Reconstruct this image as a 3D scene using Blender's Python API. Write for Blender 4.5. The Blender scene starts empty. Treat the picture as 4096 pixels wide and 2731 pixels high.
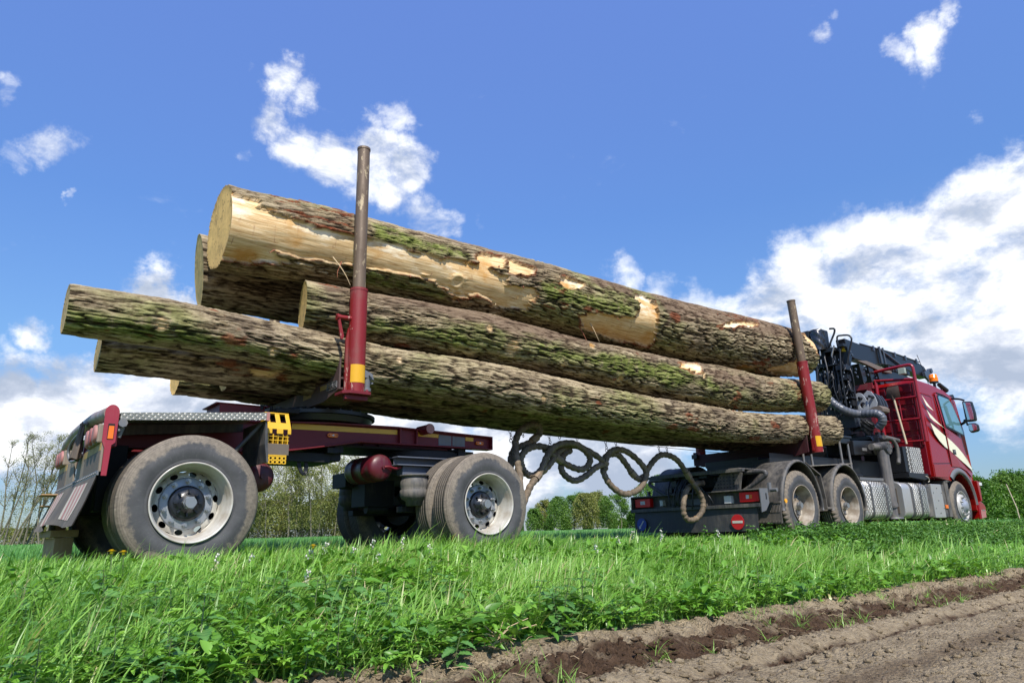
import bpy, math, random
import numpy as np
from mathutils import Vector, Matrix

# ------------------------------------------------------------------ camera, sky, sun, exposure
sc = bpy.context.scene
col = sc.collection
PITCH, ROLL, YAW = 0.26724168, -0.02580083, 0.89449469
CAM = Vector((0.0, -6.98757, 0.22808))
fw = Vector((math.cos(YAW)*math.cos(PITCH), math.sin(YAW)*math.cos(PITCH), math.sin(PITCH)))
r0 = Vector((math.sin(YAW), -math.cos(YAW), 0.0))
u0 = r0.cross(fw)
rt = math.cos(ROLL)*r0 + math.sin(ROLL)*u0
up = -math.sin(ROLL)*r0 + math.cos(ROLL)*u0
cd = bpy.data.cameras.new("camera")
cd.sensor_width = 36.0
cd.lens = 2766.392/4096*36
cd.clip_start = 0.05
cd.clip_end = 6000
cam = bpy.data.objects.new("camera", cd)
M3 = Matrix((rt, up, -fw)).transposed()
cam.matrix_world = Matrix.Translation(CAM) @ M3.to_4x4()
col.objects.link(cam)
sc.camera = cam
sc.view_settings.view_transform = 'Standard'
sc.view_settings.look = 'None'
sc.view_settings.gamma = 1
sc.view_settings.exposure = 0.36
try:
    sc.cycles.max_bounces = 6
    sc.cycles.diffuse_bounces = 2
    sc.cycles.glossy_bounces = 3
    sc.cycles.transmission_bounces = 4
    sc.cycles.transparent_max_bounces = 6
except Exception:
    pass

SUN = Vector((-0.42, -1.0, 1.30)).normalized()      # towards the sun
sun_el = math.asin(SUN.z)
sl = bpy.data.lights.new("sun", 'SUN')
sl.energy = 5.0
sl.angle = math.radians(0.53)
sl.color = (1.0, 0.94, 0.85)
so = bpy.data.objects.new("sun", sl)
so.rotation_euler = SUN.to_track_quat('Z', 'Y').to_euler()
col.objects.link(so)

world = bpy.data.worlds.new("World")
sc.world = world
world.use_nodes = True
NT = world.node_tree
for n in list(NT.nodes):
    NT.nodes.remove(n)


class G:
    """tiny helper for wiring node trees"""
    def __init__(s, nt):
        s.nt = nt
    def n(s, t, **kw):
        nd = s.nt.nodes.new(t)
        for k, v in kw.items():
            setattr(nd, k, v)
        return nd
    def put(s, sock, v):
        if v is None:
            return
        if hasattr(v, 'is_output') or hasattr(v, 'links'):
            s.nt.links.new(v, sock)
        else:
            if isinstance(v, (tuple, list)) and len(v) == 3 and sock.type == 'RGBA':
                v = (*v, 1)
            sock.default_value = v
    def math(s, op, a, b=None, c=None, clamp=False):
        nd = s.n('ShaderNodeMath', operation=op, use_clamp=clamp)
        s.put(nd.inputs[0], a); s.put(nd.inputs[1], b)
        if c is not None: s.put(nd.inputs[2], c)
        return nd.outputs[0]
    def vmath(s, op, a, b=None, scale=None):
        nd = s.n('ShaderNodeVectorMath', operation=op)
        s.put(nd.inputs[0], a); s.put(nd.inputs[1], b)
        if scale is not None: s.put(nd.inputs['Scale'], scale)
        return nd.outputs['Value'] if op in ('DOT_PRODUCT', 'LENGTH', 'DISTANCE') else nd.outputs[0]
    def noise(s, vec, scale, detail=4, rough=0.55, lac=2.0, dist=0.0, dims='3D', out='Fac'):
        nd = s.n('ShaderNodeTexNoise', noise_dimensions=dims)
        if vec is not None: s.put(nd.inputs['Vector'], vec)
        nd.inputs['Scale'].default_value = scale
        nd.inputs['Detail'].default_value = detail
        nd.inputs['Roughness'].default_value = rough
        nd.inputs['Lacunarity'].default_value = lac
        nd.inputs['Distortion'].default_value = dist
        return nd.outputs[out]
    def vor(s, vec, scale, feature='F1', out='Distance', rnd=1.0):
        nd = s.n('ShaderNodeTexVoronoi', feature=feature)
        if vec is not None: s.put(nd.inputs['Vector'], vec)
        nd.inputs['Scale'].default_value = scale
        nd.inputs['Randomness'].default_value = rnd
        return nd.outputs[out]
    def ramp(s, fac, stops, interp='LINEAR'):
        nd = s.n('ShaderNodeValToRGB')
        cr = nd.color_ramp
        cr.interpolation = interp
        while len(cr.elements) < len(stops):
            cr.elements.new(0.5)
        for e, (p, c) in zip(cr.elements, stops):
            e.position = p
            if isinstance(c, (int, float)): c = (c, c, c)
            e.color = (*c[:3], 1)
        s.put(nd.inputs[0], fac)
        return nd.outputs[0]
    def mix(s, fac, a, b, blend='MIX'):
        nd = s.n('ShaderNodeMix', data_type='RGBA', blend_type=blend)
        s.put(nd.inputs[0], fac); s.put(nd.inputs[6], a); s.put(nd.inputs[7], b)
        return nd.outputs[2]
    def smooth(s, v, lo, hi, a=0.0, b=1.0):
        nd = s.n('ShaderNodeMapRange', interpolation_type='SMOOTHSTEP')
        s.put(nd.inputs[0], v)
        nd.inputs[1].default_value = lo; nd.inputs[2].default_value = hi
        nd.inputs[3].default_value = a; nd.inputs[4].default_value = b
        return nd.outputs[0]
    def scale(s, vec, xyz):
        nd = s.n('ShaderNodeMapping')
        s.put(nd.inputs['Vector'], vec)
        nd.inputs['Scale'].default_value = xyz
        return nd.outputs[0]


CLOUDS = [
    ((-0.008, 0.868, 0.496), 0.027, 0.55),
    ((0.033, 0.892, 0.451), 0.043, 0.75),
    ((0.010, 0.899, 0.437), 0.030, 0.50),
    ((0.068, 0.913, 0.402), 0.013, 0.50),
    ((0.207, 0.800, 0.563), 0.014, 0.35),
    ((0.252, 0.791, 0.558), 0.039, 0.72),
    ((0.285, 0.786, 0.549), 0.034, 0.62),
    ((0.259, 0.818, 0.514), 0.043, 0.75),
    ((0.299, 0.813, 0.500), 0.052, 0.78),
    ((0.343, 0.800, 0.493), 0.059, 0.90),
    ((0.390, 0.777, 0.494), 0.060, 0.92),
    ((0.430, 0.764, 0.482), 0.054, 0.85),
    ((0.422, 0.785, 0.455), 0.061, 0.85),
    ((0.457, 0.773, 0.440), 0.049, 0.70),
    ((0.389, 0.800, 0.458), 0.054, 0.70),
    ((0.390, 0.748, 0.537), 0.033, 0.50),
    ((0.478, 0.772, 0.419), 0.056, 0.68),
    ((0.524, 0.741, 0.419), 0.022, 0.35),
    ((0.320, 0.842, 0.435), 0.030, 0.40),
    ((0.252, 0.841, 0.478), 0.023, 0.45),
    ((0.169, 0.936, 0.307), 0.047, 1.10),
    ((0.205, 0.931, 0.301), 0.034, 0.90),
    ((0.053, 0.966, 0.252), 0.036, 0.70),
    ((0.263, 0.919, 0.293), 0.029, 0.80),
    ((0.048, 0.984, 0.172), 0.077, 1.30),
    ((0.107, 0.976, 0.188), 0.085, 1.20),
    ((0.185, 0.968, 0.167), 0.111, 1.20),
    ((0.095, 0.985, 0.145), 0.095, 1.30),
    ((0.033, 0.991, 0.131), 0.076, 1.20),
    ((0.262, 0.953, 0.154), 0.115, 1.20),
    ((0.155, 0.966, 0.208), 0.055, 1.00),
    ((0.369, 0.920, 0.133), 0.132, 1.20),
    ((0.503, 0.856, 0.122), 0.160, 1.20),
    ((0.631, 0.769, 0.101), 0.161, 1.20),
    ((0.722, 0.687, 0.085), 0.141, 1.20),
    ((0.676, 0.725, 0.130), 0.112, 1.10),
    ((0.065, 0.994, 0.082), 0.061, 0.70),
    ((0.427, 0.901, 0.075), 0.072, 0.80),
    ((0.701, 0.712, 0.050), 0.061, 0.50),
    ((0.704, 0.622, 0.342), 0.050, 0.60),
    ((0.748, 0.582, 0.319), 0.061, 0.66),
    ((0.783, 0.544, 0.302), 0.061, 0.72),
    ((0.811, 0.508, 0.291), 0.054, 0.80),
    ((0.846, 0.429, 0.318), 0.087, 1.10),
    ((0.832, 0.468, 0.296), 0.082, 1.00),
    ((0.869, 0.375, 0.324), 0.112, 0.95),
    ((0.866, 0.416, 0.276), 0.114, 0.92),
    ((0.881, 0.323, 0.345), 0.082, 0.95),
    ((0.900, 0.288, 0.326), 0.117, 1.00),
    ((0.905, 0.237, 0.353), 0.093, 1.10),
    ((0.908, 0.196, 0.370), 0.085, 1.15),
    ((0.923, 0.283, 0.261), 0.137, 0.98),
    ((0.899, 0.349, 0.264), 0.127, 0.95),
    ((0.933, 0.228, 0.280), 0.132, 1.05),
    ((0.940, 0.277, 0.197), 0.104, 1.10),
    ((0.917, 0.340, 0.207), 0.098, 1.10),
    ((0.949, 0.243, 0.201), 0.092, 1.00),
    ((0.947, 0.291, 0.136), 0.062, 0.70),
    ((0.953, 0.285, 0.104), 0.046, 0.50),
    ((0.930, 0.186, 0.318), 0.124, 1.15),
    ((0.810, 0.555, 0.190), 0.072, 0.70),
    ((0.798, 0.254, 0.546), 0.031, 0.60),
    ((0.808, 0.219, 0.546), 0.038, 0.75),
    ((0.810, 0.189, 0.556), 0.029, 0.68),
    ((0.746, 0.335, 0.576), 0.022, 0.42),
    ((0.741, 0.310, 0.595), 0.018, 0.35),
    ((0.866, 0.206, 0.456), 0.018, 0.40),
    ((0.266, 0.717, 0.645), 0.008, 0.30),
]



g = G(NT)
tc = g.n('ShaderNodeTexCoord').outputs['Generated']
sky = g.n('ShaderNodeTexSky', sky_type='NISHITA', sun_disc=False)
sky.sun_elevation = sun_el
sky.sun_rotation = math.atan2(SUN.x, SUN.y)
sky.altitude = 50
sky.air_density = 1.0
sky.dust_density = 0.35
sky.ozone_density = 3.0
sepz = g.n('ShaderNodeSeparateXYZ'); g.put(sepz.inputs[0], tc)
tint = g.ramp(sepz.outputs[2], [(0.0, (0.38, 0.44, 0.55)), (0.10, (0.50, 0.62, 0.80)), (0.24, (0.70, 0.88, 1.04)), (0.42, (0.80, 1.02, 1.36)), (0.66, (1.24, 1.34, 1.84))])
bluer = g.mix(1.0, sky.outputs[0], g.vmath('SCALE', tint, scale=1.5), 'MULTIPLY')
nz = g.noise(tc, 4.5, 7, 0.66, out='Color')
warp = g.vmath('SCALE', g.vmath('SUBTRACT', nz, (0.5, 0.5, 0.5)), scale=0.17)
wd = g.vmath('NORMALIZE', g.vmath('ADD', tc, warp))
dens = None
for (c, rad, amp) in CLOUDS:                 # each cloud: direction, angular radius, weight
    d = g.vmath('DISTANCE', wd, c)
    m = g.smooth(d, rad*0.10, rad*1.12, amp, 0.0)
    dens = m if dens is None else g.math('MAXIMUM', dens, m)


def cloud_noise(v):
    return g.noise(g.scale(v, (1.0, 1.0, 1.7)), 7.0, 10, 0.62, dist=0.25)


fine = cloud_noise(tc)
lit_side = cloud_noise(g.vmath('ADD', tc, (-0.010, -0.020, 0.034)))
t = g.math('ADD', dens, g.math('MULTIPLY', g.math('SUBTRACT', fine, 0.5), 2.1))
mask = g.smooth(t, 0.27, 1.0)
relief = g.math('MULTIPLY', g.math('SUBTRACT', fine, lit_side), 4.0)
thick = g.smooth(t, 0.75, 1.75)
lowf = g.smooth(sepz.outputs[2], 0.04, 0.34, 1.0, 0.0)
bank = g.smooth(g.noise(g.scale(tc, (1.0, 1.0, 2.6)), 4.0, 7, 0.6), 0.38, 0.64)
light = g.math('ADD', g.math('SUBTRACT', g.math('SUBTRACT', g.math('ADD', 0.88, relief), g.math('MULTIPLY', lowf, 0.07)), g.math('MULTIPLY', thick, g.math('ADD', 0.40, g.math('MULTIPLY', lowf, 0.30)))), g.math('MULTIPLY', g.math('SUBTRACT', bank, 0.65), g.math('ADD', 0.25, g.math('MULTIPLY', lowf, 0.50))))
cc = g.ramp(light, [(0.0, (4.6, 5.4, 6.9)), (0.35, (5.8, 6.5, 7.9)), (0.62, (7.9, 8.4, 9.5)), (0.88, (10.2, 10.5, 11.0)), (1.0, (11.6, 11.8, 12.0))])
skyc = g.mix(mask, bluer, cc)
bg = g.n('ShaderNodeBackground')
g.put(bg.inputs[0], skyc)
bg.inputs[1].default_value = 0.081
wo = g.n('ShaderNodeOutputWorld')
NT.links.new(bg.outputs[0], wo.inputs[0])
world.cycles.sampling_method = 'MANUAL'
world.cycles.sample_map_resolution = 1024

# ------------------------------------------------------------------ objects, tags
R = math.radians
rng = np.random.default_rng(7)
random.seed(11)


def tag(o, label=None, cat=None, group=None, kind=None):
    if label: o['label'] = label
    if cat: o['category'] = cat
    if group: o['group'] = group
    if kind: o['kind'] = kind
    return o


def empty(name, loc, parent=None):
    o = bpy.data.objects.new(name, None)
    o.empty_display_size = 0.2
    col.objects.link(o)
    o.location = loc
    if parent is not None:
        o.parent = parent
        pl = world_loc(parent)
        o.location = Vector(loc) - pl
    return o


def world_loc(o):
    v = Vector(o.location)
    while o.parent is not None:
        o = o.parent
        v += Vector(o.location)
    return v


def np_mesh(name, verts, faces, mat=None, parent=None, smooth=True, attrs=None):
    """verts (N,3), faces (M,4) or (M,3) int arrays in world space -> one mesh object"""
    me = bpy.data.meshes.new(name)
    verts = np.asarray(verts, dtype=np.float32)
    off = np.zeros(3, dtype=np.float32)
    if parent is not None:
        off = np.array(world_loc(parent), dtype=np.float32)
    me.vertices.add(len(verts))
    me.vertices.foreach_set("co", (verts-off).ravel())
    faces = np.asarray(faces, dtype=np.int32)
    k = faces.shape[1]
    me.loops.add(faces.size)
    me.loops.foreach_set("vertex_index", faces.ravel())
    me.polygons.add(len(faces))
    me.polygons.foreach_set("loop_start", np.arange(0, faces.size, k, dtype=np.int32))
    if smooth:
        me.polygons.foreach_set("use_smooth", np.ones(len(faces), dtype=bool))
    if attrs:
        for an, (ty, data) in attrs.items():
            a = me.attributes.new(an, ty, 'POINT')
            a.data.foreach_set('color' if ty == 'FLOAT_COLOR' else 'value', np.asarray(data, dtype=np.float32).ravel())
    me.update(calc_edges=True)
    me.validate()
    if mat is not None: me.materials.append(mat)
    o = bpy.data.objects.new(name, me)
    col.objects.link(o)
    if parent is not None: o.parent = parent
    return o


def rot_to(d):
    """rotation matrix whose Z column is d"""
    d = Vector(d).normalized()
    return d.to_track_quat('Z', 'Y').to_matrix()


class MB:
    """collects shapes (world coordinates) and builds ONE mesh object"""
    def __init__(s):
        s.v = []; s.f = []; s.sm = []
    def add(s, vs, fs, smooth=False):
        b = len(s.v)
        s.v += [tuple(map(float, v)) for v in vs]
        s.f += [tuple(b+i for i in f) for f in fs]
        s.sm += [smooth]*len(fs)
        return s
    def box(s, x0, x1, y0, y1, z0, z1):
        vs = [(x, y, z) for z in (z0, z1) for y in (y0, y1) for x in (x0, x1)]
        return s.add(vs, [(0, 2, 3, 1), (4, 5, 7, 6), (0, 1, 5, 4), (2, 6, 7, 3), (0, 4, 6, 2), (1, 3, 7, 5)])
    def obox(s, c, size, rot):
        """oriented box; rot 3x3 Matrix"""
        c = Vector(c); vs = []
        for z in (-.5, .5):
            for y in (-.5, .5):
                for x in (-.5, .5):
                    vs.append(c + rot @ Vector((x*size[0], y*size[1], z*size[2])))
        return s.add(vs, [(0, 2, 3, 1), (4, 5, 7, 6), (0, 1, 5, 4), (2, 6, 7, 3), (0, 4, 6, 2), (1, 3, 7, 5)])
    def prism(s, pts, y0, y1, axis='y'):
        """polygon (2d) extruded along an axis. axis y: pts (x,z); x: pts (y,z); z: pts (x,y)"""
        n = len(pts)
        ar = sum(pts[i][0]*pts[(i+1) % n][1]-pts[(i+1) % n][0]*pts[i][1] for i in range(n))
        if ar < 0: pts = pts[::-1]
        def P(p, t):
            if axis == 'y': return (p[0], t, p[1])
            if axis == 'x': return (t, p[0], p[1])
            return (p[0], p[1], t)
        vs = [P(p, y0) for p in pts]+[P(p, y1) for p in pts]
        fl = (axis == 'y')
        a, b = (tuple(range(n)), tuple(range(2*n-1, n-1, -1)))
        if not fl: a, b = a[::-1], b[::-1]
        fs = [a, b]
        for i in range(n):
            j = (i+1) % n
            q = (i, n+i, n+j, j)
            fs.append(q if fl else q[::-1])
        return s.add(vs, fs)
    def cyl(s, p0, p1, r0, r1=None, n=24, cap=True, smooth=True):
        r1 = r0 if r1 is None else r1
        p0 = Vector(p0); p1 = Vector(p1)
        m = rot_to(p1-p0)
        vs = []
        for p, r in ((p0, r0), (p1, r1)):
            for i in range(n):
                a = 2*math.pi*i/n
                vs.append(p+m @ Vector((r*math.cos(a), r*math.sin(a), 0)))
        fs = [(i, (i+1) % n, n+(i+1) % n, n+i) for i in range(n)]
        s.add(vs, fs, smooth)
        if cap:
            s.add(vs[:n], [tuple(range(n))[::-1]])
            s.add(vs[n:], [tuple(range(n))])
        return s
    def tube(s, pts, r, n=10, closed=False, cap=True, wob=0.0, rr=None):
        pts = [Vector(p) for p in pts]
        N = len(pts)
        vs = []; prev = None
        for i, p in enumerate(pts):
            a = pts[(i-1) % N] if (i > 0 or closed) else p
            b = pts[(i+1) % N] if (i < N-1 or closed) else p
            d = (b-a)
            if d.length < 1e-9: d = Vector((0, 0, 1))
            d.normalize()
            if prev is None:
                ref = Vector((0, 0, 1)) if abs(d.z) < 0.9 else Vector((1, 0, 0))
                e = d.cross(ref).normalized()
            else:
                e = (prev-d*prev.dot(d))
                e = e.normalized() if e.length > 1e-6 else d.orthogonal().normalized()
            prev = e
            h = d.cross(e)
            ri = (rr[i] if rr is not None else r)*(1+wob*random.uniform(-1, 1))
            for k in range(n):
                t_ = 2*math.pi*k/n
                vs.append(p+(e*math.cos(t_)+h*math.sin(t_))*ri)
        fs = []
        for i in range(N if closed else N-1):
            j = (i+1) % N
            for k in range(n):
                l = (k+1) % n
                fs.append((i*n+k, i*n+l, j*n+l, j*n+k))
        s.add(vs, fs, True)
        if cap and not closed:
            s.add(vs[:n], [tuple(range(n))[::-1]]); s.add(vs[-n:], [tuple(range(n))])
        return s
    def lathe(s, prof, c, n=64, axis='y', sgn=-1, smooth=True, closed=False):
        """prof: (radius, depth) pairs; depth runs along sgn*axis from c"""
        vs = []
        for (r, d) in prof:
            for k in range(n):
                a = 2*math.pi*k/n
                if axis == 'y': vs.append((c[0]+r*math.cos(a), c[1]+sgn*d, c[2]+r*math.sin(a)))
                elif axis == 'z': vs.append((c[0]+r*math.cos(a), c[1]+r*math.sin(a), c[2]+sgn*d))
                else: vs.append((c[0]+sgn*d, c[1]+r*math.cos(a), c[2]+r*math.sin(a)))
        fs = []
        P = len(prof)
        for i in range(P if closed else P-1):
            j = (i+1) % P
            for k in range(n):
                l = (k+1) % n
                q = (i*n+k, j*n+k, j*n+l, i*n+l)
                fs.append(q)
        return s.add(vs, fs, smooth)
    def sphere(s, c, r, n=16, m=10, sq=(1, 1, 1)):
        vs = []; fs = []
        for i in range(m+1):
            ph = math.pi*i/m
            for k in range(n):
                a = 2*math.pi*k/n
                vs.append((c[0]+r*sq[0]*math.sin(ph)*math.cos(a), c[1]+r*sq[1]*math.sin(ph)*math.sin(a), c[2]+r*sq[2]*math.cos(ph)))
        for i in range(m):
            for k in range(n):
                l = (k+1) % n
                fs.append((i*n+k, (i+1)*n+k, (i+1)*n+l, i*n+l))
        return s.add(vs, fs, True)
    def build(s, name, mat, parent=None, bevel=0.0, seg=2, auto=None):
        me = bpy.data.meshes.new(name)
        off = world_loc(parent) if parent is not None else Vector((0, 0, 0))
        me.from_pydata([(v[0]-off.x, v[1]-off.y, v[2]-off.z) for v in s.v], [], s.f)
        me.polygons.foreach_set("use_smooth", s.sm)
        me.validate()
        me.update()
        if mat is not None: me.materials.append(mat)
        o = bpy.data.objects.new(name, me)
        col.objects.link(o)
        if parent is not None: o.parent = parent
        if bevel > 0:
            b = o.modifiers.new("bevel", 'BEVEL')
            b.width = bevel; b.segments = seg; b.limit_method = 'ANGLE'; b.angle_limit = R(40)
            b.harden_normals = False
        return o


def catmull(pts, n=8, closed=False):
    pts = [Vector(p) for p in pts]; N = len(pts); out = []
    rngi = range(N if closed else N-1)
    for i in rngi:
        p0 = pts[(i-1) % N] if (i > 0 or closed) else pts[0]
        p1 = pts[i]; p2 = pts[(i+1) % N]
        p3 = pts[(i+2) % N] if (i < N-2 or closed) else pts[-1]
        for k in range(n):
            t_ = k/n
            out.append(0.5*((2*p1)+(-p0+p2)*t_+(2*p0-5*p1+4*p2-p3)*t_*t_+(-p0+3*p1-3*p2+p3)*t_**3))
    if not closed: out.append(pts[-1])
    return out


def children_map():
    cm = {}
    for o in bpy.data.objects:
        if o.parent is not None: cm.setdefault(o.parent, []).append(o)
    return cm


def copy_tree(o, parent=None, cm=None):
    cm = children_map() if cm is None else cm
    c = o.copy(); col.objects.link(c)
    c.parent = parent
    for ch in cm.get(o, []): copy_tree(ch, c, cm)
    return c


# ------------------------------------------------------------------ materials
def new_mat(name):
    m = bpy.data.materials.new(name)
    m.use_nodes = True
    nt = m.node_tree
    for n in list(nt.nodes): nt.nodes.remove(n)
    g = G(nt)
    out = g.n('ShaderNodeOutputMaterial')
    b = g.n('ShaderNodeBsdfPrincipled')
    nt.links.new(b.outputs[0], out.inputs[0])
    return m, g, b, out


def bump(g, b, h, strength=0.3, dist=0.01):
    n = g.n('ShaderNodeBump')
    n.inputs['Strength'].default_value = strength
    n.inputs['Distance'].default_value = dist
    g.put(n.inputs['Height'], h)
    g.put(b.inputs['Normal'], n.outputs[0])
    return n.outputs[0]


def paint(name, base, rough=0.4, metal=0.0, dirt=(0.16, 0.13, 0.095), amt=0.35, scale=3.0, var=0.25,
          bmp=0.15, coat=0.0, chips=None, chip_lo=0.66, spec=0.5, streak=True):
    m, g, b, _ = new_mat(name)
    oc = g.n('ShaderNodeTexCoord').outputs['Object']
    n1 = g.noise(oc, scale, 6, 0.6)
    n2 = g.noise(g.scale(oc, (9, 9, 1.2)) if streak else oc, scale*0.9, 5, 0.6)
    c = g.mix(g.math('MULTIPLY', n1, var), base, tuple(v*0.45 for v in base))
    if chips:
        ch = g.noise(g.scale(oc, (1.5, 1.5, 0.6)), 9.0, 7, 0.68)
        cm_ = g.smooth(ch, chip_lo, chip_lo+0.03)
        c = g.mix(cm_, c, chips)
    dm = g.smooth(g.math('ADD', g.math('MULTIPLY', n1, 0.6), g.math('MULTIPLY', n2, 0.4)), 0.62-amt*0.55, 0.78-amt*0.25)
    dm = g.math('MULTIPLY', dm, min(1.0, 0.35+amt))
    c = g.mix(dm, c, dirt)
    g.put(b.inputs['Base Color'], c)
    fn = g.noise(oc, scale*14, 4, 0.6)
    rr = g.math('ADD', g.math('MULTIPLY', dm, 0.45), g.math('ADD', rough-0.06, g.math('MULTIPLY', fn, 0.12)), clamp=True)
    g.put(b.inputs['Roughness'], rr)
    if metal:
        g.put(b.inputs['Metallic'], g.math('MULTIPLY', g.math('SUBTRACT', 1.0, dm), metal))
    b.inputs['Coat Weight'].default_value = coat
    b.inputs['Coat Roughness'].default_value = 0.12
    b.inputs['Specular IOR Level'].default_value = spec
    if bmp: bump(g, b, g.math('ADD', fn, g.math('MULTIPLY', n1, 2.0)), bmp, 0.004)
    return m


def plain(name, base, rough=0.5, metal=0.0, emit=None, trans=0.0):
    m, g, b, _ = new_mat(name)
    oc = g.n('ShaderNodeTexCoord').outputs['Object']
    n1 = g.noise(oc, 18, 4)
    g.put(b.inputs['Base Color'], g.mix(g.math('MULTIPLY', n1, 0.3), base, tuple(v*0.6 for v in base)))
    b.inputs['Roughness'].default_value = rough
    b.inputs['Metallic'].default_value = metal
    return m


MAT = {}
MAT['maroon'] = paint('maroon_paint', (0.150, 0.012, 0.018), 0.48, amt=0.12, scale=2.2, var=0.5, dirt=(0.085, 0.05, 0.045), bmp=0.08, chips=(0.22, 0.10, 0.10), chip_lo=0.70, spec=0.35)
MAT['stake_red'] = paint('stake_red_paint', (0.215, 0.007, 0.007), 0.5, amt=0.26, scale=3.5, var=0.5, dirt=(0.16, 0.07, 0.06), chips=(0.40, 0.24, 0.19), chip_lo=0.59, bmp=0.12)
MAT['plate_red'] = paint('side_plate_red', (0.28, 0.018, 0.035), 0.5, amt=0.18, scale=5, dirt=(0.25, 0.12, 0.1), chips=(0.5, 0.4, 0.36), chip_lo=0.68)
MAT['cab_red'] = paint('cab_red_paint', (0.23, 0.004, 0.003), 0.26, amt=0.0, scale=1.0, var=0.15, bmp=0.0, coat=0.35, spec=0.35, dirt=(0.12, 0.02, 0.02))
MAT['steel'] = paint('worn_steel_pipe', (0.15, 0.105, 0.065), 0.5, metal=0.2, amt=0.35, scale=4, dirt=(0.085, 0.055, 0.035), chips=(0.40, 0.32, 0.19), chip_lo=0.57, bmp=0.2)
MAT['black'] = paint('black_paint', (0.009, 0.010, 0.012), 0.42, amt=0.10, scale=5, dirt=(0.075, 0.07, 0.062), bmp=0.1)
MAT['dark'] = paint('dark_chassis', (0.010, 0.010, 0.011), 0.6, spec=0.3, amt=0.18, scale=4, dirt=(0.075, 0.066, 0.055), bmp=0.15)
MAT['crane'] = paint('crane_black', (0.010, 0.010, 0.011), 0.34, amt=0.06, scale=5, dirt=(0.05, 0.047, 0.044), bmp=0.1, spec=0.5)
MAT['plastic'] = paint('grey_mudguard', (0.040, 0.041, 0.043), 0.5, amt=0.45, scale=3.5, dirt=(0.18, 0.16, 0.13), bmp=0.15)
MAT['greymetal'] = paint('grey_metal', (0.16, 0.165, 0.17), 0.45, metal=0.3, amt=0.35, scale=5, dirt=(0.17, 0.15, 0.125))
MAT['alu'] = paint('plain_aluminium', (0.50, 0.49, 0.46), 0.38, metal=0.6, amt=0.22, scale=4, dirt=(0.27, 0.24, 0.20), bmp=0.1)
MAT['rim'] = paint('painted_rim', (0.52, 0.50, 0.44), 0.38, metal=0.15, amt=0.40, scale=7, dirt=(0.24, 0.20, 0.145), streak=False, bmp=0.1)
MAT['rim_dirty'] = paint('muddy_rim', (0.42, 0.38, 0.31), 0.45, metal=0.1, amt=0.62, scale=8, dirt=(0.19, 0.15, 0.105), streak=False, bmp=0.2)
MAT['disc'] = paint('wheel_disc_grey', (0.30, 0.325, 0.36), 0.38, metal=0.3, amt=0.22, scale=8, dirt=(0.22, 0.20, 0.165), streak=False)
MAT['nut'] = paint('wheel_nut_steel', (0.35, 0.36, 0.36), 0.3, metal=0.7, amt=0.2, scale=12, dirt=(0.17, 0.16, 0.14), streak=False)
MAT['hubblack'] = paint('hub_black', (0.010, 0.012, 0.017), 0.3, amt=0.1, scale=9, dirt=(0.06, 0.055, 0.05), streak=False)
MAT['yellow'] = paint('chock_yellow', (0.62, 0.36, 0.012), 0.42, amt=0.14, scale=9, dirt=(0.20, 0.12, 0.03))
MAT['reflect_y'] = paint('yellow_reflective_tape', (0.66, 0.35, 0.010), 0.35, amt=0.14, scale=6, dirt=(0.35, 0.20, 0.03), bmp=0.05)
MAT['orange'] = plain('orange_lens', (0.75, 0.16, 0.01), 0.2)
MAT['redlens'] = plain('red_lens', (0.80, 0.004, 0.004), 0.35)
MAT['redlens_dusty'] = paint('dusty_red_lens', (0.33, 0.04, 0.045), 0.5, amt=0.45, scale=8, dirt=(0.24, 0.18, 0.15))
MAT['whitelens'] = plain('white_lens', (0.6, 0.62, 0.6), 0.15)
MAT['cream'] = paint('cream_paint', (0.78, 0.74, 0.50), 0.25, amt=0.0, scale=2, var=0.1, bmp=0.0, coat=0.5)
MAT['yellow_sign'] = plain('yellow_sign', (0.8, 0.55, 0.02), 0.5)
MAT['white_paint'] = paint('white_paint', (0.62, 0.60, 0.52), 0.5, amt=0.12, scale=8, dirt=(0.3, 0.27, 0.22))
MAT['sign_red'] = paint('sign_red', (0.55, 0.015, 0.018), 0.4, amt=0.1, scale=8, dirt=(0.3, 0.1, 0.09))
MAT['sign_blue'] = paint('sign_blue', (0.012, 0.05, 0.30), 0.4, amt=0.08, scale=8, dirt=(0.08, 0.1, 0.2))
MAT['flap'] = paint('rubber_flap', (0.080, 0.070, 0.058), 0.8, amt=0.4, scale=3.5, dirt=(0.16, 0.14, 0.115))
MAT['board'] = paint('dusty_grey_board', (0.21, 0.175, 0.135), 0.8, amt=0.3, scale=5, dirt=(0.30, 0.25, 0.185))
MAT['board_dark'] = paint('dusty_dark_panel', (0.12, 0.095, 0.072), 0.7, amt=0.25, scale=5, dirt=(0.16, 0.14, 0.115))
MAT['pinkish'] = paint('faded_red_stripe', (0.36, 0.15, 0.13), 0.6, amt=0.3, scale=7, dirt=(0.30, 0.24, 0.19))
MAT['offwhite'] = paint('faded_white_stripe', (0.50, 0.45, 0.36), 0.6, amt=0.3, scale=7, dirt=(0.30, 0.25, 0.19))
MAT['ochre'] = paint('dusty_ochre_tape', (0.33, 0.22, 0.055), 0.6, amt=0.3, scale=7, dirt=(0.25, 0.2, 0.13))
MAT['canvas'] = paint('brown_canvas', (0.11, 0.085, 0.065), 0.9, amt=0.3, scale=12, dirt=(0.19, 0.155, 0.12), bmp=0.5)
MAT['hose'] = None
MAT['woodpole'] = paint('shovel_wood', (0.48, 0.39, 0.26), 0.6, amt=0.25, scale=8, dirt=(0.25, 0.2, 0.14))
MAT['rust'] = paint('rusty_blade', (0.030, 0.018, 0.013), 0.75, amt=0.4, scale=8, dirt=(0.09, 0.055, 0.04))
MAT['orange_yellow'] = plain('amber_lens', (0.85, 0.38, 0.02), 0.3)
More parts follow.
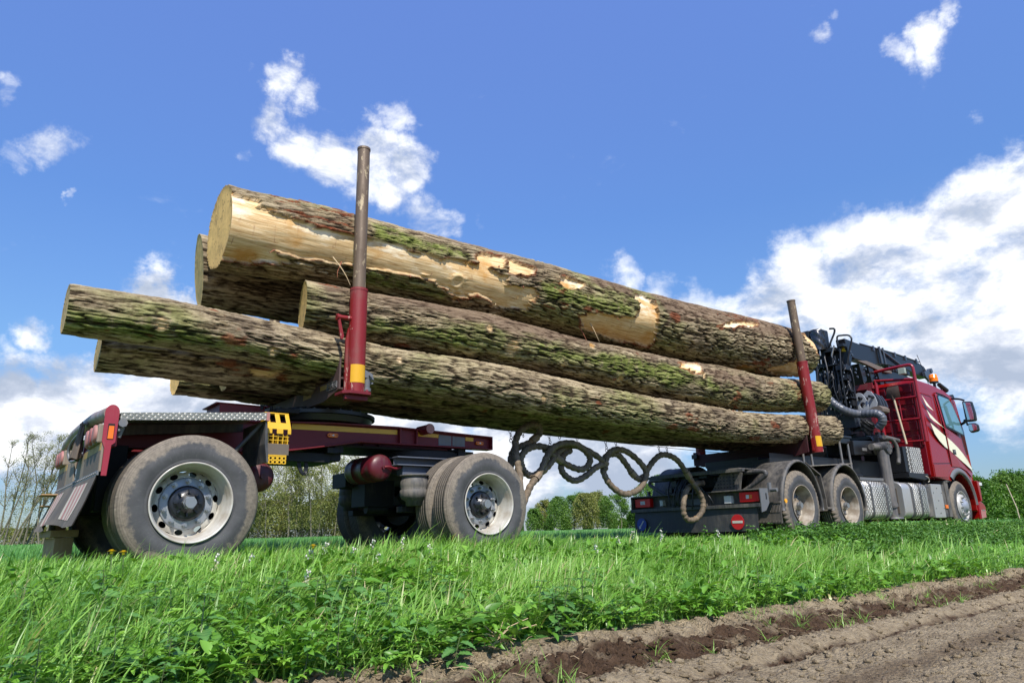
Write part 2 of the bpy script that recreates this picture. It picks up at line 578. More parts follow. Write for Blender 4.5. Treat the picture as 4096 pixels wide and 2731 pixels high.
MAT['strap'] = paint('dark_tank_strap', (0.06, 0.06, 0.06), 0.5, amt=0.25, scale=6, dirt=(0.14, 0.13, 0.115))
MAT['leg'] = paint('dusty_leg_steel', (0.075, 0.075, 0.078), 0.42, amt=0.5, scale=3, dirt=(0.17, 0.15, 0.13), chips=(0.14, 0.08, 0.06))
MAT['dusty_top'] = paint('dusty_guard_top', (0.13, 0.125, 0.11), 0.7, amt=0.5, scale=5, dirt=(0.24, 0.21, 0.165))
MAT['chrome'] = plain('chrome', (0.7, 0.7, 0.7), 0.12, 1.0)
MAT['mirror'] = plain('mirror_glass', (0.75, 0.78, 0.8), 0.03, 1.0)


def make_glass():
    m, g, b, _ = new_mat('cab_window_glass')
    b.inputs['Base Color'].default_value = (0.10, 0.22, 0.24, 1)
    b.inputs['Roughness'].default_value = 0.04
    b.inputs['Specular IOR Level'].default_value = 0.9
    b.inputs['Coat Weight'].default_value = 1.0
    b.inputs['Coat Roughness'].default_value = 0.02
    return m
MAT['glass'] = make_glass()


def make_tread_plate(name, base, sx, sz, dark, axis_swap=False):
    """checker plate: alternating raised tears"""
    m, g, b, _ = new_mat(name)
    oc = g.n('ShaderNodeTexCoord').outputs['Object']
    sep = g.n('ShaderNodeSeparateXYZ'); g.put(sep.inputs[0], oc)
    u = g.math('MULTIPLY', sep.outputs[0], sx); v = g.math('MULTIPLY', g.math('ADD', sep.outputs[2], g.math('MULTIPLY', sep.outputs[1], 1.0)), sz)
    a = g.math('SINE', g.math('ADD', u, v)); c = g.math('SINE', g.math('SUBTRACT', u, v))
    h = g.math('MULTIPLY', a, c)
    hh = g.smooth(g.math('ABSOLUTE', h), 0.35, 0.75)
    n1 = g.noise(oc, 6, 5)
    cm_ = g.mix(hh, dark, base)
    g.put(b.inputs['Base Color'], g.mix(g.smooth(n1, 0.45, 0.7), cm_, tuple(x*0.62 for x in base)))
    b.inputs['Metallic'].default_value = 0.45
    b.inputs['Roughness'].default_value = 0.36
    bump(g, b, hh, 0.6, 0.006)
    return m
MAT['diamond'] = make_tread_plate('diamond_plate', (0.78, 0.75, 0.66), 34, 40, (0.17, 0.16, 0.14))
MAT['tread'] = make_tread_plate('tread_plate', (0.40, 0.39, 0.33), 75, 75, (0.27, 0.26, 0.22))

# ------------------------------------------------------------------ numpy noise
def _h(ix, iy, iz=0, seed=0):
    n = (ix.astype(np.int64)*374761393 + iy.astype(np.int64)*668265263 + np.asarray(iz).astype(np.int64)*2147483647 + seed*974634777) & 0xFFFFFFFF
    n = ((n ^ (n >> 13))*1274126177) & 0xFFFFFFFF
    n = ((n ^ (n >> 16))*2246822519) & 0xFFFFFFFF
    return ((n ^ (n >> 15)) & 0xFFFFFF)/float(0xFFFFFF)


def vn2(x, y, seed=0):
    ix = np.floor(x); iy = np.floor(y); fx = x-ix; fy = y-iy
    fx = fx*fx*(3-2*fx); fy = fy*fy*(3-2*fy)
    a = _h(ix, iy, 0, seed); b = _h(ix+1, iy, 0, seed); c = _h(ix, iy+1, 0, seed); d = _h(ix+1, iy+1, 0, seed)
    return (a*(1-fx)+b*fx)*(1-fy)+(c*(1-fx)+d*fx)*fy


def fbm2(x, y, oct=4, seed=0, gain=0.5):
    s = 0; a = 1; t = 0
    for o in range(oct):
        s = s+a*vn2(x*2**o, y*2**o, seed+o*17); t += a; a *= gain
    return s/t


def worley(x, y, seed=0, py=None):
    """F1, F2 and cell value; py = integer period in y"""
    ix = np.floor(x); iy = np.floor(y)
    f1 = np.full(x.shape, 9.0); f2 = np.full(x.shape, 9.0); cid = np.zeros(x.shape)
    for dx in (-1, 0, 1):
        for dy in (-1, 0, 1):
            cx = ix+dx; cy = iy+dy
            hy = np.mod(cy, py) if py else cy
            px_ = cx+_h(cx, hy, 0, seed); py_ = cy+_h(cx, hy, 1, seed)
            d = np.hypot(px_-x, py_-y)
            cv = _h(cx, hy, 2, seed)
            m = d < f1
            f2 = np.where(m, f1, np.minimum(f2, d))
            cid = np.where(m, cv, cid)
            f1 = np.where(m, d, f1)
    return f1, f2, cid


def sstep(a, b, x):
    t = np.clip((x-a)/(b-a), 0, 1)
    return t*t*(3-2*t)


# ------------------------------------------------------------------ ground
def profile(y):
    return np.interp(y, [-14, -6.0, -5.1, -4.75, -4.45, -4.15, -3.6, -2.9, -2.1, -1.5, 60],
                     [-0.42, -0.41, -0.395, -0.40, -0.37, -0.33, -0.29, -0.19, -0.06, 0.0, 0.0])


def ground_z(x, y):
    z = profile(y)
    z = z+0.035*(fbm2(x*1.3, y*1.3, 3, 5)-0.5)*sstep(-1.4, -2.2, y)
    soil = sstep(-4.0, -4.25, y)
    if np.any(soil > 0):
        # drill rows and a wheel rut run along the truck
        wob = 0.10*(fbm2(x*0.6, y*0, 3, 3)-0.5)
        rut = -0.045*np.exp(-((y+4.52+wob)/0.13)**2)+0.035*np.exp(-((y+4.78+wob)/0.08)**2)-0.025*np.exp(-((y+4.92+wob)/0.045)**2)-0.012*np.exp(-((y+5.40+wob)/0.10)**2)
        rough = np.interp(y, [-6, -5.05, -4.93, -4.86, -4.70, -4.62, -4.0], [0.30, 0.28, 0.5, 0.30, 0.45, 1.2, 1.0])
        f1, f2, cid = worley(x/0.075, y/0.075, 21)
        g1, g2, cj = worley(x/0.03, y/0.03, 22)
        pick = sstep(0.50, 0.75, fbm2(x*2.2, y*2.2, 3, 9))
        clod = np.clip(1-f1*1.6, 0, 1)**0.7*np.where(cid > 0.45, cid, 0.05)*0.060*(0.35+0.65*pick)+np.clip(1-g1*1.7, 0, 1)*np.where(cj > 0.5, cj, 0)*0.022
        z = z+soil*(rut+rough*(clod+0.045*(fbm2(x*9, y*9, 4, 8)-0.5)+0.026*(fbm2(x*28, y*28, 2, 18)-0.5))+0.05*(fbm2(x*1.7, y*2.5, 3, 4)-0.5)*rough)
    return z


def axis(segs):
    out = []
    for a, b, s0, s1 in segs:
        p = a
        while p < b-1e-6:
            out.append(p)
            t = (p-a)/(b-a)
            p += s0*(s1/s0)**t
    out.append(segs[-1][1])
    return np.array(out)


def sheet(name, xs, ys, mat):
    X, Y = np.meshgrid(xs, ys, indexing='ij')
    Z = ground_z(X.ravel(), Y.ravel())
    V = np.stack([X.ravel(), Y.ravel(), Z], 1)
    nx, ny = len(xs), len(ys)
    I = np.arange(nx*ny).reshape(nx, ny)
    F = np.stack([I[:-1, :-1].ravel(), I[1:, :-1].ravel(), I[1:, 1:].ravel(), I[:-1, 1:].ravel()], 1)
    return np_mesh(name, V, F, mat)


def soil_mat():
    m, g, b, _ = new_mat('ploughed_soil')
    oc = g.n('ShaderNodeTexCoord').outputs['Object']
    st = g.scale(oc, (0.55, 1.6, 1.0))
    n1 = g.noise(st, 1.3, 5, 0.6)
    n2 = g.noise(oc, 22, 8, 0.7)
    n3 = g.noise(oc, 5, 6, 0.62)
    sep = g.n('ShaderNodeSeparateXYZ'); g.put(sep.inputs[0], oc)
    yy = g.math('ADD', sep.outputs[1], g.math('MULTIPLY', g.math('SUBTRACT', n1, 0.5), 0.22))
    def band(yc, w0, w1): return g.smooth(g.math('ABSOLUTE', g.math('ADD', yy, -yc)), w0, w1, 1.0, 0.0)
    wet = g.math('MAXIMUM', band(-4.50, 0.13, 0.22), g.math('MAXIMUM', band(-4.95, 0.015, 0.07), g.math('MULTIPLY', band(-5.40, 0.02, 0.14), 0.55)))
    crust = g.smooth(n3, 0.50, 0.62)
    c_wet = g.ramp(n2, [(0.3, (0.045, 0.026, 0.014)), (0.6, (0.105, 0.064, 0.036)), (0.8, (0.19, 0.122, 0.072))])
    c_dry = g.ramp(n2, [(0.25, (0.21, 0.160, 0.098)), (0.55, (0.375, 0.298, 0.186)), (0.8, (0.50, 0.41, 0.27))])
    f = g.math('SUBTRACT', 1.0, g.math('MULTIPLY', wet, g.math('SUBTRACT', 1.0, g.math('MULTIPLY', crust, 0.55))), clamp=True)
    f = g.math('MULTIPLY', f, g.smooth(g.noise(oc, 7, 7, 0.7), 0.40, 0.52, 0.70, 1.0))
    g.put(b.inputs['Base Color'], g.mix(f, c_wet, c_dry))
    b.inputs['Roughness'].default_value = 0.95
    b.inputs['Specular IOR Level'].default_value = 0.15
    cr = g.vor(oc, 55.0)
    bump(g, b, g.math('SUBTRACT', g.math('ADD', g.noise(oc, 70, 8, 0.75), g.math('MULTIPLY', n2, 1.5)), g.math('MULTIPLY', cr, 0.9)), 1.0, 0.022)
    return m


def turf_mat():
    m, g, b, _ = new_mat('turf_soil')
    oc = g.n('ShaderNodeTexCoord').outputs['Object']
    n = g.noise(oc, 3, 6, 0.6)
    n2 = g.noise(oc, 0.05, 4, 0.6)
    c = g.ramp(n, [(0.3, (0.02, 0.035, 0.012)), (0.55, (0.035, 0.085, 0.018)), (0.8, (0.05, 0.12, 0.025))])
    g.put(b.inputs['Base Color'], g.mix(n2, c, (0.075, 0.19, 0.045)))
    b.inputs['Roughness'].default_value = 0.9
    b.inputs['Specular IOR Level'].default_value = 0.1
    bump(g, b, n, 0.6, 0.05)
    return m


MAT['soil'] = soil_mat(); MAT['turf'] = turf_mat()
xs = axis([(-3000, -30, 900, 6), (-30, -1.0, 4, 0.4), (-1.0, 3.5, 0.03, 0.0135), (3.5, 9, 0.0135, 0.03), (9, 30, 0.03, 0.2), (30, 400, 0.4, 60), (400, 3600, 80, 900)])
ys_soil = axis([(-3000, -30, 900, 8), (-30, -7, 4, 0.2), (-7, -6.2, 0.2, 0.03), (-6.2, -4.0, 0.016, 0.014)])
ys_g = axis([(-4.0, -1.0, 0.03, 0.05), (-1.0, 8, 0.08, 0.5), (8, 60, 0.6, 8), (60, 4000, 12, 900)])
ys_g[0] = ys_soil[-1]
so_ = sheet('ploughed_soil', xs, ys_soil, MAT['soil']); tag(so_, kind='structure')
xg = axis([(-3000, -30, 900, 6), (-30, -1.0, 4, 0.4), (-1.0, 14, 0.05, 0.1), (14, 60, 0.15, 2), (60, 400, 3, 60), (400, 3600, 80, 900)])
go = sheet('ground', xg, ys_g, MAT['turf']); tag(go, kind='structure')


# ------------------------------------------------------------------ leaf and grass materials
def leaf_mat(name, stops, trans=0.35, rough=0.45, vein=False, att='tint'):
    m, g, b, out = new_mat(name)
    at = g.n('ShaderNodeAttribute', attribute_name=att)
    c = g.ramp(at.outputs['Fac'], stops)
    if vein:
        v = g.n('ShaderNodeAttribute', attribute_name='vein')
        c = g.mix(g.math('MULTIPLY', v.outputs['Fac'], 0.5), c, (0.16, 0.30, 0.08))
    g.put(b.inputs['Base Color'], c)
    b.inputs['Roughness'].default_value = rough
    b.inputs['Specular IOR Level'].default_value = 0.5
    tr = g.n('ShaderNodeBsdfTranslucent')
    g.put(tr.inputs[0], g.mix(1.0, c, (1.25, 1.25, 0.6), 'MULTIPLY'))
    mx = g.n('ShaderNodeMixShader')
    mx.inputs[0].default_value = trans
    g.nt.links.new(b.outputs[0], mx.inputs[1]); g.nt.links.new(tr.outputs[0], mx.inputs[2])
    g.nt.links.new(mx.outputs[0], out.inputs[0])
    return m


MAT['grass'] = leaf_mat('grass_blades', [(0.0, (0.055, 0.15, 0.018)), (0.40, (0.155, 0.34, 0.042)), (0.75, (0.31, 0.54, 0.10)), (0.95, (0.40, 0.60, 0.18)), (1.0, (0.55, 0.48, 0.25))], 0.4, 0.36)
MAT['wheat'] = leaf_mat('young_wheat', [(0.0, (0.05, 0.17, 0.040)), (0.5, (0.12, 0.32, 0.07)), (1.0, (0.26, 0.50, 0.13))], 0.38, 0.42)
MAT['weed'] = leaf_mat('weed_leaves', [(0.0, (0.040, 0.12, 0.014)), (0.5, (0.115, 0.28, 0.026)), (1.0, (0.25, 0.47, 0.065))], 0.30, 0.42)
MAT['nettle'] = leaf_mat('nettle_leaves', [(0.0, (0.024, 0.085, 0.018)), (0.5, (0.055, 0.17, 0.034)), (1.0, (0.12, 0.28, 0.06))], 0.25, 0.5, vein=True)
MAT['darkweed'] = leaf_mat('dark_nettle_leaves', [(0.0, (0.035, 0.10, 0.016)), (0.5, (0.080, 0.20, 0.026)), (1.0, (0.17, 0.32, 0.05))], 0.25, 0.5)
MAT['stem'] = plain('green_stem', (0.10, 0.14, 0.05), 0.6)
MAT['straw'] = plain('dry_straw', (0.50, 0.38, 0.22), 0.8)
MAT['petal'] = leaf_mat('white_petals', [(0.0, (0.55, 0.50, 0.45)), (1.0, (0.80, 0.76, 0.70))], 0.3, 0.6)
MAT['dandelion'] = plain('dandelion_yellow', (0.85, 0.60, 0.01), 0.6)


def in_view(x, y, half=46, near=0.6):
    dx = x-CAM.x; dy = y-CAM.y
    d = np.hypot(dx, dy)
    a = np.degrees(np.arctan2(dy, dx))-math.degrees(YAW)
    a = (a+180) % 360-180
    return (np.abs(a) < half) & (d > near), d


def blades(name, x, y, z, h, w, lean, curl, az, tint, mat, seg=4, label=None):
    """a mass of grass: every blade a bent tapering strip"""
    N = len(x)
    t = np.linspace(0, 1, seg+1)[None, :]
    dx = np.cos(az)[:, None]; dy = np.sin(az)[:, None]
    lat = (lean[:, None]*t+curl[:, None]*t**2.4)*h[:, None]
    ver = h[:, None]*(t-0.42*np.abs(curl[:, None])*t**2.6-0.15*np.abs(lean[:, None])*t)
    cx = x[:, None]+dx*lat; cy = y[:, None]+dy*lat; cz = z[:, None]+ver
    ww = w[:, None]*np.array([0.7, 1.0, 0.85, 0.55, 0.08] if seg == 4 else [0.8, 1.0, 0.7, 0.08])[None, :]*0.5
    tw = az[:, None]+math.pi/2+0.5*t*np.sign(curl[:, None])
    sx = np.cos(tw)*ww; sy = np.sin(tw)*ww
    V = np.empty((N, seg+1, 2, 3), dtype=np.float32)
    V[:, :, 0, 0] = cx-sx; V[:, :, 0, 1] = cy-sy; V[:, :, 0, 2] = cz
    V[:, :, 1, 0] = cx+sx; V[:, :, 1, 1] = cy+sy; V[:, :, 1, 2] = cz
    base = (np.arange(N)*(seg+1)*2)[:, None]
    k = np.arange(seg)[None, :]*2
    F = np.stack([base+k, base+k+1, base+k+3, base+k+2], 2).reshape(-1, 4)
    tt = np.repeat(np.clip(tint[:, None]+0.12*(t-0.5), 0, 1).reshape(-1), 2)
    o = np_mesh(name, V.reshape(-1, 3), F, mat, attrs={'tint': ('FLOAT', tt)})
    return o


def scatter(n, x0, x1, y0, y1, dens_pow, d0, half=46):
    x = rng.uniform(x0, x1, n); y = rng.uniform(y0, y1, n)
    ok, d = in_view(x, y, half)
    keep = ok & (rng.random(n) < np.minimum(1, (d0/np.maximum(d, 0.1))**dens_pow))
    return x[keep], y[keep], d[keep]


# verge grass: from under the truck down the bank to the ploughed edge
def verge():
    X = []; Y = []; D = []
    for (n, x0, x1, y0, y1, p, d0) in ((150000, -0.8, 9, -4.25, -1.0, 0.6, 3.2), (130000, 9, 48, -4.25, -1.0, 1.1, 9.0), (60000, -1, 20, -1.0, 1.3, 0.8, 7.0)):
        x, y, d = scatter(n, x0, x1, y0, y1, p, d0)
        X.append(x); Y.append(y); D.append(d)
    x = np.concatenate(X); y = np.concatenate(Y); d = np.concatenate(D)
    edge = -4.12+0.34*(fbm2(x*1.3, x*0, 4, 31)-0.5)*2
    patch = fbm2(x*0.9, y*0.9, 3, 41)
    weedy = sstep(0.48, 0.62, fbm2(x*0.8+3, y*1.1, 3, 52))*sstep(-2.4, -3.0, y)*sstep(9.0, 5.0, x)
    keep = (y > edge) & (rng.random(len(x)) < 1-0.35*weedy)
    keep &= rng.random(len(x)) < (0.25+0.75*sstep(-4.15, -3.85, y))
    dw = sstep(7.5, 9.5, x)*sstep(-1.6, -2.1, y)
    keep &= rng.random(len(x)) < 1-0.5*dw
    x, y, d, patch = x[keep], y[keep], d[keep], patch[keep]
    N = len(x)
    tall = sstep(0.40, 0.62, patch)
    h = (0.07+0.15*rng.random(N)**1.3+0.15*tall*rng.random(N))
    h *= 0.93+0.20*sstep(-2.2, -3.2, y)
    h *= 1-0.34*np.exp(-((x-8.0)/2.2)**2)*sstep(-3.6, -2.4, y)
    h *= 1-0.35*sstep(-1.0, -0.6, y)
    h[rng.random(N) < 0.03] *= 1.35
    w = (0.0035+0.0055*rng.random(N))*np.maximum(1, d/6.5)
    wide = rng.random(N) < 0.12
    w[wide] *= 2.1
    h[wide] *= 1.12
    az = rng.normal(0, 1.0, N)+math.radians(-20)+2.2*(fbm2(x*1.6, y*1.6, 2, 97)-0.5)
    lean = np.abs(rng.normal(0.25, 0.26, N)); curl = rng.gamma(1.8, 0.33, N)
    curl = np.clip(curl, 0, 1.25)
    tint = np.clip(rng.normal(0.47, 0.22, N)+0.45*(fbm2(x*0.6, y*0.6, 2, 77)-0.5), 0, 0.97)
    tint[rng.random(N) < 0.02] = 1.0
    z = ground_z(x, y)-0.01
        # single tufts standing out on the soil
    tx_, ty_ = rng.uniform(1.5, 12, 70), rng.uniform(-4.75, -4.2, 70)
    ex, ey = np.repeat(tx_, 12)+rng.normal(0, .02, 840), np.repeat(ty_, 12)+rng.normal(0, .02, 840)
    x = np.concatenate([x, ex]); y = np.concatenate([y, ey]); z = np.concatenate([z, ground_z(ex, ey)-0.005])
    h = np.concatenate([h, rng.uniform(0.03, 0.11, 840)]); w = np.concatenate([w, rng.uniform(.0025, .004, 840)]); lean = np.concatenate([lean, rng.uniform(.2, .9, 840)])
    curl = np.concatenate([curl, rng.uniform(.1, .9, 840)]); az = np.concatenate([az, rng.uniform(0, 6.28, 840)]); tint = np.concatenate([tint, rng.uniform(.4, .85, 840)])
    o = blades('grass', x, y, z, h, w, lean, curl, az, tint, MAT['grass'])
    tag(o, 'long bright green grass covering the bank between truck and ploughed soil', 'grass', kind='stuff')


verge()


def wheat():
    X = []; Y = []; D = []
    for (n, x0, x1, y0, y1, p, d0) in ((150000, -3, 26, 1.2, 11, 1.0, 8.0), (110000, -8, 70, 11, 60, 1.0, 18.0), (70000, 20, 110, -4.2, 11, 1.0, 20.0)):
        x, y, d = scatter(n, x0, x1, y0, y1, p, d0)
        X.append(x); Y.append(y); D.append(d)
    x = np.concatenate(X); y = np.concatenate(Y); d = np.concatenate(D)
    y = np.round(y/0.125)*0.125+rng.normal(0, 0.02, len(y))
    N = len(x)
    h = rng.uniform(0.17, 0.25, N)*(0.9+0.2*fbm2(x*0.2, y*0.2, 2, 88))
    w = (0.006+0.005*rng.random(N))*np.maximum(1, d/9)
    az = rng.normal(math.radians(-20), 1.0, N)
    o = blades('wheat_crop', x, y, ground_z(x, y)-0.01, h, w, np.abs(rng.normal(0.15, 0.15, N)), np.clip(rng.gamma(1.4, 0.22, N), 0, 0.9), az,
               np.clip(rng.normal(0.45, 0.2, N), 0, 1), MAT['wheat'], seg=3)
    tag(o, 'blue green young wheat field stretching behind the log truck to the trees', 'crop field', kind='stuff')


wheat()


def leaf_mass(name, px, py, pz, size, az, pitch, roll, tint, mat, rows=4, ratio=0.55, label=None, cat='weeds', fold=0.25):
    N = len(px)
    t = np.linspace(0, 1, rows)
    prof = np.sin(np.pi*np.clip(t, 0.02, 1)**0.75)**0.8
    prof[-1] = 0.02; prof[0] = 0.12
    L = np.zeros((rows, 3, 3))
    for i in range(rows):
        for j, s in enumerate((-1, 0, 1)):
            L[i, j] = (t[i]-0.0, s*prof[i]*ratio*0.5, abs(s)*fold*prof[i]*0.5-0.35*t[i]**2)
    L = L.reshape(-1, 3)
    ca, sa = np.cos(az), np.sin(az); cp, sp = np.cos(pitch), np.sin(pitch); cr, sr = np.cos(roll), np.sin(roll)
    x = L[None, :, 0]*size[:, None]; y = L[None, :, 1]*size[:, None]; z = L[None, :, 2]*size[:, None]
    y1 = y*cr[:, None]-z*sr[:, None]; z1 = y*sr[:, None]+z*cr[:, None]
    x2 = x*cp[:, None]-z1*sp[:, None]; z2 = x*sp[:, None]+z1*cp[:, None]
    X = x2*ca[:, None]-y1*sa[:, None]+px[:, None]; Y = x2*sa[:, None]+y1*ca[:, None]+py[:, None]; Z = z2+pz[:, None]
    V = np.stack([X, Y, Z], 2).reshape(-1, 3)
    fl = []
    for i in range(rows-1):
        for j in range(2):
            fl.append((i*3+j, i*3+j+1, (i+1)*3+j+1, (i+1)*3+j))
    fl = np.array(fl)
    F = (np.arange(N)[:, None, None]*rows*3+fl[None]).reshape(-1, 4)
    T = np.repeat(tint, rows*3)
    o = np_mesh(name, V, F, mat, attrs={'tint': ('FLOAT', T)})
    tag(o, label, cat, kind='stuff')
    return o


def low_weeds():
    # whorls of small leaves hugging the bank, densest along the soil edge and lower left
    n = 11000
    x = rng.uniform(-0.6, 14, n); y = rng.uniform(-4.3, -2.2, n)
    ok, d = in_view(x, y)
    edge = -4.20+0.34*(fbm2(x*1.3, x*0, 4, 31)-0.5)*2
    p = 0.16+0.84*sstep(-3.5, -3.95, y)
    p = np.maximum(p, sstep(0.44, 0.58, fbm2(x*0.8+3, y*1.1, 3, 52))*0.9)
    p *= np.minimum(1, (4.5/np.maximum(d, .1))**1.1)
    k = ok & (y > edge) & (rng.random(n) < p)
    x, y = x[k], y[k]
    m = len(x); W = 7
    hh = rng.uniform(0.02, 0.16, m)
    az0 = rng.uniform(0, 6.28, m)
    px = np.repeat(x, W); py = np.repeat(y, W); pz = np.repeat(ground_z(x, y)+hh, W)
    az = np.repeat(az0, W)+np.tile(np.arange(W)*2*math.pi/W, m)+rng.normal(0, 0.15, m*W)
    size = np.repeat(rng.uniform(0.022, 0.05, m), W)*rng.uniform(0.8, 1.15, m*W)
    tint = np.clip(np.repeat(rng.normal(0.62, 0.2, m), W)+rng.normal(0, 0.06, m*W), 0, 1)
    leaf_mass('low_weeds', px, py, pz, size, az, rng.normal(0.35, 0.3, m*W), rng.normal(0, 0.35, m*W), tint, MAT['weed'], ratio=0.5,
              label='low fresh green weeds with small whorled leaves along the soil edge', cat='weeds')
    # dark nettle mass on the right part of the bank
    n = 5200
    x = rng.uniform(7.0, 24, n); y = rng.uniform(-3.3, -1.55, n)
    ok, d = in_view(x, y)
    k = ok & (rng.random(n) < sstep(7.0, 9.5, x)*np.minimum(1, (12/d)**1.0)*(0.35+0.65*sstep(0.38, 0.55, fbm2(x*0.7, y*1.2, 3, 61))))
    x, y = x[k], y[k]
    m = len(x)
    px, py, pz, az, size, tint = [], [], [], [], [], []
    H = rng.uniform(0.13, 0.27, m)
    zz = ground_z(x, y)
    for lv in range(4):
        for q in range(4):
            px.append(x+rng.normal(0, 0.01, m)); py.append(y+rng.normal(0, 0.01, m)); pz.append(zz+H*(1-lv*0.2))
            az.append(q*math.pi/2+lv*0.78+rng.normal(0, 0.3, m)); size.append((0.035+0.018*lv)*rng.uniform(0.8, 1.3, m))
            tint.append(np.clip(rng.normal(0.42, 0.2, m), 0, 1))
    cat_ = np.concatenate
    leaf_mass('dark_nettle_bed', cat_(px), cat_(py), cat_(pz), cat_(size), cat_(az), rng.normal(0.05, 0.35, m*16), rng.normal(0, 0.4, m*16), cat_(tint), MAT['darkweed'], ratio=0.55,
              label='bed of dark green nettles on the bank beside the truck cab', cat='weeds')


low_weeds()


def broad_leaves():
    n = 2600
    x = rng.uniform(-0.6, 12, n); y = rng.uniform(-4.2, -1.8, n)
    ok, d = in_view(x, y)
    k = ok & (rng.random(n) < np.minimum(1, (4.5/np.maximum(d, .1))**1.0)*(0.12+0.88*sstep(0.45, 0.6, fbm2(x*1.1+13, y*1.3, 3, 152))))
    x, y = x[k], y[k]; m = len(x)
    px, py, pz, az, sz, tn = [], [], [], [], [], []
    z0 = ground_z(x, y); a0 = rng.uniform(0, 6.28, m)
    for q in range(5):
        px.append(x+rng.normal(0, .012, m)); py.append(y+rng.normal(0, .012, m)); pz.append(z0+rng.uniform(0.03, 0.15, m))
        az.append(a0+q*1.26+rng.normal(0, .3, m)); sz.append(rng.uniform(0.05, 0.115, m)); tn.append(np.clip(rng.normal(0.45, 0.2, m), 0, 1))
    c_ = np.concatenate
    leaf_mass('broadleaf_weeds', c_(px), c_(py), c_(pz), c_(sz), c_(az), rng.normal(0.55, 0.35, m*5), rng.normal(0, 0.4, m*5), c_(tn), MAT['weed'], rows=6, ratio=0.5,
              label='broad leaved weeds with long drooping leaves mixed into the bank grass', cat='weeds')


broad_leaves()


# ------------------------------------------------------------------ nettles close to the camera, each a plant
def nettle_leaf(rows=13):
    t = np.linspace(0, 1, rows)
    prof = np.sin(np.pi*t**0.62)**0.85
    prof[0] = 0.05; prof[-1] = 0.01
    L = []; ve = []
    for i in range(rows):
        ser = 1.0 if i % 2 == 0 else 0.80
        for s in (-1, -0.5, 0, 0.5, 1):
            ws = prof[i]*0.31*(ser if abs(s) == 1 else 1)
            L.append((t[i]-(0.045 if (i % 2 == 1 and abs(s) == 1) else 0), s*ws, abs(s)*0.10*prof[i]-0.30*t[i]**2+0.025*math.sin(i*2.0)*abs(s)))
            ve.append(1.0 if s == 0 else (0.5 if i % 2 == 0 and abs(s) < 1 else 0.0))
    F = []
    for i in range(rows-1):
        for j in range(4):
            F.append((i*5+j, i*5+j+1, (i+1)*5+j+1, (i+1)*5+j))
    return np.array(L), np.array(F), np.array(ve)


NL, NF, NV = nettle_leaf()


def make_nettle(h, seed, flower=False, big=1.0):
    rd = random.Random(seed)
    V = []; F = []; T = []; VE = []; base = 0
    st = MB()
    lx, ly = rd.uniform(-.05, .05), rd.uniform(-.05, .05)
    axis_pts = [(lx*t*t, ly*t*t, h*t) for t in np.linspace(0, 1, 6)]
    st.tube(axis_pts, 0.003, n=5, rr=[0.0035, 0.0033, 0.003, 0.0026, 0.002, 0.0015])
    lv = 7
    wh = MB()
    for k in range(lv):
        t = 0.13+0.85*k/(lv-1)
        c = np.array((lx*t*t, ly*t*t, h*t))
        for side in range(2 if k < lv-1 else 4):
            a = k*math.pi/2+side*(math.pi if k < lv-1 else math.pi/2)+rd.uniform(-.3, .3)
            s = big*(0.085*(1-0.25*abs(t-0.45)/0.55) if k < lv-1 else 0.030)*rd.uniform(0.8, 1.2)
            if k == lv-2: s *= 0.72
            pet = 0.022*(1-t*0.6)
            pt = rd.uniform(-0.1, 0.30)
            M_ = np.array(Matrix.Rotation(a, 3, 'Z') @ Matrix.Rotation(-pt, 3, 'Y') @ Matrix.Rotation(rd.uniform(-.35, .35), 3, 'X'))
            o = c+np.array((math.cos(a)*pet, math.sin(a)*pet, pet*0.4))
            st.tube([tuple(c), tuple(o)], 0.0012, n=4)
            V.append((NL*s) @ M_.T+o); F.append(NF+base); base += len(NL)
            T += [min(1, max(0, rd.gauss(0.45+0.25*t, 0.13)))]*len(NL); VE.append(NV)
        if flower and 2 < k < lv-1:
            for q in range(5):
                a = rd.uniform(0, 6.28); rr_ = rd.uniform(0.008, 0.018)
                wh.sphere((c[0]+rr_*math.cos(a), c[1]+rr_*math.sin(a), c[2]+rd.uniform(-.006, .02)), rd.uniform(.004, .0075), 6, 4, (1, 1, 1.4))
    root = bpy.data.objects.new('white_dead_nettle' if flower else 'nettle', None)
    col.objects.link(root)
    np_mesh('foliage', np.concatenate(V), np.concatenate(F), MAT['nettle'], root, attrs={'tint': ('FLOAT', np.array(T)), 'vein': ('FLOAT', np.concatenate(VE))})
    st.build('stem', MAT['stem'], root)
    if flower:
        wh.build('blossom', MAT['white_paint'], root)
    return root


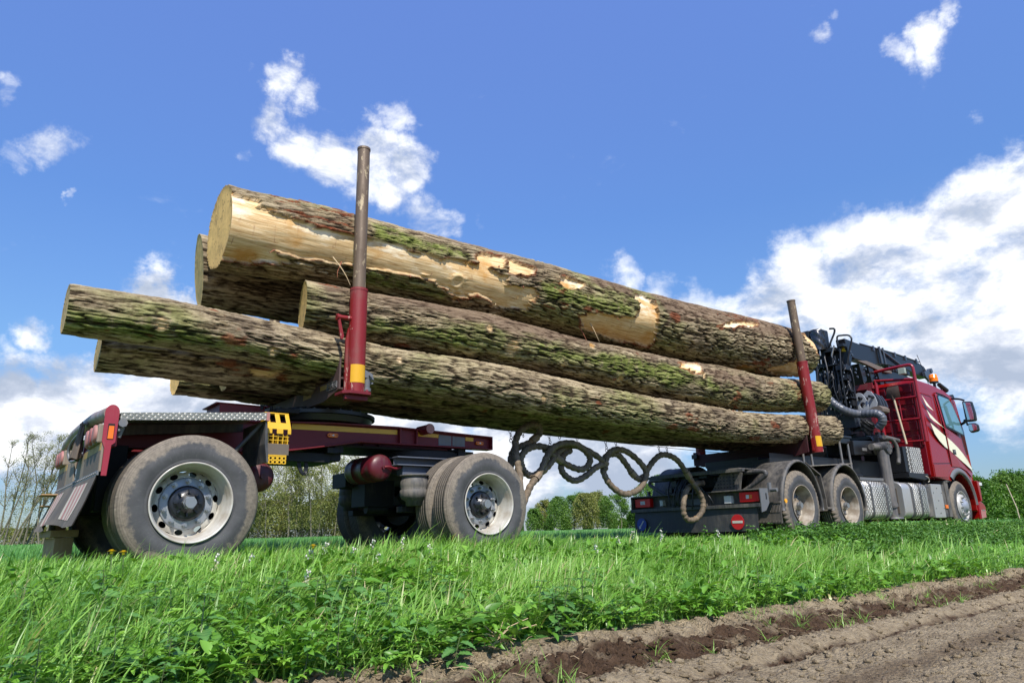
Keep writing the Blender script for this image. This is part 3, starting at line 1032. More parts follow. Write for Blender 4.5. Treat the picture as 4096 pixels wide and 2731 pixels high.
def plants():
    protos = [make_nettle(h, i*7+3, big=b) for i, (h, b) in enumerate(((0.30, 1.15), (0.24, 1.0), (0.34, 1.1), (0.19, 0.95)))]
    fl = [make_nettle(h, 90+i, flower=True, big=0.62) for i, h in enumerate((0.24, 0.20))]
    cm = children_map()
    spots = []
    rd = random.Random(5)
    # nettles in the lower left corner and two clumps at the soil edge
    while len(spots) < 84:
        x = rd.uniform(-0.1, 1.9); y = rd.uniform(-4.25, -3.0)
        if math.hypot(x, y+6.99) < 2.4 or math.hypot(x-0.0, y+6.99) > 4.3: continue
        if any(math.hypot(x-a, y-b) < 0.075 for a, b in spots): continue
        spots.append((x, y))
    for cx_, cy_, n, s in ((2.75, -3.95, 9, 0.14), (3.5, -3.7, 6, 0.16), (2.2, -3.4, 6, 0.2), (1.7, -2.9, 6, 0.35), (4.6, -3.6, 5, 0.3), (2.6, -2.5, 5, 0.4)):
        for _ in range(n): spots.append((rd.gauss(cx_, s), rd.gauss(cy_, s)))
    used = set()
    for i, (x, y) in enumerate(spots):
        p = i % 4
        o = protos[p] if p not in used else copy_tree(protos[p], None, cm)
        used.add(p)
        o.location = (x, y, float(ground_z(np.array([x]), np.array([y]))[0])-0.01)
        o.rotation_euler = (rd.uniform(-.12, .12), rd.uniform(-.12, .12), rd.uniform(0, 6.28))
        s = rd.uniform(0.8, 1.15)*(0.7 if y > -3.0 else 1.0); o.scale = (s, s, s*0.88)
        tag(o, 'dark green stinging nettle with toothed leaves growing in the bank grass', 'nettle', 'stinging nettles on the bank')
    used = set()
    fs = [(1.35, -2.3), (1.6, -2.15), (2.15, -2.05), (2.35, -2.1), (2.6, -1.95), (3.05, -2.1), (1.9, -2.35), (5.3, -2.0), (5.6, -1.9), (5.9, -2.0), (6.1, -1.9), (4.6, -2.4), (7.0, -2.0), (1.75, -2.75), (2.9, -1.85), (2.45, -2.35)]
    for i, (x, y) in enumerate(fs):
        p = i % 2
        o = fl[p] if p not in used else copy_tree(fl[p], None, cm)
        used.add(p)
        o.location = (x, y, float(ground_z(np.array([x]), np.array([y]))[0])+0.01)
        o.rotation_euler = (rd.uniform(-.1, .1), rd.uniform(-.1, .1), rd.uniform(0, 6.28))
        tag(o, 'white flowering dead nettle among the grass below the trailer', 'wildflower', 'white flowering dead nettles')
    # dandelions
    DL = {0: 'yellow dandelion left of the other one at the foot of the big rear trailer wheel', 1: 'yellow dandelion nearest to the big rear trailer wheel', 2: 'small yellow dandelion alone in the grass between the two trailer wheels'}
    for i, (x, y, zt) in enumerate(((0.755, -2.4, 0.173), (0.815, -2.4, 0.166), (1.94, -2.4, 0.164))):
        gz = float(ground_z(np.array([x]), np.array([y]))[0])
        r = empty('dandelion', (x, y, gz))
        MB().tube([(x+0.02, y, gz), (x+0.01, y, (gz+zt)/2), (x, y, zt)], 0.0028, n=6).build('stem', MAT['stem'], r)
        f = MB()
        for ring, (n_, rr_, hz) in enumerate(((20, 0.024, 0.0), (16, 0.018, 0.004), (10, 0.011, 0.008))):
            for k in range(n_):
                a = 2*math.pi*k/n_+ring*0.2
                ca, sa = math.cos(a), math.sin(a)
                w_ = 0.0035
                c0 = Vector((x+ca*0.004, y+sa*0.004, zt+hz)); c1 = Vector((x+ca*rr_, y+sa*rr_, zt+hz+0.004))
                sd = Vector((-sa, ca, 0))*w_
                b_ = len(f.v)
                f.add([c0-sd*.5, c0+sd*.5, c1+sd*.6, c1-sd*.6], [(0, 1, 2, 3)])
        f.sphere((x, y, zt-0.006), 0.009, 8, 6)
        f.build('flower_head', MAT['dandelion'], r)
        tag(r, DL[i], 'dandelion', 'dandelions')


plants()


# ------------------------------------------------------------------ clods, straw
def clods():
    V = []; F = []
    ico_v = []; m_ = MB().sphere((0, 0, 0), 1, 8, 5)
    m_ = MB().sphere((0, 0, 0), 1, 6, 4)
    bv = np.array(m_.v); bf = np.array([f if len(f) == 4 else f+(f[-1],) for f in m_.f])
    n = 26000
    x = 0.6+17*rng.random(n)**1.5; y = rng.uniform(-6.0, -4.15, n)
    ok, d = in_view(x, y)
    p = np.minimum(1, (3.5/d)**1.2)*(0.40+0.60*sstep(-5.0, -4.7, y))
    k = ok & (rng.random(n) < p)
    x, y = x[k], y[k]
    z = ground_z(x, y)
    s = 0.0035+0.016*rng.random(len(x))**4.5
    big = rng.random(len(x)) < 0.004
    s[big] = rng.uniform(0.018, 0.032, big.sum())
    base = 0
    for i in range(len(x)):
        q = bv*np.array([s[i]*rng.uniform(.8, 1.5), s[i]*rng.uniform(.7, 1.2), s[i]*rng.uniform(.5, .9)])
        q = q*(1+0.9*(vn2(bv[:, 0]*2.3+i*7.1, bv[:, 1]*2.3+bv[:, 2]*1.9+i, 3)[:, None]-0.5))
        a = rng.uniform(0, 6.28)
        q = np.stack([q[:, 0]*math.cos(a)-q[:, 1]*math.sin(a), q[:, 0]*math.sin(a)+q[:, 1]*math.cos(a), q[:, 2]], 1)
        V.append(q+np.array([x[i], y[i], z[i]+s[i]*0.25])); F.append(bf+base); base += len(bv)
    o = np_mesh('soil_clods', np.concatenate(V), np.concatenate(F), MAT['soil'], smooth=False)
    tag(o, 'loose crumbled clods lying on the ploughed soil', 'clods', kind='stuff')


clods()


def straws():
    b = MB()
    rd = random.Random(9)
    for i in range(150):
        x = rd.uniform(0.9, 9); y = rd.gauss(-4.35, 0.22)
        if math.hypot(x, y+6.99) < 2.3: continue
        z = float(ground_z(np.array([x]), np.array([y]))[0])+0.012
        a = rd.uniform(0, 3.14); l = rd.uniform(0.03, 0.13)
        b.tube([(x, y, z), (x+l*.5*math.cos(a), y+l*.5*math.sin(a), z+0.012), (x+l*math.cos(a), y+l*math.sin(a), z+rd.uniform(-.004, .02))], rd.uniform(0.0007, 0.0015), n=4)
    o = b.build('straw_litter', MAT['straw'])
    tag(o, 'dry straw bits scattered on the soil edge', 'straw', kind='stuff')
    LB = ['tangle of dry pale stalks on the soil edge', ]
    t = MB()
    for i in range(22):
        a = rd.uniform(0.4, 2.6); l = rd.uniform(0.08, 0.22)
        x = 2.15+rd.uniform(-.1, .1); y = -4.12+rd.uniform(-.05, .05)
        z = float(ground_z(np.array([x]), np.array([y]))[0])+0.02
        t.tube([(x, y, z), (x+l*.5*math.cos(a), y-.02, z+l*.35), (x+l*math.cos(a), y+rd.uniform(-.08, .03), z+l*rd.uniform(.1, .6))], 0.0022, n=4)
    o = t.build('dry_stalks', MAT['straw']); tag(o, LB[0], 'dry stalks')


straws()

# ------------------------------------------------------------------ trees
MAT['bark_tree'] = paint('tree_trunk_bark', (0.17, 0.15, 0.105), 0.9, amt=0.4, scale=1.5, dirt=(0.055, 0.07, 0.025), bmp=0.4)


def tree_leaf_mat(name, stops, trans=0.3):
    return leaf_mat(name, stops, trans, 0.6)


MAT['leaf_olive'] = tree_leaf_mat('young_olive_leaves', [(0.0, (0.10, 0.12, 0.026)), (0.5, (0.23, 0.25, 0.055)), (1.0, (0.38, 0.39, 0.11))])
MAT['leaf_grey'] = tree_leaf_mat('budding_grey_leaves', [(0.0, (0.13, 0.14, 0.055)), (0.5, (0.24, 0.25, 0.095)), (1.0, (0.36, 0.36, 0.17))])
MAT['leaf_green'] = tree_leaf_mat('spring_green_leaves', [(0.0, (0.045, 0.115, 0.014)), (0.5, (0.105, 0.215, 0.026)), (1.0, (0.21, 0.33, 0.055))])
MAT['leaf_deep'] = tree_leaf_mat('hedge_green_leaves', [(0.0, (0.030, 0.095, 0.008)), (0.5, (0.075, 0.185, 0.014)), (1.0, (0.16, 0.30, 0.030))])


def limb(mb, pts, r0, r1, n=5):
    N = len(pts)
    mb.tube(pts, r0, n=n, rr=[r0+(r1-r0)*i/(N-1) for i in range(N)])


def tree(az_deg, dist, h, crown, base, kind, mat, seed, nleaf, leaf, label, cat, group, lean=0.0, name='tree', forks=None, tufts=None):
    """az_deg: bearing east of +X; crown: radius; base: height where the crown starts"""
    rd = random.Random(seed); rg = np.random.default_rng(seed)
    x0 = CAM.x+dist*math.cos(math.radians(az_deg)); y0 = CAM.y+dist*math.sin(math.radians(az_deg))
    root = empty(name, (x0, y0, 0))
    t = MB(); tips = []
    rt_ = Vector((math.cos(math.radians(az_deg-90)), math.sin(math.radians(az_deg-90)), 0))
    def wander(p, d, L, r, lvl):
        seg = 5; pts = [p.copy()]
        for i in range(seg):
            d = (d+Vector((rd.gauss(0, .10), rd.gauss(0, .10), rd.gauss(0.03, .06)))).normalized()
            p = p+d*(L/seg); pts.append(p.copy())
            if lvl < 2 and i >= 1:
                for _ in range(2 if lvl == 0 else 2):
                    a = rd.uniform(0, 6.28)
                    if kind == 'poplar':
                        o = Vector((math.cos(a), math.sin(a), rd.uniform(0.9, 1.9))).normalized()
                        LL = crown*rd.uniform(0.9, 1.6)*(0.75 if lvl else 1.0)
                    else:
                        o = Vector((math.cos(a), math.sin(a), rd.uniform(0.15, 1.0))).normalized()
                        LL = crown*rd.uniform(0.55, 1.0)*(0.6 if lvl else 1.0)
                    if p.z > base or lvl:
                        LL *= max(0.35, 1-0.6*max(0, (p.z-base)/(h-base+.01)))
                        wander(p, o, LL, r*0.45, lvl+1)
            if lvl >= 1: tips.append((p.copy(), lvl))
        limb(t, pts, r, r*0.25, 5 if lvl == 0 else 4)
        tips.append((pts[-1], lvl))
    nf = forks or 1
    for q in range(nf):
        d0 = (Vector((0, 0, 1))+rt_*(lean+rd.gauss(0, .05)+(q-(nf-1)/2)*0.22)).normalized()
        wander(Vector((x0, y0, -0.1))+rt_*(q*0.12), d0, h*rd.uniform(0.86, 0.95), h*(0.007 if kind == 'poplar' else 0.011)+0.02, 0)
    t.build('trunk', MAT['bark_tree'], root)
    P = np.array([tuple(a) for a, l in tips])
    keep = P[:, 2] > base*0.75
    P = P[keep] if keep.any() else P
    # clumps round the twigs, uneven in size and density
    w = rg.gamma(0.9, 1.0, len(P)); w /= w.sum()
    idx = rg.choice(len(P), nleaf, p=w)
    sp = crown*(0.14 if kind == 'poplar' else 0.10)
    c = P[idx]+rg.normal(0, 1, (nleaf, 3))*np.array([sp, sp, sp*0.8])
    if kind == 'poplar':
        k = int(nleaf*0.62)
        zz = base*0.5+(h-base*0.5)*rg.random(k)**0.85
        a = rg.uniform(0, 6.28, k)
        f_ = np.clip((zz-base*0.5)/(h-base*0.5), 0, 1)
        env = crown*(0.55+0.55*np.sin(np.pi*np.clip(f_*0.85+0.12, 0, 1)))*(0.75+0.5*vn2(zz*1.1, a, seed))
        rr_ = env*rg.random(k)**0.7
        lx = (lean*zz+0.0)
        c[:k] = np.stack([x0+rr_*np.cos(a)+rt_.x*lx, y0+rr_*np.sin(a)+rt_.y*lx, zz], 1)
        g_ = fbm2(c[:, 0]*1.9+c[:, 1]*1.4, c[:, 2]*1.5, 3, seed+5)
        c = c[g_ > 0.43]
    if kind == 'bush':
        k = int(nleaf*0.86)
        a = rg.uniform(0, 6.28, k); rr_ = crown*np.sqrt(rg.random(k))*1.0
        zz = base+(h-base)*rg.random(k)**0.8
        lob = 0.72+0.5*vn2(a*1.6, zz*0.9, seed)
        rr_ = rr_*lob*np.sqrt(np.clip(1-((zz-h*0.35)/(h*0.68))**2, 0.02, 1))
        c[:k] = np.stack([x0+rr_*np.cos(a), y0+rr_*np.sin(a), zz], 1)
        g_ = fbm2(c[:, 0]*1.3+c[:, 2]*0.7, c[:, 1]*1.3-c[:, 2]*0.9, 2, seed+5)
        c = c[g_ > 0.36]
    c = c[c[:, 2] > 0.05]
    N = len(c)
    # each clump leaf: a bent little quad
    n_ = rg.normal(0, 1, (N, 3)); n_ /= np.linalg.norm(n_, axis=1)[:, None]
    ref = rg.normal(0, 1, (N, 3))
    e1 = np.cross(n_, ref); e1 /= np.linalg.norm(e1, axis=1)[:, None]
    e2 = np.cross(n_, e1)
    s = leaf*rg.uniform(0.5, 1.25, N)[:, None]
    V = np.stack([c-e1*s, c+e2*s*0.6, c+e1*s, c-e2*s*0.6], 1).reshape(-1, 3)
    F = np.arange(N*4).reshape(-1, 4)
    tn = np.clip(rg.normal(0.45, 0.17, N)+0.35*(vn2(c[:, 0]*0.8/crown*2, c[:, 2]*0.9/crown*2+c[:, 1], seed)-0.5), 0, 1)
    np_mesh('crown', V, F, mat, root, smooth=False, attrs={'tint': ('FLOAT', np.repeat(tn, 4))})
    tag(root, label, cat, group)
    return root


def az_of(px):
    """bearing (deg) of a column of the photo (2352 px wide) on the horizon"""
    X = (px-1176)*4096/2352; Y = 430*4096/2352
    d = fw*2766.392+rt*X-up*(Y-0.027*(px-1176)*1.74)
    return math.degrees(math.atan2(d.y, d.x))


ORD = ['first', 'second', 'third', 'fourth', 'fifth', 'sixth', 'seventh', 'eighth', 'ninth', 'tenth', 'eleventh', 'twelfth', 'thirteenth', 'fourteenth']


def tree_rows():
    k = 0
    cnt = {'g': 0, 'o': 0, 'h': 0, 'p': 0}
    # thin windblown poplars at the far left
    left = [(-14, 62, 8.6), (8, 64, 9.2), (22, 70, 10.4), (38, 62, 8.4), (54, 63, 9.2), (72, 66, 9.6), (92, 62, 9.3), (108, 68, 10.2), (128, 64, 9.5), (150, 66, 9.6), (172, 66, 9.4)]
    for i, (px, d, h) in enumerate(left):
        tree(az_of(px), d, h*0.90, 0.72, 2.6, 'poplar', MAT['leaf_grey'], 100+i, 2600, 0.045,
             ORD[i]+' thin leaning poplar with sparse new leaves, counted from the left edge', 'tree', 'thin poplars at the left edge', lean=0.16, name='poplar_tree', forks=1 if i % 2 else 2)
    for i, px in enumerate((10, 60, 110, 165)):
        tree(az_of(px), 72, 1.5, 1.6, 0.1, 'bush', MAT['leaf_olive'], 140+i, 2600, 0.075, ORD[i]+' low scrubby bush from the left at the foot of the poplars', 'bush', 'bushes under the poplars', name='bush')
    # wood behind the trailer, pale trunks
    mid = [(560, 74, 6.6), (590, 76, 7.2), (612, 70, 7.4), (640, 78, 8.6), (662, 72, 8.8), (676, 74, 9.0), (690, 76, 9.9), (715, 72, 9.4), (728, 73, 9.9), (740, 78, 9.6), (768, 76, 8.2), (800, 80, 8.4), (835, 82, 8.8), (870, 84, 8.2), (910, 84, 7.8), (950, 86, 7.2)]
    ORD.extend(['fifteenth', 'sixteenth', 'seventeenth'])
    for i, (px, d, h) in enumerate(mid):
        tree(az_of(px), d, h, 1.3, 1.8, 'poplar', MAT['leaf_olive'], 200+i, 7500, 0.065,
             ORD[i]+' olive green pale-trunked tree, from the left, in the wood behind the trailer', 'tree', 'wood behind the trailer', lean=0.02, name='woodland_tree', forks=2 if i % 3 == 0 else 1)
    for i, px in enumerate((570, 612, 650, 690, 730, 765, 800, 850)):
        tree(az_of(px), 78+i % 3, 3.3+(i % 3)*0.7, 2.4, 0.1, 'bush', MAT['leaf_olive'], 240+i, 9000, 0.085, ORD[i]+' olive bush, from the left, under the wood behind the trailer', 'bush', 'undergrowth of the wood', name='bush')
    # rounder trees across the field, seen under the hanging hose
    cen = [(1190, 125, 3.0, 'g'), (1228, 120, 3.8, 'g'), (1252, 122, 5.2, 'o'), (1285, 118, 5.6, 'g'), (1318, 122, 5.9, 'g'), (1345, 118, 6.0, 'o'), (1372, 124, 6.4, 'o'), (1398, 120, 5.6, 'g'), (1426, 112, 5.2, 'g'), (1455, 120, 3.0, 'd'), (1490, 118, 7.2, 'g'), (1530, 110, 8.0, 'g'), (1408, 128, 2.2, 'd'), (1432, 128, 2.0, 'd'), (1300, 130, 2.4, 'd'), (1350, 130, 2.4, 'd'), (1262, 130, 2.4, 'd')]
    mm = {'g': MAT['leaf_green'], 'o': MAT['leaf_olive'], 'd': MAT['leaf_deep']}
    LB = {'g': ' spring green tree, from the left, in the tree group under the hoses', 'o': ' olive tinged tree, from the left, in the tree group under the hoses', 'd': 'low deep green scrub at the foot of the tree group under the hoses'}
    for i, (px, d, h, c_) in enumerate(cen):
        pre = ORD[cnt[c_]] if c_ in 'go' and px != 1426 else ''
        if px != 1426 and c_ in 'go': cnt[c_] += 1
        tree(az_of(px), d, h, h*0.42, h*0.06, 'round' if px == 1426 else 'bush', mm[c_], 300+i, 3600 if px == 1426 else 11000, 0.11,
             pre+LB[c_] if px != 1426 else 'airy round tree with thin crown standing alone at the right end of the group', 'tree', 'low scrub of the tree group' if c_ == 'd' else None if px == 1426 else ('round green trees across the field' if c_ == 'g' else 'olive trees across the field'), name='field_tree')
    # dense hedge on the right
    rgt = [(2205, 40, 1.9), (2240, 40, 2.15), (2262, 42, 2.1), (2288, 42, 1.85), (2306, 44, 1.95), (2326, 43, 2.35), (2348, 45, 2.3), (2375, 45, 2.35), (2400, 46, 2.35), (2440, 46, 2.3), (2180, 46, 2.0)]
    rgt.sort()
    for i, (px, d, h) in enumerate(rgt):
        kk = 'h' if i % 3 else 'p'; pre = ORD[cnt[kk]]; cnt[kk] += 1
        tree(az_of(px), d, h, 1.35, 0.05, 'bush', MAT['leaf_deep'] if i % 3 else MAT['leaf_green'], 400+i, 15000, 0.060,
             pre+(' deep green bush, from the left, in the hedge right of the cab' if i % 3 else ' paler green bush, from the left, in the hedge right of the cab'), 'bush', 'deep green hedge bushes at the right' if i % 3 else 'paler hedge bushes at the right', name='hedge_bush')


tree_rows()
a_ = math.radians(az_of(2336)); a2 = math.radians(az_of(2342))
pl = MB().tube([(CAM.x+24*math.cos(a2), CAM.y+24*math.sin(a2), -0.1), (CAM.x+24.1*math.cos((a_+a2)/2), CAM.y+24.1*math.sin((a_+a2)/2), 0.5), (CAM.x+24.2*math.cos(a_+0.004), CAM.y+24.2*math.sin(a_+0.004), 1.15)], 0.013, n=6).build('stick', MAT['woodpole'])
tag(pl, 'thin pale stick leaning in front of the hedge at the far right', 'stick')

# ------------------------------------------------------------------ logs
def bark_material():
    m, g, b, _ = new_mat('oak_bark')
    at = g.n('ShaderNodeAttribute', attribute_name='mask')
    sep = g.n('ShaderNodeSeparateColor'); g.put(sep.inputs[0], at.outputs['Color'])
    wood, moss, red = sep.outputs[0], sep.outputs[1], sep.outputs[2]
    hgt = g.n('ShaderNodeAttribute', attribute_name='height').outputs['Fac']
    mud = g.n('ShaderNodeAttribute', attribute_name='mud').outputs['Fac']
    oc = g.n('ShaderNodeTexCoord').outputs['Object']
    st = g.scale(oc, (4.0, 14.0, 14.0))
    fine = g.noise(st, 4.0, 8, 0.68)
    grain = g.noise(oc, 60, 5, 0.7)
    mott = g.noise(oc, 2.6, 5, 0.6)
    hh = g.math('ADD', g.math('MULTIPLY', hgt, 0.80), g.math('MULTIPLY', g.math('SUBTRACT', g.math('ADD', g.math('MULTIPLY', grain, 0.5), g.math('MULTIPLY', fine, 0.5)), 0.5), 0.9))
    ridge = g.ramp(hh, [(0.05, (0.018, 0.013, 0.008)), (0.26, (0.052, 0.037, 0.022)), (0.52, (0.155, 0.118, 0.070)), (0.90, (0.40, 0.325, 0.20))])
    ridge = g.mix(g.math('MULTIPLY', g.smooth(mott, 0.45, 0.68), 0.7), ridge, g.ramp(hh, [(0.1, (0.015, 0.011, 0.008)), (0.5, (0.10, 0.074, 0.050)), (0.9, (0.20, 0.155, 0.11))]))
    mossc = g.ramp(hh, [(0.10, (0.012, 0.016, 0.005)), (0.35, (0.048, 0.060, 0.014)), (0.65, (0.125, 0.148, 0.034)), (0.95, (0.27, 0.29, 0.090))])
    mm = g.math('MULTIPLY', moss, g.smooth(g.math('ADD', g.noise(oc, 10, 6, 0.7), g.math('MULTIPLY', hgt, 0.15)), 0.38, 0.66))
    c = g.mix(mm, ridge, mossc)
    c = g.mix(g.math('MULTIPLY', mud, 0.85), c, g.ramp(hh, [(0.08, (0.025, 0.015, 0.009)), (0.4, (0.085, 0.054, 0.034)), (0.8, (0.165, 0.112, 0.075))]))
    redc = g.ramp(grain, [(0.3, (0.07, 0.018, 0.010)), (0.6, (0.22, 0.065, 0.028)), (0.8, (0.40, 0.20, 0.10))])
    c = g.mix(red, c, redc)
    # bare sapwood, fibres along the log
    fib = g.noise(g.scale(oc, (1.2, 26.0, 26.0)), 3.0, 7, 0.62)
    blot = g.noise(oc, 1.9, 5, 0.6)
    wc = g.ramp(fib, [(0.28, (0.32, 0.17, 0.065)), (0.48, (0.62, 0.43, 0.21)), (0.75, (0.84, 0.69, 0.44))])
    wc = g.mix(g.math('MULTIPLY', g.smooth(blot, 0.50, 0.66), 0.8), wc, (0.50, 0.25, 0.06))
    wc = g.mix(g.smooth(g.noise(g.scale(oc, (6, 1.5, 30)), 2.0, 6, 0.7), 0.58, 0.74), wc, (0.20, 0.09, 0.045))
    wc = g.mix(g.smooth(g.noise(g.scale(oc, (9, 2, 2)), 2.2, 6, 0.65), 0.62, 0.75), wc, (0.28, 0.12, 0.07))
    wc = g.mix(g.math('MULTIPLY', g.smooth(g.noise(g.scale(oc, (0.7, 2, 2)), 1.6, 6, 0.65), 0.53, 0.64), 0.8), wc, (0.88, 0.78, 0.58))
    c = g.mix(wood, c, wc)
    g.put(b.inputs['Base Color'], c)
    b.inputs['Roughness'].default_value = 0.9
    b.inputs['Specular IOR Level'].default_value = 0.1
    hb = g.math('MULTIPLY', g.math('ADD', fine, g.math('MULTIPLY', grain, 0.6)), g.math('SUBTRACT', 1.0, g.math('MULTIPLY', wood, 0.85)))
    bump(g, b, g.math('ADD', hb, g.math('MULTIPLY', g.math('MULTIPLY', fib, wood), 0.25)), 0.75, 0.012)
    return m


def cut_material(name, tone):
    m, g, b, _ = new_mat(name)
    at = g.n('ShaderNodeAttribute', attribute_name='radius').outputs['Fac']
    oc = g.n('ShaderNodeTexCoord').outputs['Object']
    n = g.noise(oc, 5, 6, 0.6)
    rings = g.noise(None, 1.0)
    cmb = g.n('ShaderNodeCombineXYZ'); g.put(cmb.inputs[0], g.math('ADD', g.math('MULTIPLY', at, 60.0), g.math('MULTIPLY', n, 3.0)))
    rings = g.noise(cmb.outputs[0], 1.0, 3, 0.6)
    sawn = g.noise(g.scale(oc, (3, 22, 3)), 2.0, 5, 0.6)
    c = g.ramp(g.math('ADD', g.math('ADD', g.math('MULTIPLY', rings, 0.30), g.math('MULTIPLY', sawn, 0.30)), g.math('MULTIPLY', n, 0.5)), [(0.38, tuple(v*0.45 for v in tone)), (0.53, tone), (0.72, tuple(min(1, v*1.35) for v in tone))])
    spots = g.vor(oc, 16.0)
    c = g.mix(g.smooth(spots, 0.10, 0.20, 0.8, 0.0), c, tuple(v*0.18 for v in tone))
    c = g.mix(g.smooth(at, 0.30, 0.42, 0.0, 0.55), c, tuple(v*0.4 for v in tone))
    g.put(b.inputs['Base Color'], c)
    b.inputs['Roughness'].default_value = 0.85
    bump(g, b, g.math('ADD', n, g.math('MULTIPLY', rings, 0.2)), 0.5, 0.01)
    return m


MAT['bark'] = bark_material()
MAT['cut'] = cut_material('fresh_cut_wood', (0.66, 0.42, 0.13))
MAT['cut_old'] = cut_material('old_cut_wood', (0.36, 0.26, 0.11))
MAT['cut_grey'] = cut_material('grey_weathered_cut', (0.24, 0.215, 0.165))
MAT['cut_front'] = cut_material('pale_cut_wood', (0.52, 0.34, 0.17))


def poly_sd(px, py, poly):
    """signed distance (negative inside) of points to a polygon"""
    P = np.array(poly, dtype=float); n = len(P)
    d = np.full(px.shape, 1e9); inside = np.zeros(px.shape, bool)
    for i in range(n):
        a = P[i]; b_ = P[(i+1) % n]; e = b_-a
        t = np.clip(((px-a[0])*e[0]+(py-a[1])*e[1])/(e@e+1e-12), 0, 1)
        d = np.minimum(d, np.hypot(px-a[0]-t*e[0], py-a[1]-t*e[1]))
        if abs(e[1]) > 1e-12:
            cr = ((a[1] > py) != (b_[1] > py)) & (px < (b_[0]-a[0])*(py-a[1])/(b_[1]-a[1])+a[0])
            inside ^= cr
    return np.where(inside, -d, d)


def make_log(ax, res, seed, label, name='log', bark=0.016, patches=(), knots=(), reds=(), muds=(), moss=(), tilt0=0.0, tilt1=0.0, skew0=0.0, cut0='cut', cut1='cut', lump=0.02, mossy=0.35, top_mud=0.0):
    """ax rows: x, y, z, radius. patches etc. are polygons in (x, angle); angle 0 faces the road side, pi/2 is up"""
    ax = np.array(ax, float)
    x0, x1 = ax[0, 0], ax[-1, 0]
    rm = ax[:, 3].mean()
    nphi = int(round(2*math.pi*rm/(res*0.52))); ns = int(round((x1-x0)/(res*1.45)))
    s = np.linspace(x0, x1, ns+1); ph = np.arange(nphi)/nphi*2*math.pi-math.pi
    # smooth interpolation of the axis
    k = np.linspace(x0, x1, 400)
    ker = np.ones(21)/21
    def sm(c):
        v = np.interp(k, ax[:, 0], ax[:, c]); vv = np.pad(v, 10, mode='edge')
        # keep the slope at the ends
        return np.interp(s, k, np.convolve(vv, ker, 'valid'))
    cy, cz, cr = sm(1), sm(2), sm(3)
    S, P = np.meshgrid(s, ph, indexing='ij')
    S = S.ravel(); P = P.ravel(); RR = np.repeat(cr, nphi)
    v = P*rm                                      # arc length round the log
    per = nphi
    # broad lumps
    cx_, sx_ = np.cos(P), np.sin(P)
    lum = (fbm2(S*0.7+seed, cx_*1.1+5, 3, seed)-0.5)+(fbm2(S*1.1+seed, sx_*1.3+9, 3, seed+3)-0.5)
    R_ = RR+lump*2.0*lum
    # bark plates: long cells running with the grain, waved and of two sizes
    npl = max(8, int(round(2*math.pi*rm/0.025)))
    w1 = (fbm2(S*2.6, cx_*3+sx_*2+seed, 3, seed+11)-0.5)*2.0
    w2 = (fbm2(S*9, cx_*9+sx_*7+seed, 2, seed+12)-0.5)
    vv = (P+math.pi)/(2*math.pi)*npl
    def fld(su, nv, sd):
        """value noise stretched along the log, periodic round it"""
        q = (P+math.pi)/(2*math.pi)*nv
        x = S/su; y = q+w1*0.55+w2*0.5
        ix = np.floor(x); iy = np.floor(y); fx = x-ix; fy = y-iy
        fx = fx*fx*(3-2*fx); fy = fy*fy*(3-2*fy)
        m0 = np.mod(iy, nv); m1 = np.mod(iy+1, nv)
        a_ = _h(ix, m0, 0, sd); b_ = _h(ix+1, m0, 0, sd); c_ = _h(ix, m1, 0, sd); d_ = _h(ix+1, m1, 0, sd)
        return (a_*(1-fx)+b_*fx)*(1-fy)+(c_*(1-fx)+d_*fx)*fy
    n1 = 0.72*fld(0.24, npl, seed+1)+0.28*fld(0.08, npl*2, seed+2)
    n2 = 0.72*fld(0.17, int(npl*1.35), seed+3)+0.28*fld(0.04, npl*3, seed+4)
    l1 = np.clip(np.abs(n1-0.5)/0.13, 0, 1); l2 = np.clip(np.abs(n2-0.5)/0.085, 0, 1)
    f1, f2, cid = worley(S/0.22+w1*0.3, vv*0.45+w1*0.8+w2*0.6, seed+1, None)
    cr_ = np.clip((f2-f1)/0.13, 0, 1)
    rid = fbm2(S*7, vv*1.3+w1, 4, seed+5)
    H = (l1**0.8)*(0.58+0.42*l2**0.8)*(0.80+0.20*cr_)*(0.80+0.35*cid)+0.35*(rid-0.45)
    H = np.clip(H, 0, 1.2)
    wood = np.zeros_like(S); red = np.zeros_like(S); mud = np.zeros_like(S)
    nz = (fbm2(S*6, v*34, 4, seed+21)-0.5)
    nz2 = (fbm2(S*2.5, v*4, 3, seed+22)-0.5)
    for pl in patches:
        pp = [(a, b*rm) for a, b in pl]
        xs_ = [a for a, b in pp]
        sel = (S > min(xs_)-0.3) & (S < max(xs_)+0.3)
        d = poly_sd(S[sel], v[sel], pp)+0.12*nz[sel]+0.07*nz2[sel]
        wood[sel] = np.maximum(wood[sel], sstep(0.006, -0.010, d))
        red[sel] = np.maximum(red[sel], sstep(0.032, 0.004, d-0.05*nz2[sel])*sstep(-0.25, 0.2, nz[sel]+nz2[sel]))
    for pl in reds:
        pp = [(a, b*rm) for a, b in pl]
        d = poly_sd(S, v, pp)+0.13*nz+0.08*nz2
        red = np.maximum(red, sstep(0.02, -0.03, d)*sstep(0.0, 0.12, nz)*0.85)
    for pl in muds:
        pp = [(a, b*rm) for a, b in pl]
        d = poly_sd(S, v, pp)+0.16*nz+0.2*nz2
        mud = np.maximum(mud, sstep(0.05, -0.08, d)*0.9)
    if top_mud > 0:
        mud = np.maximum(mud, top_mud*sstep(0.50, 1.15, P+2.2*nz2)*sstep(2.9, 2.2, P))
    specks = sstep(0.77, 0.81, fbm2(S*2.3+seed, v*5+seed, 4, seed+31))
    red = np.maximum(red, specks*0.8*(1-wood))
    mos = 0.62*sstep(0.72-mossy*0.55, 0.92-mossy*0.35, fbm2(S*0.9+seed*3, v*1.6+seed, 4, seed+41)+0.10*np.cos(P+0.5))
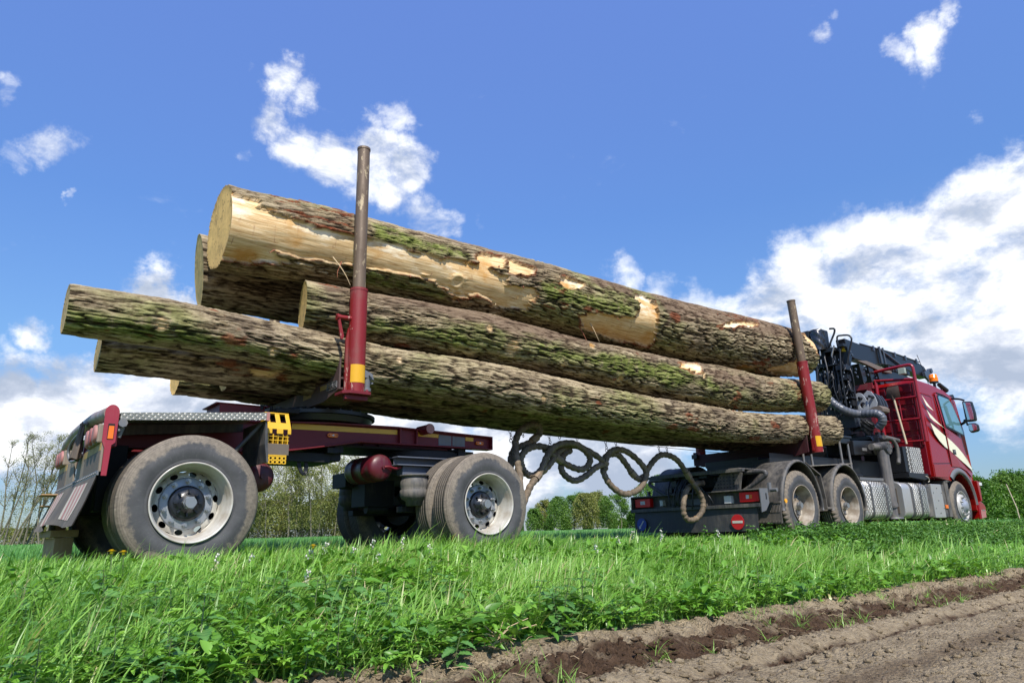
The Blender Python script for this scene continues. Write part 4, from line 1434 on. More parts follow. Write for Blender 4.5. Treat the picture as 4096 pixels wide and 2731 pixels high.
    for pl in moss:
        pp = [(a, b*rm) for a, b in pl]
        d = poly_sd(S, v, pp)+0.2*nz2
        mos = np.maximum(mos, sstep(0.06, -0.08, d))
    mos *= sstep(2.0, 1.0, np.abs(P-0.1))
    disp = bark*1.15*(H-0.40)
    disp = disp*(1-0.50*mud)+mud*0.004
    woodlev = -bark*0.95+0.003*(fbm2(S*2.2, v*30, 3, seed+51)-0.5)+0.006*(fbm2(S*3, v*6, 3, seed+52)-0.5)
    disp = disp*(1-wood)+woodlev*wood
    disp += red*(1-wood)*(0.016*nz+0.006)
    for (kx, kp, kr) in knots:
        dd = np.hypot(S-kx, (v-kp*rm)*1.0)
        dd = dd*(1+0.5*nz)
        ring_ = np.exp(-((dd-kr)/(kr*0.33))**2)*0.014*min(1, kr/0.07)-np.exp(-(dd/(kr*0.5))**2)*0.008
        disp += ring_+0.018*np.exp(-(dd/(kr*1.6))**2)
        H = np.where(dd < kr*0.6, H*0.35, H)
        mos = np.where(dd < kr, mos*0.4, mos)
        wood = np.maximum(wood, 0.75*sstep(kr*0.75, kr*0.5, dd)); red = np.where(dd < kr*0.8, red*0.3, red)
    R_ = R_+disp
    # ends: slight taper of the bark lip, sawn slope
    X = S.copy()
    n0 = np.exp(-(S-x0)/0.35); n1 = np.exp(-(x1-S)/0.35)
    X += skew0*n0*-np.cos(P)*R_+tilt0*n0*np.sin(P)*R_+tilt1*n1*np.sin(P)*R_
    Y = np.repeat(cy, nphi)-R_*np.cos(P); Z = np.repeat(cz, nphi)+R_*np.sin(P)
    V = np.stack([X, Y, Z], 1)
    I = np.arange((ns+1)*nphi).reshape(ns+1, nphi); J = np.roll(I, -1, axis=1)
    F = np.stack([I[:-1].ravel(), I[1:].ravel(), J[1:].ravel(), J[:-1].ravel()], 1)
    root = empty(name, ((x0+x1)/2, ax[0, 1], ax[0, 2]))
    mask = np.stack([wood, mos*(1-wood)*(1-mud), red*(1-wood), np.ones_like(wood)], 1)
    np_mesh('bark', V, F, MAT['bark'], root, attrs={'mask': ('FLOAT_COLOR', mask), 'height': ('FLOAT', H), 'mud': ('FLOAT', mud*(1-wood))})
    for end, (ri, cm_) in enumerate(((0, cut0), (ns, cut1))):
        ring_ = V[I[ri]]; c = ring_.mean(0)
        K = 10; vs = [c[None]]; rad = [np.zeros(1)]
        for q in range(1, K+1):
            f = q/K
            pts = c+(ring_-c)*f
            if q < K:
                pts[:, 0] += 0.006*(fbm2(pts[:, 1]*14, pts[:, 2]*14, 3, seed+q)-0.5)+(0.004 if end == 0 else -0.004)
            vs.append(pts); rad.append(np.full(nphi, f*cr[0 if end == 0 else -1]))
        vs = np.concatenate(vs); rad = np.concatenate(rad)
        fs = []
        kk = np.arange(nphi); kn = (kk+1) % nphi
        for q in range(K):
            if q == 0:
                a = np.stack([np.zeros(nphi, int), 1+kk, 1+kn, 1+kn], 1)[:, :4]
                tri = np.stack([np.zeros(nphi, int), 1+kk, 1+kn], 1)
            else:
                b0 = 1+(q-1)*nphi; b1 = 1+q*nphi
                fs.append(np.stack([b0+kk, b1+kk, b1+kn, b0+kn], 1))
        # centre as narrow quads
        fs = np.concatenate(fs)
        half = np.arange(0, nphi-1, 2)
        quad = np.stack([np.zeros(len(half), int), 1+half, 1+(half+1) % nphi, 1+(half+2) % nphi], 1)
        fs = np.concatenate([fs, quad])
        np_mesh('cut_face', vs, fs, MAT[cm_], root, smooth=True, attrs={'radius': ('FLOAT', rad)})
    tag(root, label, 'log')
    return root


AXB = [(1.62, -0.62, 3.05, 0.392), (2.412, -0.62, 3.095, 0.388), (3.172, -0.62, 3.115, 0.388), (3.933, -0.62, 3.136, 0.38), (4.693, -0.62, 3.15, 0.378), (5.454, -0.62, 3.16, 0.386), (6.214, -0.62, 3.146, 0.395), (6.975, -0.62, 3.14, 0.408), (7.736, -0.62, 3.137, 0.423), (8.496, -0.62, 3.138, 0.437), (9.257, -0.62, 3.141, 0.451), (10.017, -0.62, 3.16, 0.454), (10.778, -0.62, 3.179, 0.449), (11.3, -0.62, 3.20, 0.425), (11.85, -0.62, 3.235, 0.385)]
AXM = [(2.40, -0.78, 2.375, 0.24), (3.088, -0.78, 2.376, 0.254), (3.795, -0.78, 2.399, 0.266), (4.502, -0.78, 2.381, 0.272), (5.208, -0.78, 2.364, 0.262), (5.915, -0.78, 2.325, 0.251), (6.622, -0.78, 2.312, 0.278), (7.329, -0.78, 2.289, 0.294), (8.035, -0.78, 2.275, 0.291), (8.742, -0.78, 2.285, 0.306), (9.449, -0.78, 2.284, 0.304), (10.155, -0.78, 2.291, 0.293), (10.862, -0.78, 2.341, 0.29), (11.4, -0.78, 2.385, 0.288), (12.0, -0.78, 2.43, 0.27)]
AXL = [(0.484, -0.86, 1.974, 0.182), (1.332, -0.86, 1.981, 0.186), (2.18, -0.86, 1.928, 0.192), (3.028, -0.86, 1.854, 0.203), (3.875, -0.86, 1.843, 0.219), (4.723, -0.86, 1.814, 0.236), (5.571, -0.86, 1.777, 0.233), (6.419, -0.86, 1.753, 0.218), (7.266, -0.86, 1.724, 0.212), (8.114, -0.86, 1.71, 0.223), (8.962, -0.86, 1.692, 0.233), (9.81, -0.86, 1.696, 0.223), (10.657, -0.86, 1.743, 0.223), (11.505, -0.86, 1.792, 0.236), (12.14, -0.86, 1.82, 0.245)]
PB = [
 [(1.3, 0.62), (1.83, 0.53), (1.84, 0.32), (2.06, 0.2), (2.37, 0.12), (2.62, 0.11), (2.94, 0.09), (3.27, 0.02), (3.72, 0.02), (4.1, 0.04), (4.32, 0.12), (4.29, 0.32), (4.43, 0.6), (4.81, 0.76), (4.8, 0.57), (4.74, 0.24), (4.55, 0.1), (4.64, -0.1), (4.77, -0.1), (4.78, -0.33), (4.98, -0.31), (5.16, -0.27), (5.26, -0.44), (5.23, -0.61), (5.18, -0.74), (5.19, -0.96), (4.83, -1.09), (4.69, -1.15), (4.57, -0.9), (4.41, -0.87), (4.29, -1.07), (4.14, -1.04), (4.01, -0.93), (3.8, -0.69), (3.46, -0.68), (3.0, -0.73), (2.82, -0.73), (2.52, -0.76), (2.3, -0.82), (2.07, -0.73), (2.1, -0.84), (2.22, -0.99), (2.08, -1.09), (1.89, -1.22), (1.3, -1.33)],
 [(4.81, 0.62), (5.02, 0.52), (5.23, 0.49), (5.19, 0.22), (5.04, 0.04), (4.77, 0.0)],
 [(5.59, 0.35), (5.71, 0.44), (6.03, 0.37), (5.9, 0.09), (5.74, 0.03), (5.59, 0.13)],
 [(5.95, -0.75), (6.13, -0.6), (6.51, -0.47), (6.87, -0.43), (7.05, -0.12), (7.0, 0.56), (7.41, 0.38), (7.42, -0.48), (7.52, -1.02), (7.54, -1.38), (7.1, -1.43), (6.61, -1.32), (6.18, -1.2)],
 [(9.67, -1.3), (10.11, -1.19), (10.51, -1.78), (10.15, -1.89), (9.76, -1.6)],
 [(10.51, -1.22), (10.86, -0.77), (11.11, -0.51), (11.95, -1.76), (11.16, -1.79)],
 [(8.76, 0.03), (9.38, 0.48), (10.01, 0.62), (9.87, 0.37), (8.81, -0.04)],
 [(11.55, 0.8), (12.2, 1.1), (12.2, -0.3), (11.75, -0.2), (11.5, 0.3)]]
make_log(AXB, 0.0135, 3, 'huge topmost oak log with its bark stripped off to pale wood along the near side', patches=PB,
         knots=[(4.1, -0.58, 0.075), (4.15, -1.05, 0.07)], reds=[[(5.3, -0.55), (5.75, -0.4), (5.8, -0.75), (5.4, -0.9)], [(5.5, 0.3), (5.75, 0.05), (5.6, -0.35), (5.45, 0.0)], [(2.9, 1.2), (2.0, 1.1), (2.0, 0.3), (2.8, 0.12)], [(9.0, 0.9), (10.2, 1.0), (10.1, 0.6), (9.1, 0.5)]],
         muds=[[(7.5, 1.4), (11.9, 1.4), (11.8, 0.3), (9.9, 0.05), (8.2, 0.0), (7.6, -0.35)], [(5.8, 1.4), (7.0, 1.3), (7.0, 0.5), (6.3, 0.45)]],
         moss=[[(2.9, -0.75), (4.0, -0.95), (4.2, -1.3), (3.0, -1.3)], [(3.0, 0.6), (4.2, 0.4), (4.2, 0.12), (3.0, 0.1)], [(5.2, 0.0), (6.9, 0.1), (6.9, -0.4), (5.4, -0.6)]],
         bark=0.028, tilt0=-0.02, tilt1=-0.25, cut1='cut_front', lump=0.018, mossy=0.40, top_mud=0.3)
make_log(AXM, 0.0135, 17, 'crooked mossy log in the middle of the near side, right under the big stripped log',
         patches=[[(7.82, 0.8), (8.41, 1.25), (8.26, 0.14), (8.02, 0.25), (7.79, 0.41)]],
         knots=[(4.43, 0.08, 0.06), (4.79, -0.46, 0.13), (6.05, 0.44, 0.06), (6.61, -0.82, 0.08), (5.6, -0.7, 0.05), (8.25, 0.1, 0.05), (9.0, -0.9, 0.06)],
         reds=[[(10.6, 0.7), (11.0, 0.8), (11.0, -0.3), (10.8, -0.4)], [(9.9, 0.5), (10.2, 0.6), (10.15, 0.2), (9.95, 0.1)], [(3.0, 0.15), (3.3, 0.25), (3.35, 0.0), (3.05, 0.0)]],
         muds=[[(2.5, 1.5), (6.3, 1.5), (6.2, 0.35), (4.8, 0.1), (4.2, 0.2), (3.3, 0.45), (2.6, 0.5)], [(8.3, 0.7), (9.6, 0.6), (9.7, -0.2), (8.9, 0.0), (8.5, -0.1)]],
         moss=[[(4.9, 0.1), (8.0, 0.4), (8.3, -0.4), (7.5, -0.7), (5.2, -0.6)], [(8.0, 0.0), (8.6, 0.1), (8.6, -0.6), (8.0, -0.5)], [(3.0, -0.2), (4.6, -0.3), (4.4, -0.9), (3.0, -0.8)]],
         bark=0.022, lump=0.026, mossy=0.55, top_mud=0.5, skew0=0.24)
make_log(AXL, 0.0125, 29, 'long slim grey log on the near side reaching farthest out behind the trailer', name='log',
         knots=[(1.13, -0.33, 0.07), (2.06, -0.59, 0.06), (5.17, -0.43, 0.06), (5.5, -0.54, 0.04), (3.3, 0.2, 0.05), (8.5, -0.5, 0.05)],
         reds=[[(7.7, 0.24), (8.11, 0.26), (8.04, -0.61), (7.8, -0.45)], [(2.0, -0.3), (2.3, -0.4), (2.3, -0.8), (2.0, -0.8)], [(6.3, 0.2), (6.5, 0.1), (6.4, -0.3), (6.3, -0.2)]],
         moss=[[(0.5, -0.3), (2.7, -0.5), (2.7, -1.2), (0.5, -1.0)]],
         bark=0.020, cut0='cut_old', lump=0.014, mossy=0.28)
make_log([(0.80, -0.37, 1.785, 0.155), (2.0, -0.37, 1.79, 0.17), (5.0, -0.37, 1.78, 0.19), (9.0, -0.37, 1.73, 0.20), (12.0, -0.37, 1.80, 0.2)], 0.02, 37,
         'second lowest log end jutting out behind, just below the long grey one', patches=[[(2.02, -0.25), (2.3, -0.2), (2.28, -0.45), (2.1, -0.5)]], reds=[[(1.75, 0.05), (2.35, 0.1), (2.4, -0.7), (1.85, -0.7)]],
         bark=0.018, cut0='cut_old', mossy=0.3, top_mud=0.3)
make_log([(1.66, 0.72, 1.885, 0.20), (3.2, 0.72, 1.885, 0.205), (5.4, 0.72, 1.85, 0.215), (7.0, 0.72, 1.80, 0.215), (9.5, 0.72, 1.79, 0.215), (12.1, 0.72, 1.80, 0.20)], 0.022, 43,
         'lowest dark log with a slanted end, right above the trailer platform', bark=0.016, mossy=0.2, cut0='cut')
make_log([(2.0, 0.18, 1.86, 0.19), (5.0, 0.18, 1.82, 0.2), (9.0, 0.18, 1.76, 0.2), (12.1, 0.18, 1.82, 0.2)], 0.025, 47,
         'dark log low in the load, between the near logs and the lowest one', bark=0.016, mossy=0.2)
make_log([(1.66, 0.18, 2.88, 0.355), (3.4, 0.18, 2.86, 0.33), (7.0, 0.18, 2.90, 0.33), (10.5, 0.18, 2.98, 0.34), (12.0, 0.18, 3.0, 0.3)], 0.02, 53,
         'thick dark log whose grey sawn end peeps out behind the topmost log', bark=0.02, mossy=0.1, tilt0=-0.12, skew0=0.15, cut0='cut')
make_log([(2.42, 0.62, 2.33, 0.20), (5.0, 0.62, 2.33, 0.21), (8.2, 0.62, 2.30, 0.21)], 0.025, 59,
         'log deep in the load with only a small yellow sawn end showing', bark=0.016, mossy=0.1)
make_log([(3.6, -0.18, 2.25, 0.2), (6.0, -0.18, 2.22, 0.2), (9.2, -0.18, 2.2, 0.2)], 0.03, 61,
         'dark log in the shade between the mossy middle log and the far logs', bark=0.016, mossy=0.1)


# torn splinters hanging from the peeled edges of the top log
def splinters():
    top = [o for o in bpy.data.objects if o.parent is None and str(o.get('label', '')).startswith('huge topmost')][0]
    rd = random.Random(77)
    spots = [(2.62, -0.62, 0.28), (2.72, -0.70, 0.16), (2.05, -0.72, 0.10), (2.9, 0.12, 0.10), (3.5, -0.70, 0.08), (4.15, -1.08, 0.10), (4.72, -1.05, 0.07), (4.65, 0.2, 0.09), (5.0, -0.28, 0.08), (5.65, 0.42, 0.10), (5.5, -0.1, 0.07),
             (6.1, -1.15, 0.22), (6.25, -0.95, 0.20), (6.6, -0.5, 0.09), (7.45, 0.4, 0.10), (7.5, -0.9, 0.08), (9.2, 0.62, 0.12), (8.9, 0.5, 0.09), (9.7, 0.75, 0.10)]
    A = np.array(AXB)
    for i, (x, ph, L) in enumerate(spots):
        y0 = np.interp(x, A[:, 0], A[:, 1]); z0 = np.interp(x, A[:, 0], A[:, 2]); r = np.interp(x, A[:, 0], A[:, 3])-0.01
        n_ = Vector((0, -math.cos(ph), math.sin(ph))); p0 = Vector((x, y0, z0))+n_*r
        d = Vector((rd.uniform(-.9, .9), 0, 0))+n_*0.5+Vector((0, 0, -0.6 if L > 0.12 else rd.uniform(-.3, .3)))
        pts = [p0, p0+d*L*0.4+n_*0.01, p0+d*L*0.75+Vector((0, 0, -0.02)), p0+d*L+Vector((rd.uniform(-.02, .02), 0, -0.05 if L > 0.12 else 0.0))]
        MB().tube(catmull(pts, 3), 0.006, n=5, rr=[0.008*(1-0.09*k) for k in range(10)]).build('splinter', MAT['straw'] if i % 3 == 0 else MAT['splinter'], top)


MAT['splinter'] = plain('torn_red_bast', (0.26, 0.09, 0.045), 0.9)
splinters()

# ------------------------------------------------------------------ wheels
def tyre_material():
    m, g, b, _ = new_mat('tyre_rubber')
    oc = g.n('ShaderNodeTexCoord').outputs['Object']
    sep = g.n('ShaderNodeSeparateXYZ'); g.put(sep.inputs[0], oc)
    rr = g.math('SQRT', g.math('ADD', g.math('MULTIPLY', sep.outputs[0], sep.outputs[0]), g.math('MULTIPLY', sep.outputs[2], sep.outputs[2])))
    n = g.noise(oc, 3.5, 6, 0.65)
    n2 = g.noise(oc, 30, 5, 0.7)
    # dry mud gathers on the shoulder and the tread
    d = g.math('ADD', g.math('ADD', rr, g.math('MULTIPLY', g.math('SUBTRACT', n, 0.5), 0.24)), g.math('MULTIPLY', g.math('SUBTRACT', n2, 0.5), 0.05))
    mud = g.smooth(d, 0.412, 0.452)
    mudc = g.ramp(n2, [(0.3, (0.130, 0.108, 0.080)), (0.6, (0.235, 0.195, 0.145)), (0.8, (0.34, 0.285, 0.215))])
    rub = g.ramp(n, [(0.3, (0.040, 0.041, 0.042)), (0.7, (0.085, 0.086, 0.087))])
    ang = g.math('ARCTAN2', sep.outputs[2], sep.outputs[0])
    cmb = g.n('ShaderNodeCombineXYZ'); g.put(cmb.inputs[0], g.math('MULTIPLY', ang, 9.0)); g.put(cmb.inputs[1], g.math('MULTIPLY', rr, 5.0))
    scuff = g.noise(cmb.outputs[0], 3.0, 5, 0.7)
    mudc = g.mix(g.smooth(scuff, 0.5, 0.75), mudc, (0.10, 0.085, 0.068))
    rub = g.mix(g.math('MULTIPLY', g.smooth(scuff, 0.55, 0.8), 0.6), rub, (0.17, 0.165, 0.155))
    # crevices of the tread stay dark
    gr = g.n('ShaderNodeAttribute', attribute_name='groove').outputs['Fac']
    lines = g.smooth(g.math('SINE', g.math('MULTIPLY', rr, 430.0)), 0.72, 0.95)
    shoulder = g.smooth(rr, 0.462, 0.476)
    mudc = g.mix(g.math('MULTIPLY', g.math('MULTIPLY', lines, shoulder), 0.6), mudc, (0.06, 0.05, 0.04))
    c = g.mix(g.math('MULTIPLY', mud, 0.82), rub, mudc)
    c = g.mix(gr, c, (0.028, 0.025, 0.022))
    g.put(b.inputs['Base Color'], c)
    b.inputs['Roughness'].default_value = 0.75
    b.inputs['Specular IOR Level'].default_value = 0.3
    bump(g, b, g.math('ADD', n2, n), 0.25, 0.004)
    return m


MAT['tyre'] = tyre_material()


def lathe_np(prof, n, c, ysgn, groove=None, wave=None):
    """numpy lathe round Y. prof (r, d); d runs along ysgn*Y"""
    a = np.arange(n)/n*2*math.pi
    prof = np.array(prof, float); Pn = len(prof)
    Rr = np.repeat(prof[:, 0], n).reshape(Pn, n); D = np.repeat(prof[:, 1], n).reshape(Pn, n)
    if wave is not None: Rr = Rr+wave(prof, a)
    X = c[0]+Rr*np.cos(a)[None]; Z = c[2]+Rr*np.sin(a)[None]; Y = c[1]+ysgn*D
    V = np.stack([X, Y, Z], 2).reshape(-1, 3)
    I = np.arange(Pn*n).reshape(Pn, n); J = np.roll(I, -1, axis=1)
    F = np.stack([I[:-1].ravel(), I[1:].ravel(), J[1:].ravel(), J[:-1].ravel()], 1)
    if ysgn < 0: F = F[:, ::-1]
    gv = np.repeat(np.array(groove, float), n) if groove is not None else None
    return V, F, gv


def tyre_profile(R_, w, lugs=False):
    """outer face at d=0 growing inwards to d=-w"""
    p = []; gr = []
    def A(r, d, q=0.0): p.append((r, d)); gr.append(q)
    A(0.292, -0.035); A(0.300, -0.012); A(0.318, -0.004); A(0.322, -0.0075); A(0.330, -0.004); A(0.365, 0.004); A(0.405, 0.007); A(0.412, 0.003); A(0.440, 0.002); A(R_-0.055, -0.006)
    A(R_-0.030, -0.016); A(R_-0.020, -0.020); A(R_-0.014, -0.030); A(R_-0.004, -0.040)
    n = 5; x0 = 0.050; step = (w-0.10)/n
    for i in range(n):
        a0 = x0+i*step
        A(R_, -a0); A(R_, -(a0+step*0.74)); A(R_-0.012, -(a0+step*0.78), 1.0); A(R_-0.012, -(a0+step*0.96), 1.0)
    A(R_-0.002, -(w-0.05)); A(R_-0.004, -(w-0.040)); A(R_-0.030, -(w-0.016)); A(R_-0.055, -(w-0.006)); A(0.44, -(w+0.002)); A(0.40, -(w+0.007)); A(0.33, -w); A(0.292, -(w-0.035))
    return p, gr


def make_wheel(c, out, kind='trailer', R_=0.515, parent=None, dual=True, name='wheel', pitch=0.335):
    """c: centre of the outer face plane; out: -1 faces the road side, +1 the far side"""
    root = empty(name, c, parent)
    w = 0.285
    prof, gr = tyre_profile(R_, w)
    def tyre(y, nm):
        wave = None
        if kind == 'truck':
            def wave(pf, a):
                m = (pf[:, 0] > R_-0.04)[:, None]
                l = sstep(-0.1, 0.25, np.sin(a*46)[None]+np.zeros((len(pf), 1)))*0.016
                return -l*m*((pf[:, 1] > -0.085) | (pf[:, 1] < -(w-0.085)))[:, None]
        else:
            def wave(pf, a):
                m = ((pf[:, 0] > R_-0.03) & (pf[:, 1] > -0.045))[:, None]
                return -0.003*sstep(0.2, 0.5, np.sin(a*90))[None]*m
        V, F, gv = lathe_np(prof, 276 if kind == 'truck' else 180, (c[0], y, c[2]), out, gr, wave)
        r_ = empty('tmp', c, None) if False else None
        o = np_mesh(nm, V, F, MAT['tyre'], root, attrs={'groove': ('FLOAT', gv)})
        return o
    # the tyre's texture is measured from the wheel centre, so the outer tyre keeps root-local coordinates
    tyre(c[1], 'tyre')
    if dual: tyre(c[1]-out*pitch, 'inner_tyre')
    if kind == 'steer':
        b = MB()
        b.lathe([(0.300, 0.002), (0.300, 0.010), (0.292, 0.010), (0.284, -0.004), (0.272, -0.03), (0.262, -0.055), (0.245, -0.035), (0.225, 0.012), (0.205, 0.030), (0.17, 0.036), (0.150, 0.036)], c, 64, 'y', out)
        b.build('rim', MAT['white_rim'], root)
        h = MB().lathe([(0.150, 0.034), (0.140, 0.050), (0.105, 0.060), (0.085, 0.085), (0.06, 0.095), (0.0, 0.096)], c, 40, 'y', out)
        h.build('hub', MAT['disc'], root)
        for k in range(10):
            a = 2*math.pi*k/10+0.2
            p = (c[0]+0.182*math.cos(a), c[1]+out*0.032, c[2]+0.182*math.sin(a))
            MB().cyl(p, (p[0], p[1]+out*0.012, p[2]), 0.022, n=14).cyl((p[0], p[1]+out*0.012, p[2]), (p[0], p[1]+out*0.045, p[2]), 0.016, n=6, smooth=False).build('wheel_nut', MAT['nut'], root)
        return root
    rimm = MAT['rim'] if kind == 'trailer' else MAT['rim_dirty']
    dd = 0.180                                   # depth of the disc inside the dished rim
    b = MB()
    b.lathe([(0.285, -0.02), (0.300, -0.004), (0.304, 0.004), (0.302, 0.010), (0.294, 0.010), (0.288, 0.003), (0.284, -0.012), (0.276, -0.03), (0.270, -0.042), (0.268, -0.085), (0.260, -0.10), (0.258, -dd+0.02), (0.254, -dd), (0.246, -dd-0.010)], c, 96, 'y', out)
    # disc with ten round hand holes: built as sectors so that the openings are real
    n = 10; K = 12
    ro, ri, rc, rh = 0.246, 0.196, 0.221, 0.0205
    vs = []; fs = []
    def y_(r): return c[1]-out*(dd+0.012-0.016*math.sin(math.pi*(ro-r)/(ro-ri)/1.6))
    for s in range(n):
        a0 = 2*math.pi*(s+0.0)/n+0.17
        cxh, czh = rc*math.cos(a0), rc*math.sin(a0)
        er = (math.cos(a0), math.sin(a0)); et = (-math.sin(a0), math.cos(a0))
        b0 = len(vs)
        M_ = 24
        half = math.pi/n
        for k in range(M_):
            th = 2*math.pi*k/M_
            hx, hz = math.cos(th)*rh, math.sin(th)*rh*1.45
            vs.append((cxh+er[0]*hx+et[0]*hz, czh+er[1]*hx+et[1]*hz))
            # matching point on the sector border
            cr_, sr_ = math.cos(th), math.sin(th)
            # shoot to the box in (r, angle)
            tr = ((ro-rc) if cr_ > 0 else (rc-ri))/max(abs(cr_), 1e-6)
            ta = half*rc/max(abs(sr_), 1e-6)
            t_ = min(tr, ta)
            r_ = rc+cr_*t_; an = a0+sr_*t_/rc
            if ta < tr: an = a0+math.copysign(half, sr_)
            vs.append((r_*math.cos(an), r_*math.sin(an)))
        for k in range(M_):
            l = (k+1) % M_
            fs.append((b0+2*k, b0+2*k+1, b0+2*l+1, b0+2*l))
        # hole wall depth
    VV = []
    for (px_, pz_) in vs:
        r = math.hypot(px_, pz_)
        VV.append((c[0]+px_, y_(min(max(r, ri), ro)), c[2]+pz_))
    b.add(VV, fs, True)
    b.build('rim', rimm, root)
    # mounting flange, hub, nuts
    dp = c[1]-out*(dd-0.004)
    f = MB().lathe([(0.200, -dd-0.014), (0.198, -dd+0.010), (0.190, -dd+0.016), (0.120, -dd+0.016)], c, 64, 'y', out)
    f.build('wheel_disc', MAT['disc'], root)
    h = MB().lathe([(0.136, -dd+0.01), (0.134, -dd+0.035), (0.126, -dd+0.045), (0.108, -dd+0.050), (0.066, -dd+0.044), (0.058, -dd+0.09), (0.0, -dd+0.09)], c, 48, 'y', out)
    for k in range(8):
        a = 2*math.pi*k/8
        h.obox((c[0]+0.090*math.cos(a), c[1]-out*(dd-0.062), c[2]+0.090*math.sin(a)), (0.026, 0.02, 0.012), Matrix.Rotation(-a, 3, 'Y'))
    h.build('hub', MAT['hubblack'] if kind == 'trailer' else MAT['rim_dirty'], root)
    cp = MB()
    cp.cyl((c[0], c[1]-out*(dd-0.07), c[2]), (c[0], c[1]-out*(dd-0.125), c[2]), 0.056, 0.052, 6, smooth=False)
    cp.cyl((c[0], c[1]-out*(dd-0.12), c[2]), (c[0], c[1]-out*(dd-0.155), c[2]), 0.043, 0.041, 28)
    cp.build('hub_cap', MAT['nut'], root, bevel=0.004)
    first = None
    e = Vector((0, out, 0))
    for k in range(10):
        a = 2*math.pi*k/10+0.31
        q = Vector((0.1665*math.cos(a), -out*(dd-0.014), 0.1665*math.sin(a)))
        if first is None:
            p = Vector(c)+q
            first = MB().cyl(p, p+e*0.008, 0.0225, n=16).cyl(p+e*0.008, p+e*0.032, 0.0175, n=6, smooth=False).cyl(p+e*0.032, p+e*0.046, 0.010, n=10).build('wheel_nut', MAT['nut'], root)
            q0 = q
        else:
            o = first.copy(); col.objects.link(o); o.parent = root; o.location = q-q0
    return root


MAT['white_rim'] = paint('pale_front_rim', (0.42, 0.42, 0.40), 0.4, metal=0.1, amt=0.4, scale=9, dirt=(0.32, 0.29, 0.24), streak=False)

# ------------------------------------------------------------------ log trailer (bolster dolly under the rear of the load)
TR = empty('log_trailer', (2.9, 0, 0))
tag(TR, 'maroon two-axle log trailer carrying the rear end of the logs, rear wheel nearest the camera', 'log trailer')


def chassis():
    b = MB()
    for s in (-1, 1):
        web = [(0.95, 1.16), (2.0, 1.26), (2.9, 1.305), (3.63, 1.315), (4.87, 1.285), (4.87, 1.16), (3.2, 1.155), (2.9, 1.10), (2.47, 1.03), (1.9, 0.99), (0.95, 0.99)]
        b.prism(web, s*0.43-0.012, s*0.43+0.012)
        # flanges follow the edges of the web
        for edge, th in ((web[0:5], 0.016), ([web[5]]+web[6:11], -0.014)):
            for (x0, z0), (x1, z1) in zip(edge[:-1], edge[1:]):
                d = Vector((x1-x0, 0, z1-z0)); L = d.length
                ang = -math.atan2(z1-z0, x1-x0)
                b.obox(((x0+x1)/2, s*0.43, (z0+z1)/2+th/2), (L+0.004, 0.13, abs(th)), Matrix.Rotation(ang, 3, 'Y'))
        b.box(3.655, 3.675, s*0.43-0.060, s*0.43+0.060, 1.155, 1.312)
        b.box(3.86, 3.88, s*0.43-0.058, s*0.43+0.058, 1.155, 1.308)
        b.box(4.87, 4.884, s*0.43-0.066, s*0.43+0.066, 1.145, 1.300)
    b.build('chassis_beam', MAT['maroon'], TR, bevel=0.003, seg=1)
    c = MB()
    for x in (1.2, 2.1, 3.0, 4.5):
        c.box(x-0.05, x+0.05, -0.418, 0.418, 1.03, 1.15)
    c.box(0.92, 4.7, -0.36, 0.36, 1.10, 1.125)
    c.box(2.46, 3.05, -0.36, 0.36, 0.955, 1.03)
    c.box(1.8, 2.46, -0.30, 0.30, 0.92, 0.985)
    # dark spring hanger box and leveller under the slope of the beam
    c.box(2.46, 2.92, -0.40, -0.34, 0.93, 1.02)
    c.box(2.86, 2.98, -0.46, -0.38, 1.02, 1.075)
    c.cyl((2.6, -0.36, 0.97), (2.95, -0.36, 1.04), 0.016)
    c.build('cross_members', MAT['dark'], TR, bevel=0.003, seg=1)
    cb = MB().box(1.84, 2.26, -0.33, 0.10, 1.35, 1.44).box(1.80, 2.30, -0.34, 0.11, 1.44, 1.452)
    cb.build('rear_stop', MAT['maroon'], TR, bevel=0.004)
    tp = MB()
    tp.box(2.28, 2.5, -0.6, -0.2, 1.36, 1.40)
    for i in range(6):
        tp.cyl((2.2+0.09*i, -0.42, 1.40), (2.2+0.09*i, -0.42, 1.44), 0.016, n=6)
    tp.build('turntable_base', MAT['dark'], TR, bevel=0.003, seg=1)


chassis()


def stripe(x0, x1, z0, z1, zz0, zz1, mat, name):
    MB().prism([(x0, z0), (x0, z1), (x1, zz1), (x1, zz0)], -0.4465, -0.442).build(name, mat, TR)


stripe(2.49, 3.645, 1.232, 1.288, 1.252, 1.300, MAT['reflect_y'], 'yellow_tape')
stripe(3.89, 4.17, 1.250, 1.298, 1.248, 1.288, MAT['reflect_y'], 'yellow_tape')
stripe(4.53, 4.64, 1.238, 1.281, 1.235, 1.278, MAT['reflect_y'], 'yellow_tape')
stripe(4.165, 4.335, 1.168, 1.284, 1.168, 1.280, MAT['greymetal'], 'blank_plate')
stripe(4.350, 4.520, 1.168, 1.280, 1.168, 1.276, MAT['greymetal'], 'blank_plate')


def marker(x, z, L=0.115, h=0.042, y=-0.447):
    b = MB()
    pts = []
    for k in range(12):
        a = math.pi*k/11-math.pi/2
        pts.append((x+L/2-h/2+h/2*math.cos(a), z+h/2*math.sin(a)))
    for k in range(12):
        a = math.pi*k/11+math.pi/2
        pts.append((x-L/2+h/2+h/2*math.cos(a), z+h/2*math.sin(a)))
    b.prism(pts, y-0.018, y)
    o = b.build('marker_lamp', MAT['orange'], TR, bevel=0.004)
    MB().cyl((x-L*.36, y-.0185, z), (x-L*.36, y-.021, z), 0.006).cyl((x+L*.36, y-.0185, z), (x+L*.36, y-.021, z), 0.006).build('screw', MAT['dark'], o)
    MB().prism([(x-0.014, z), (x+0.010, z+0.011), (x+0.010, z-0.011)], y-0.0215, y-0.0185).build('reflector', MAT['whitelens'], o)


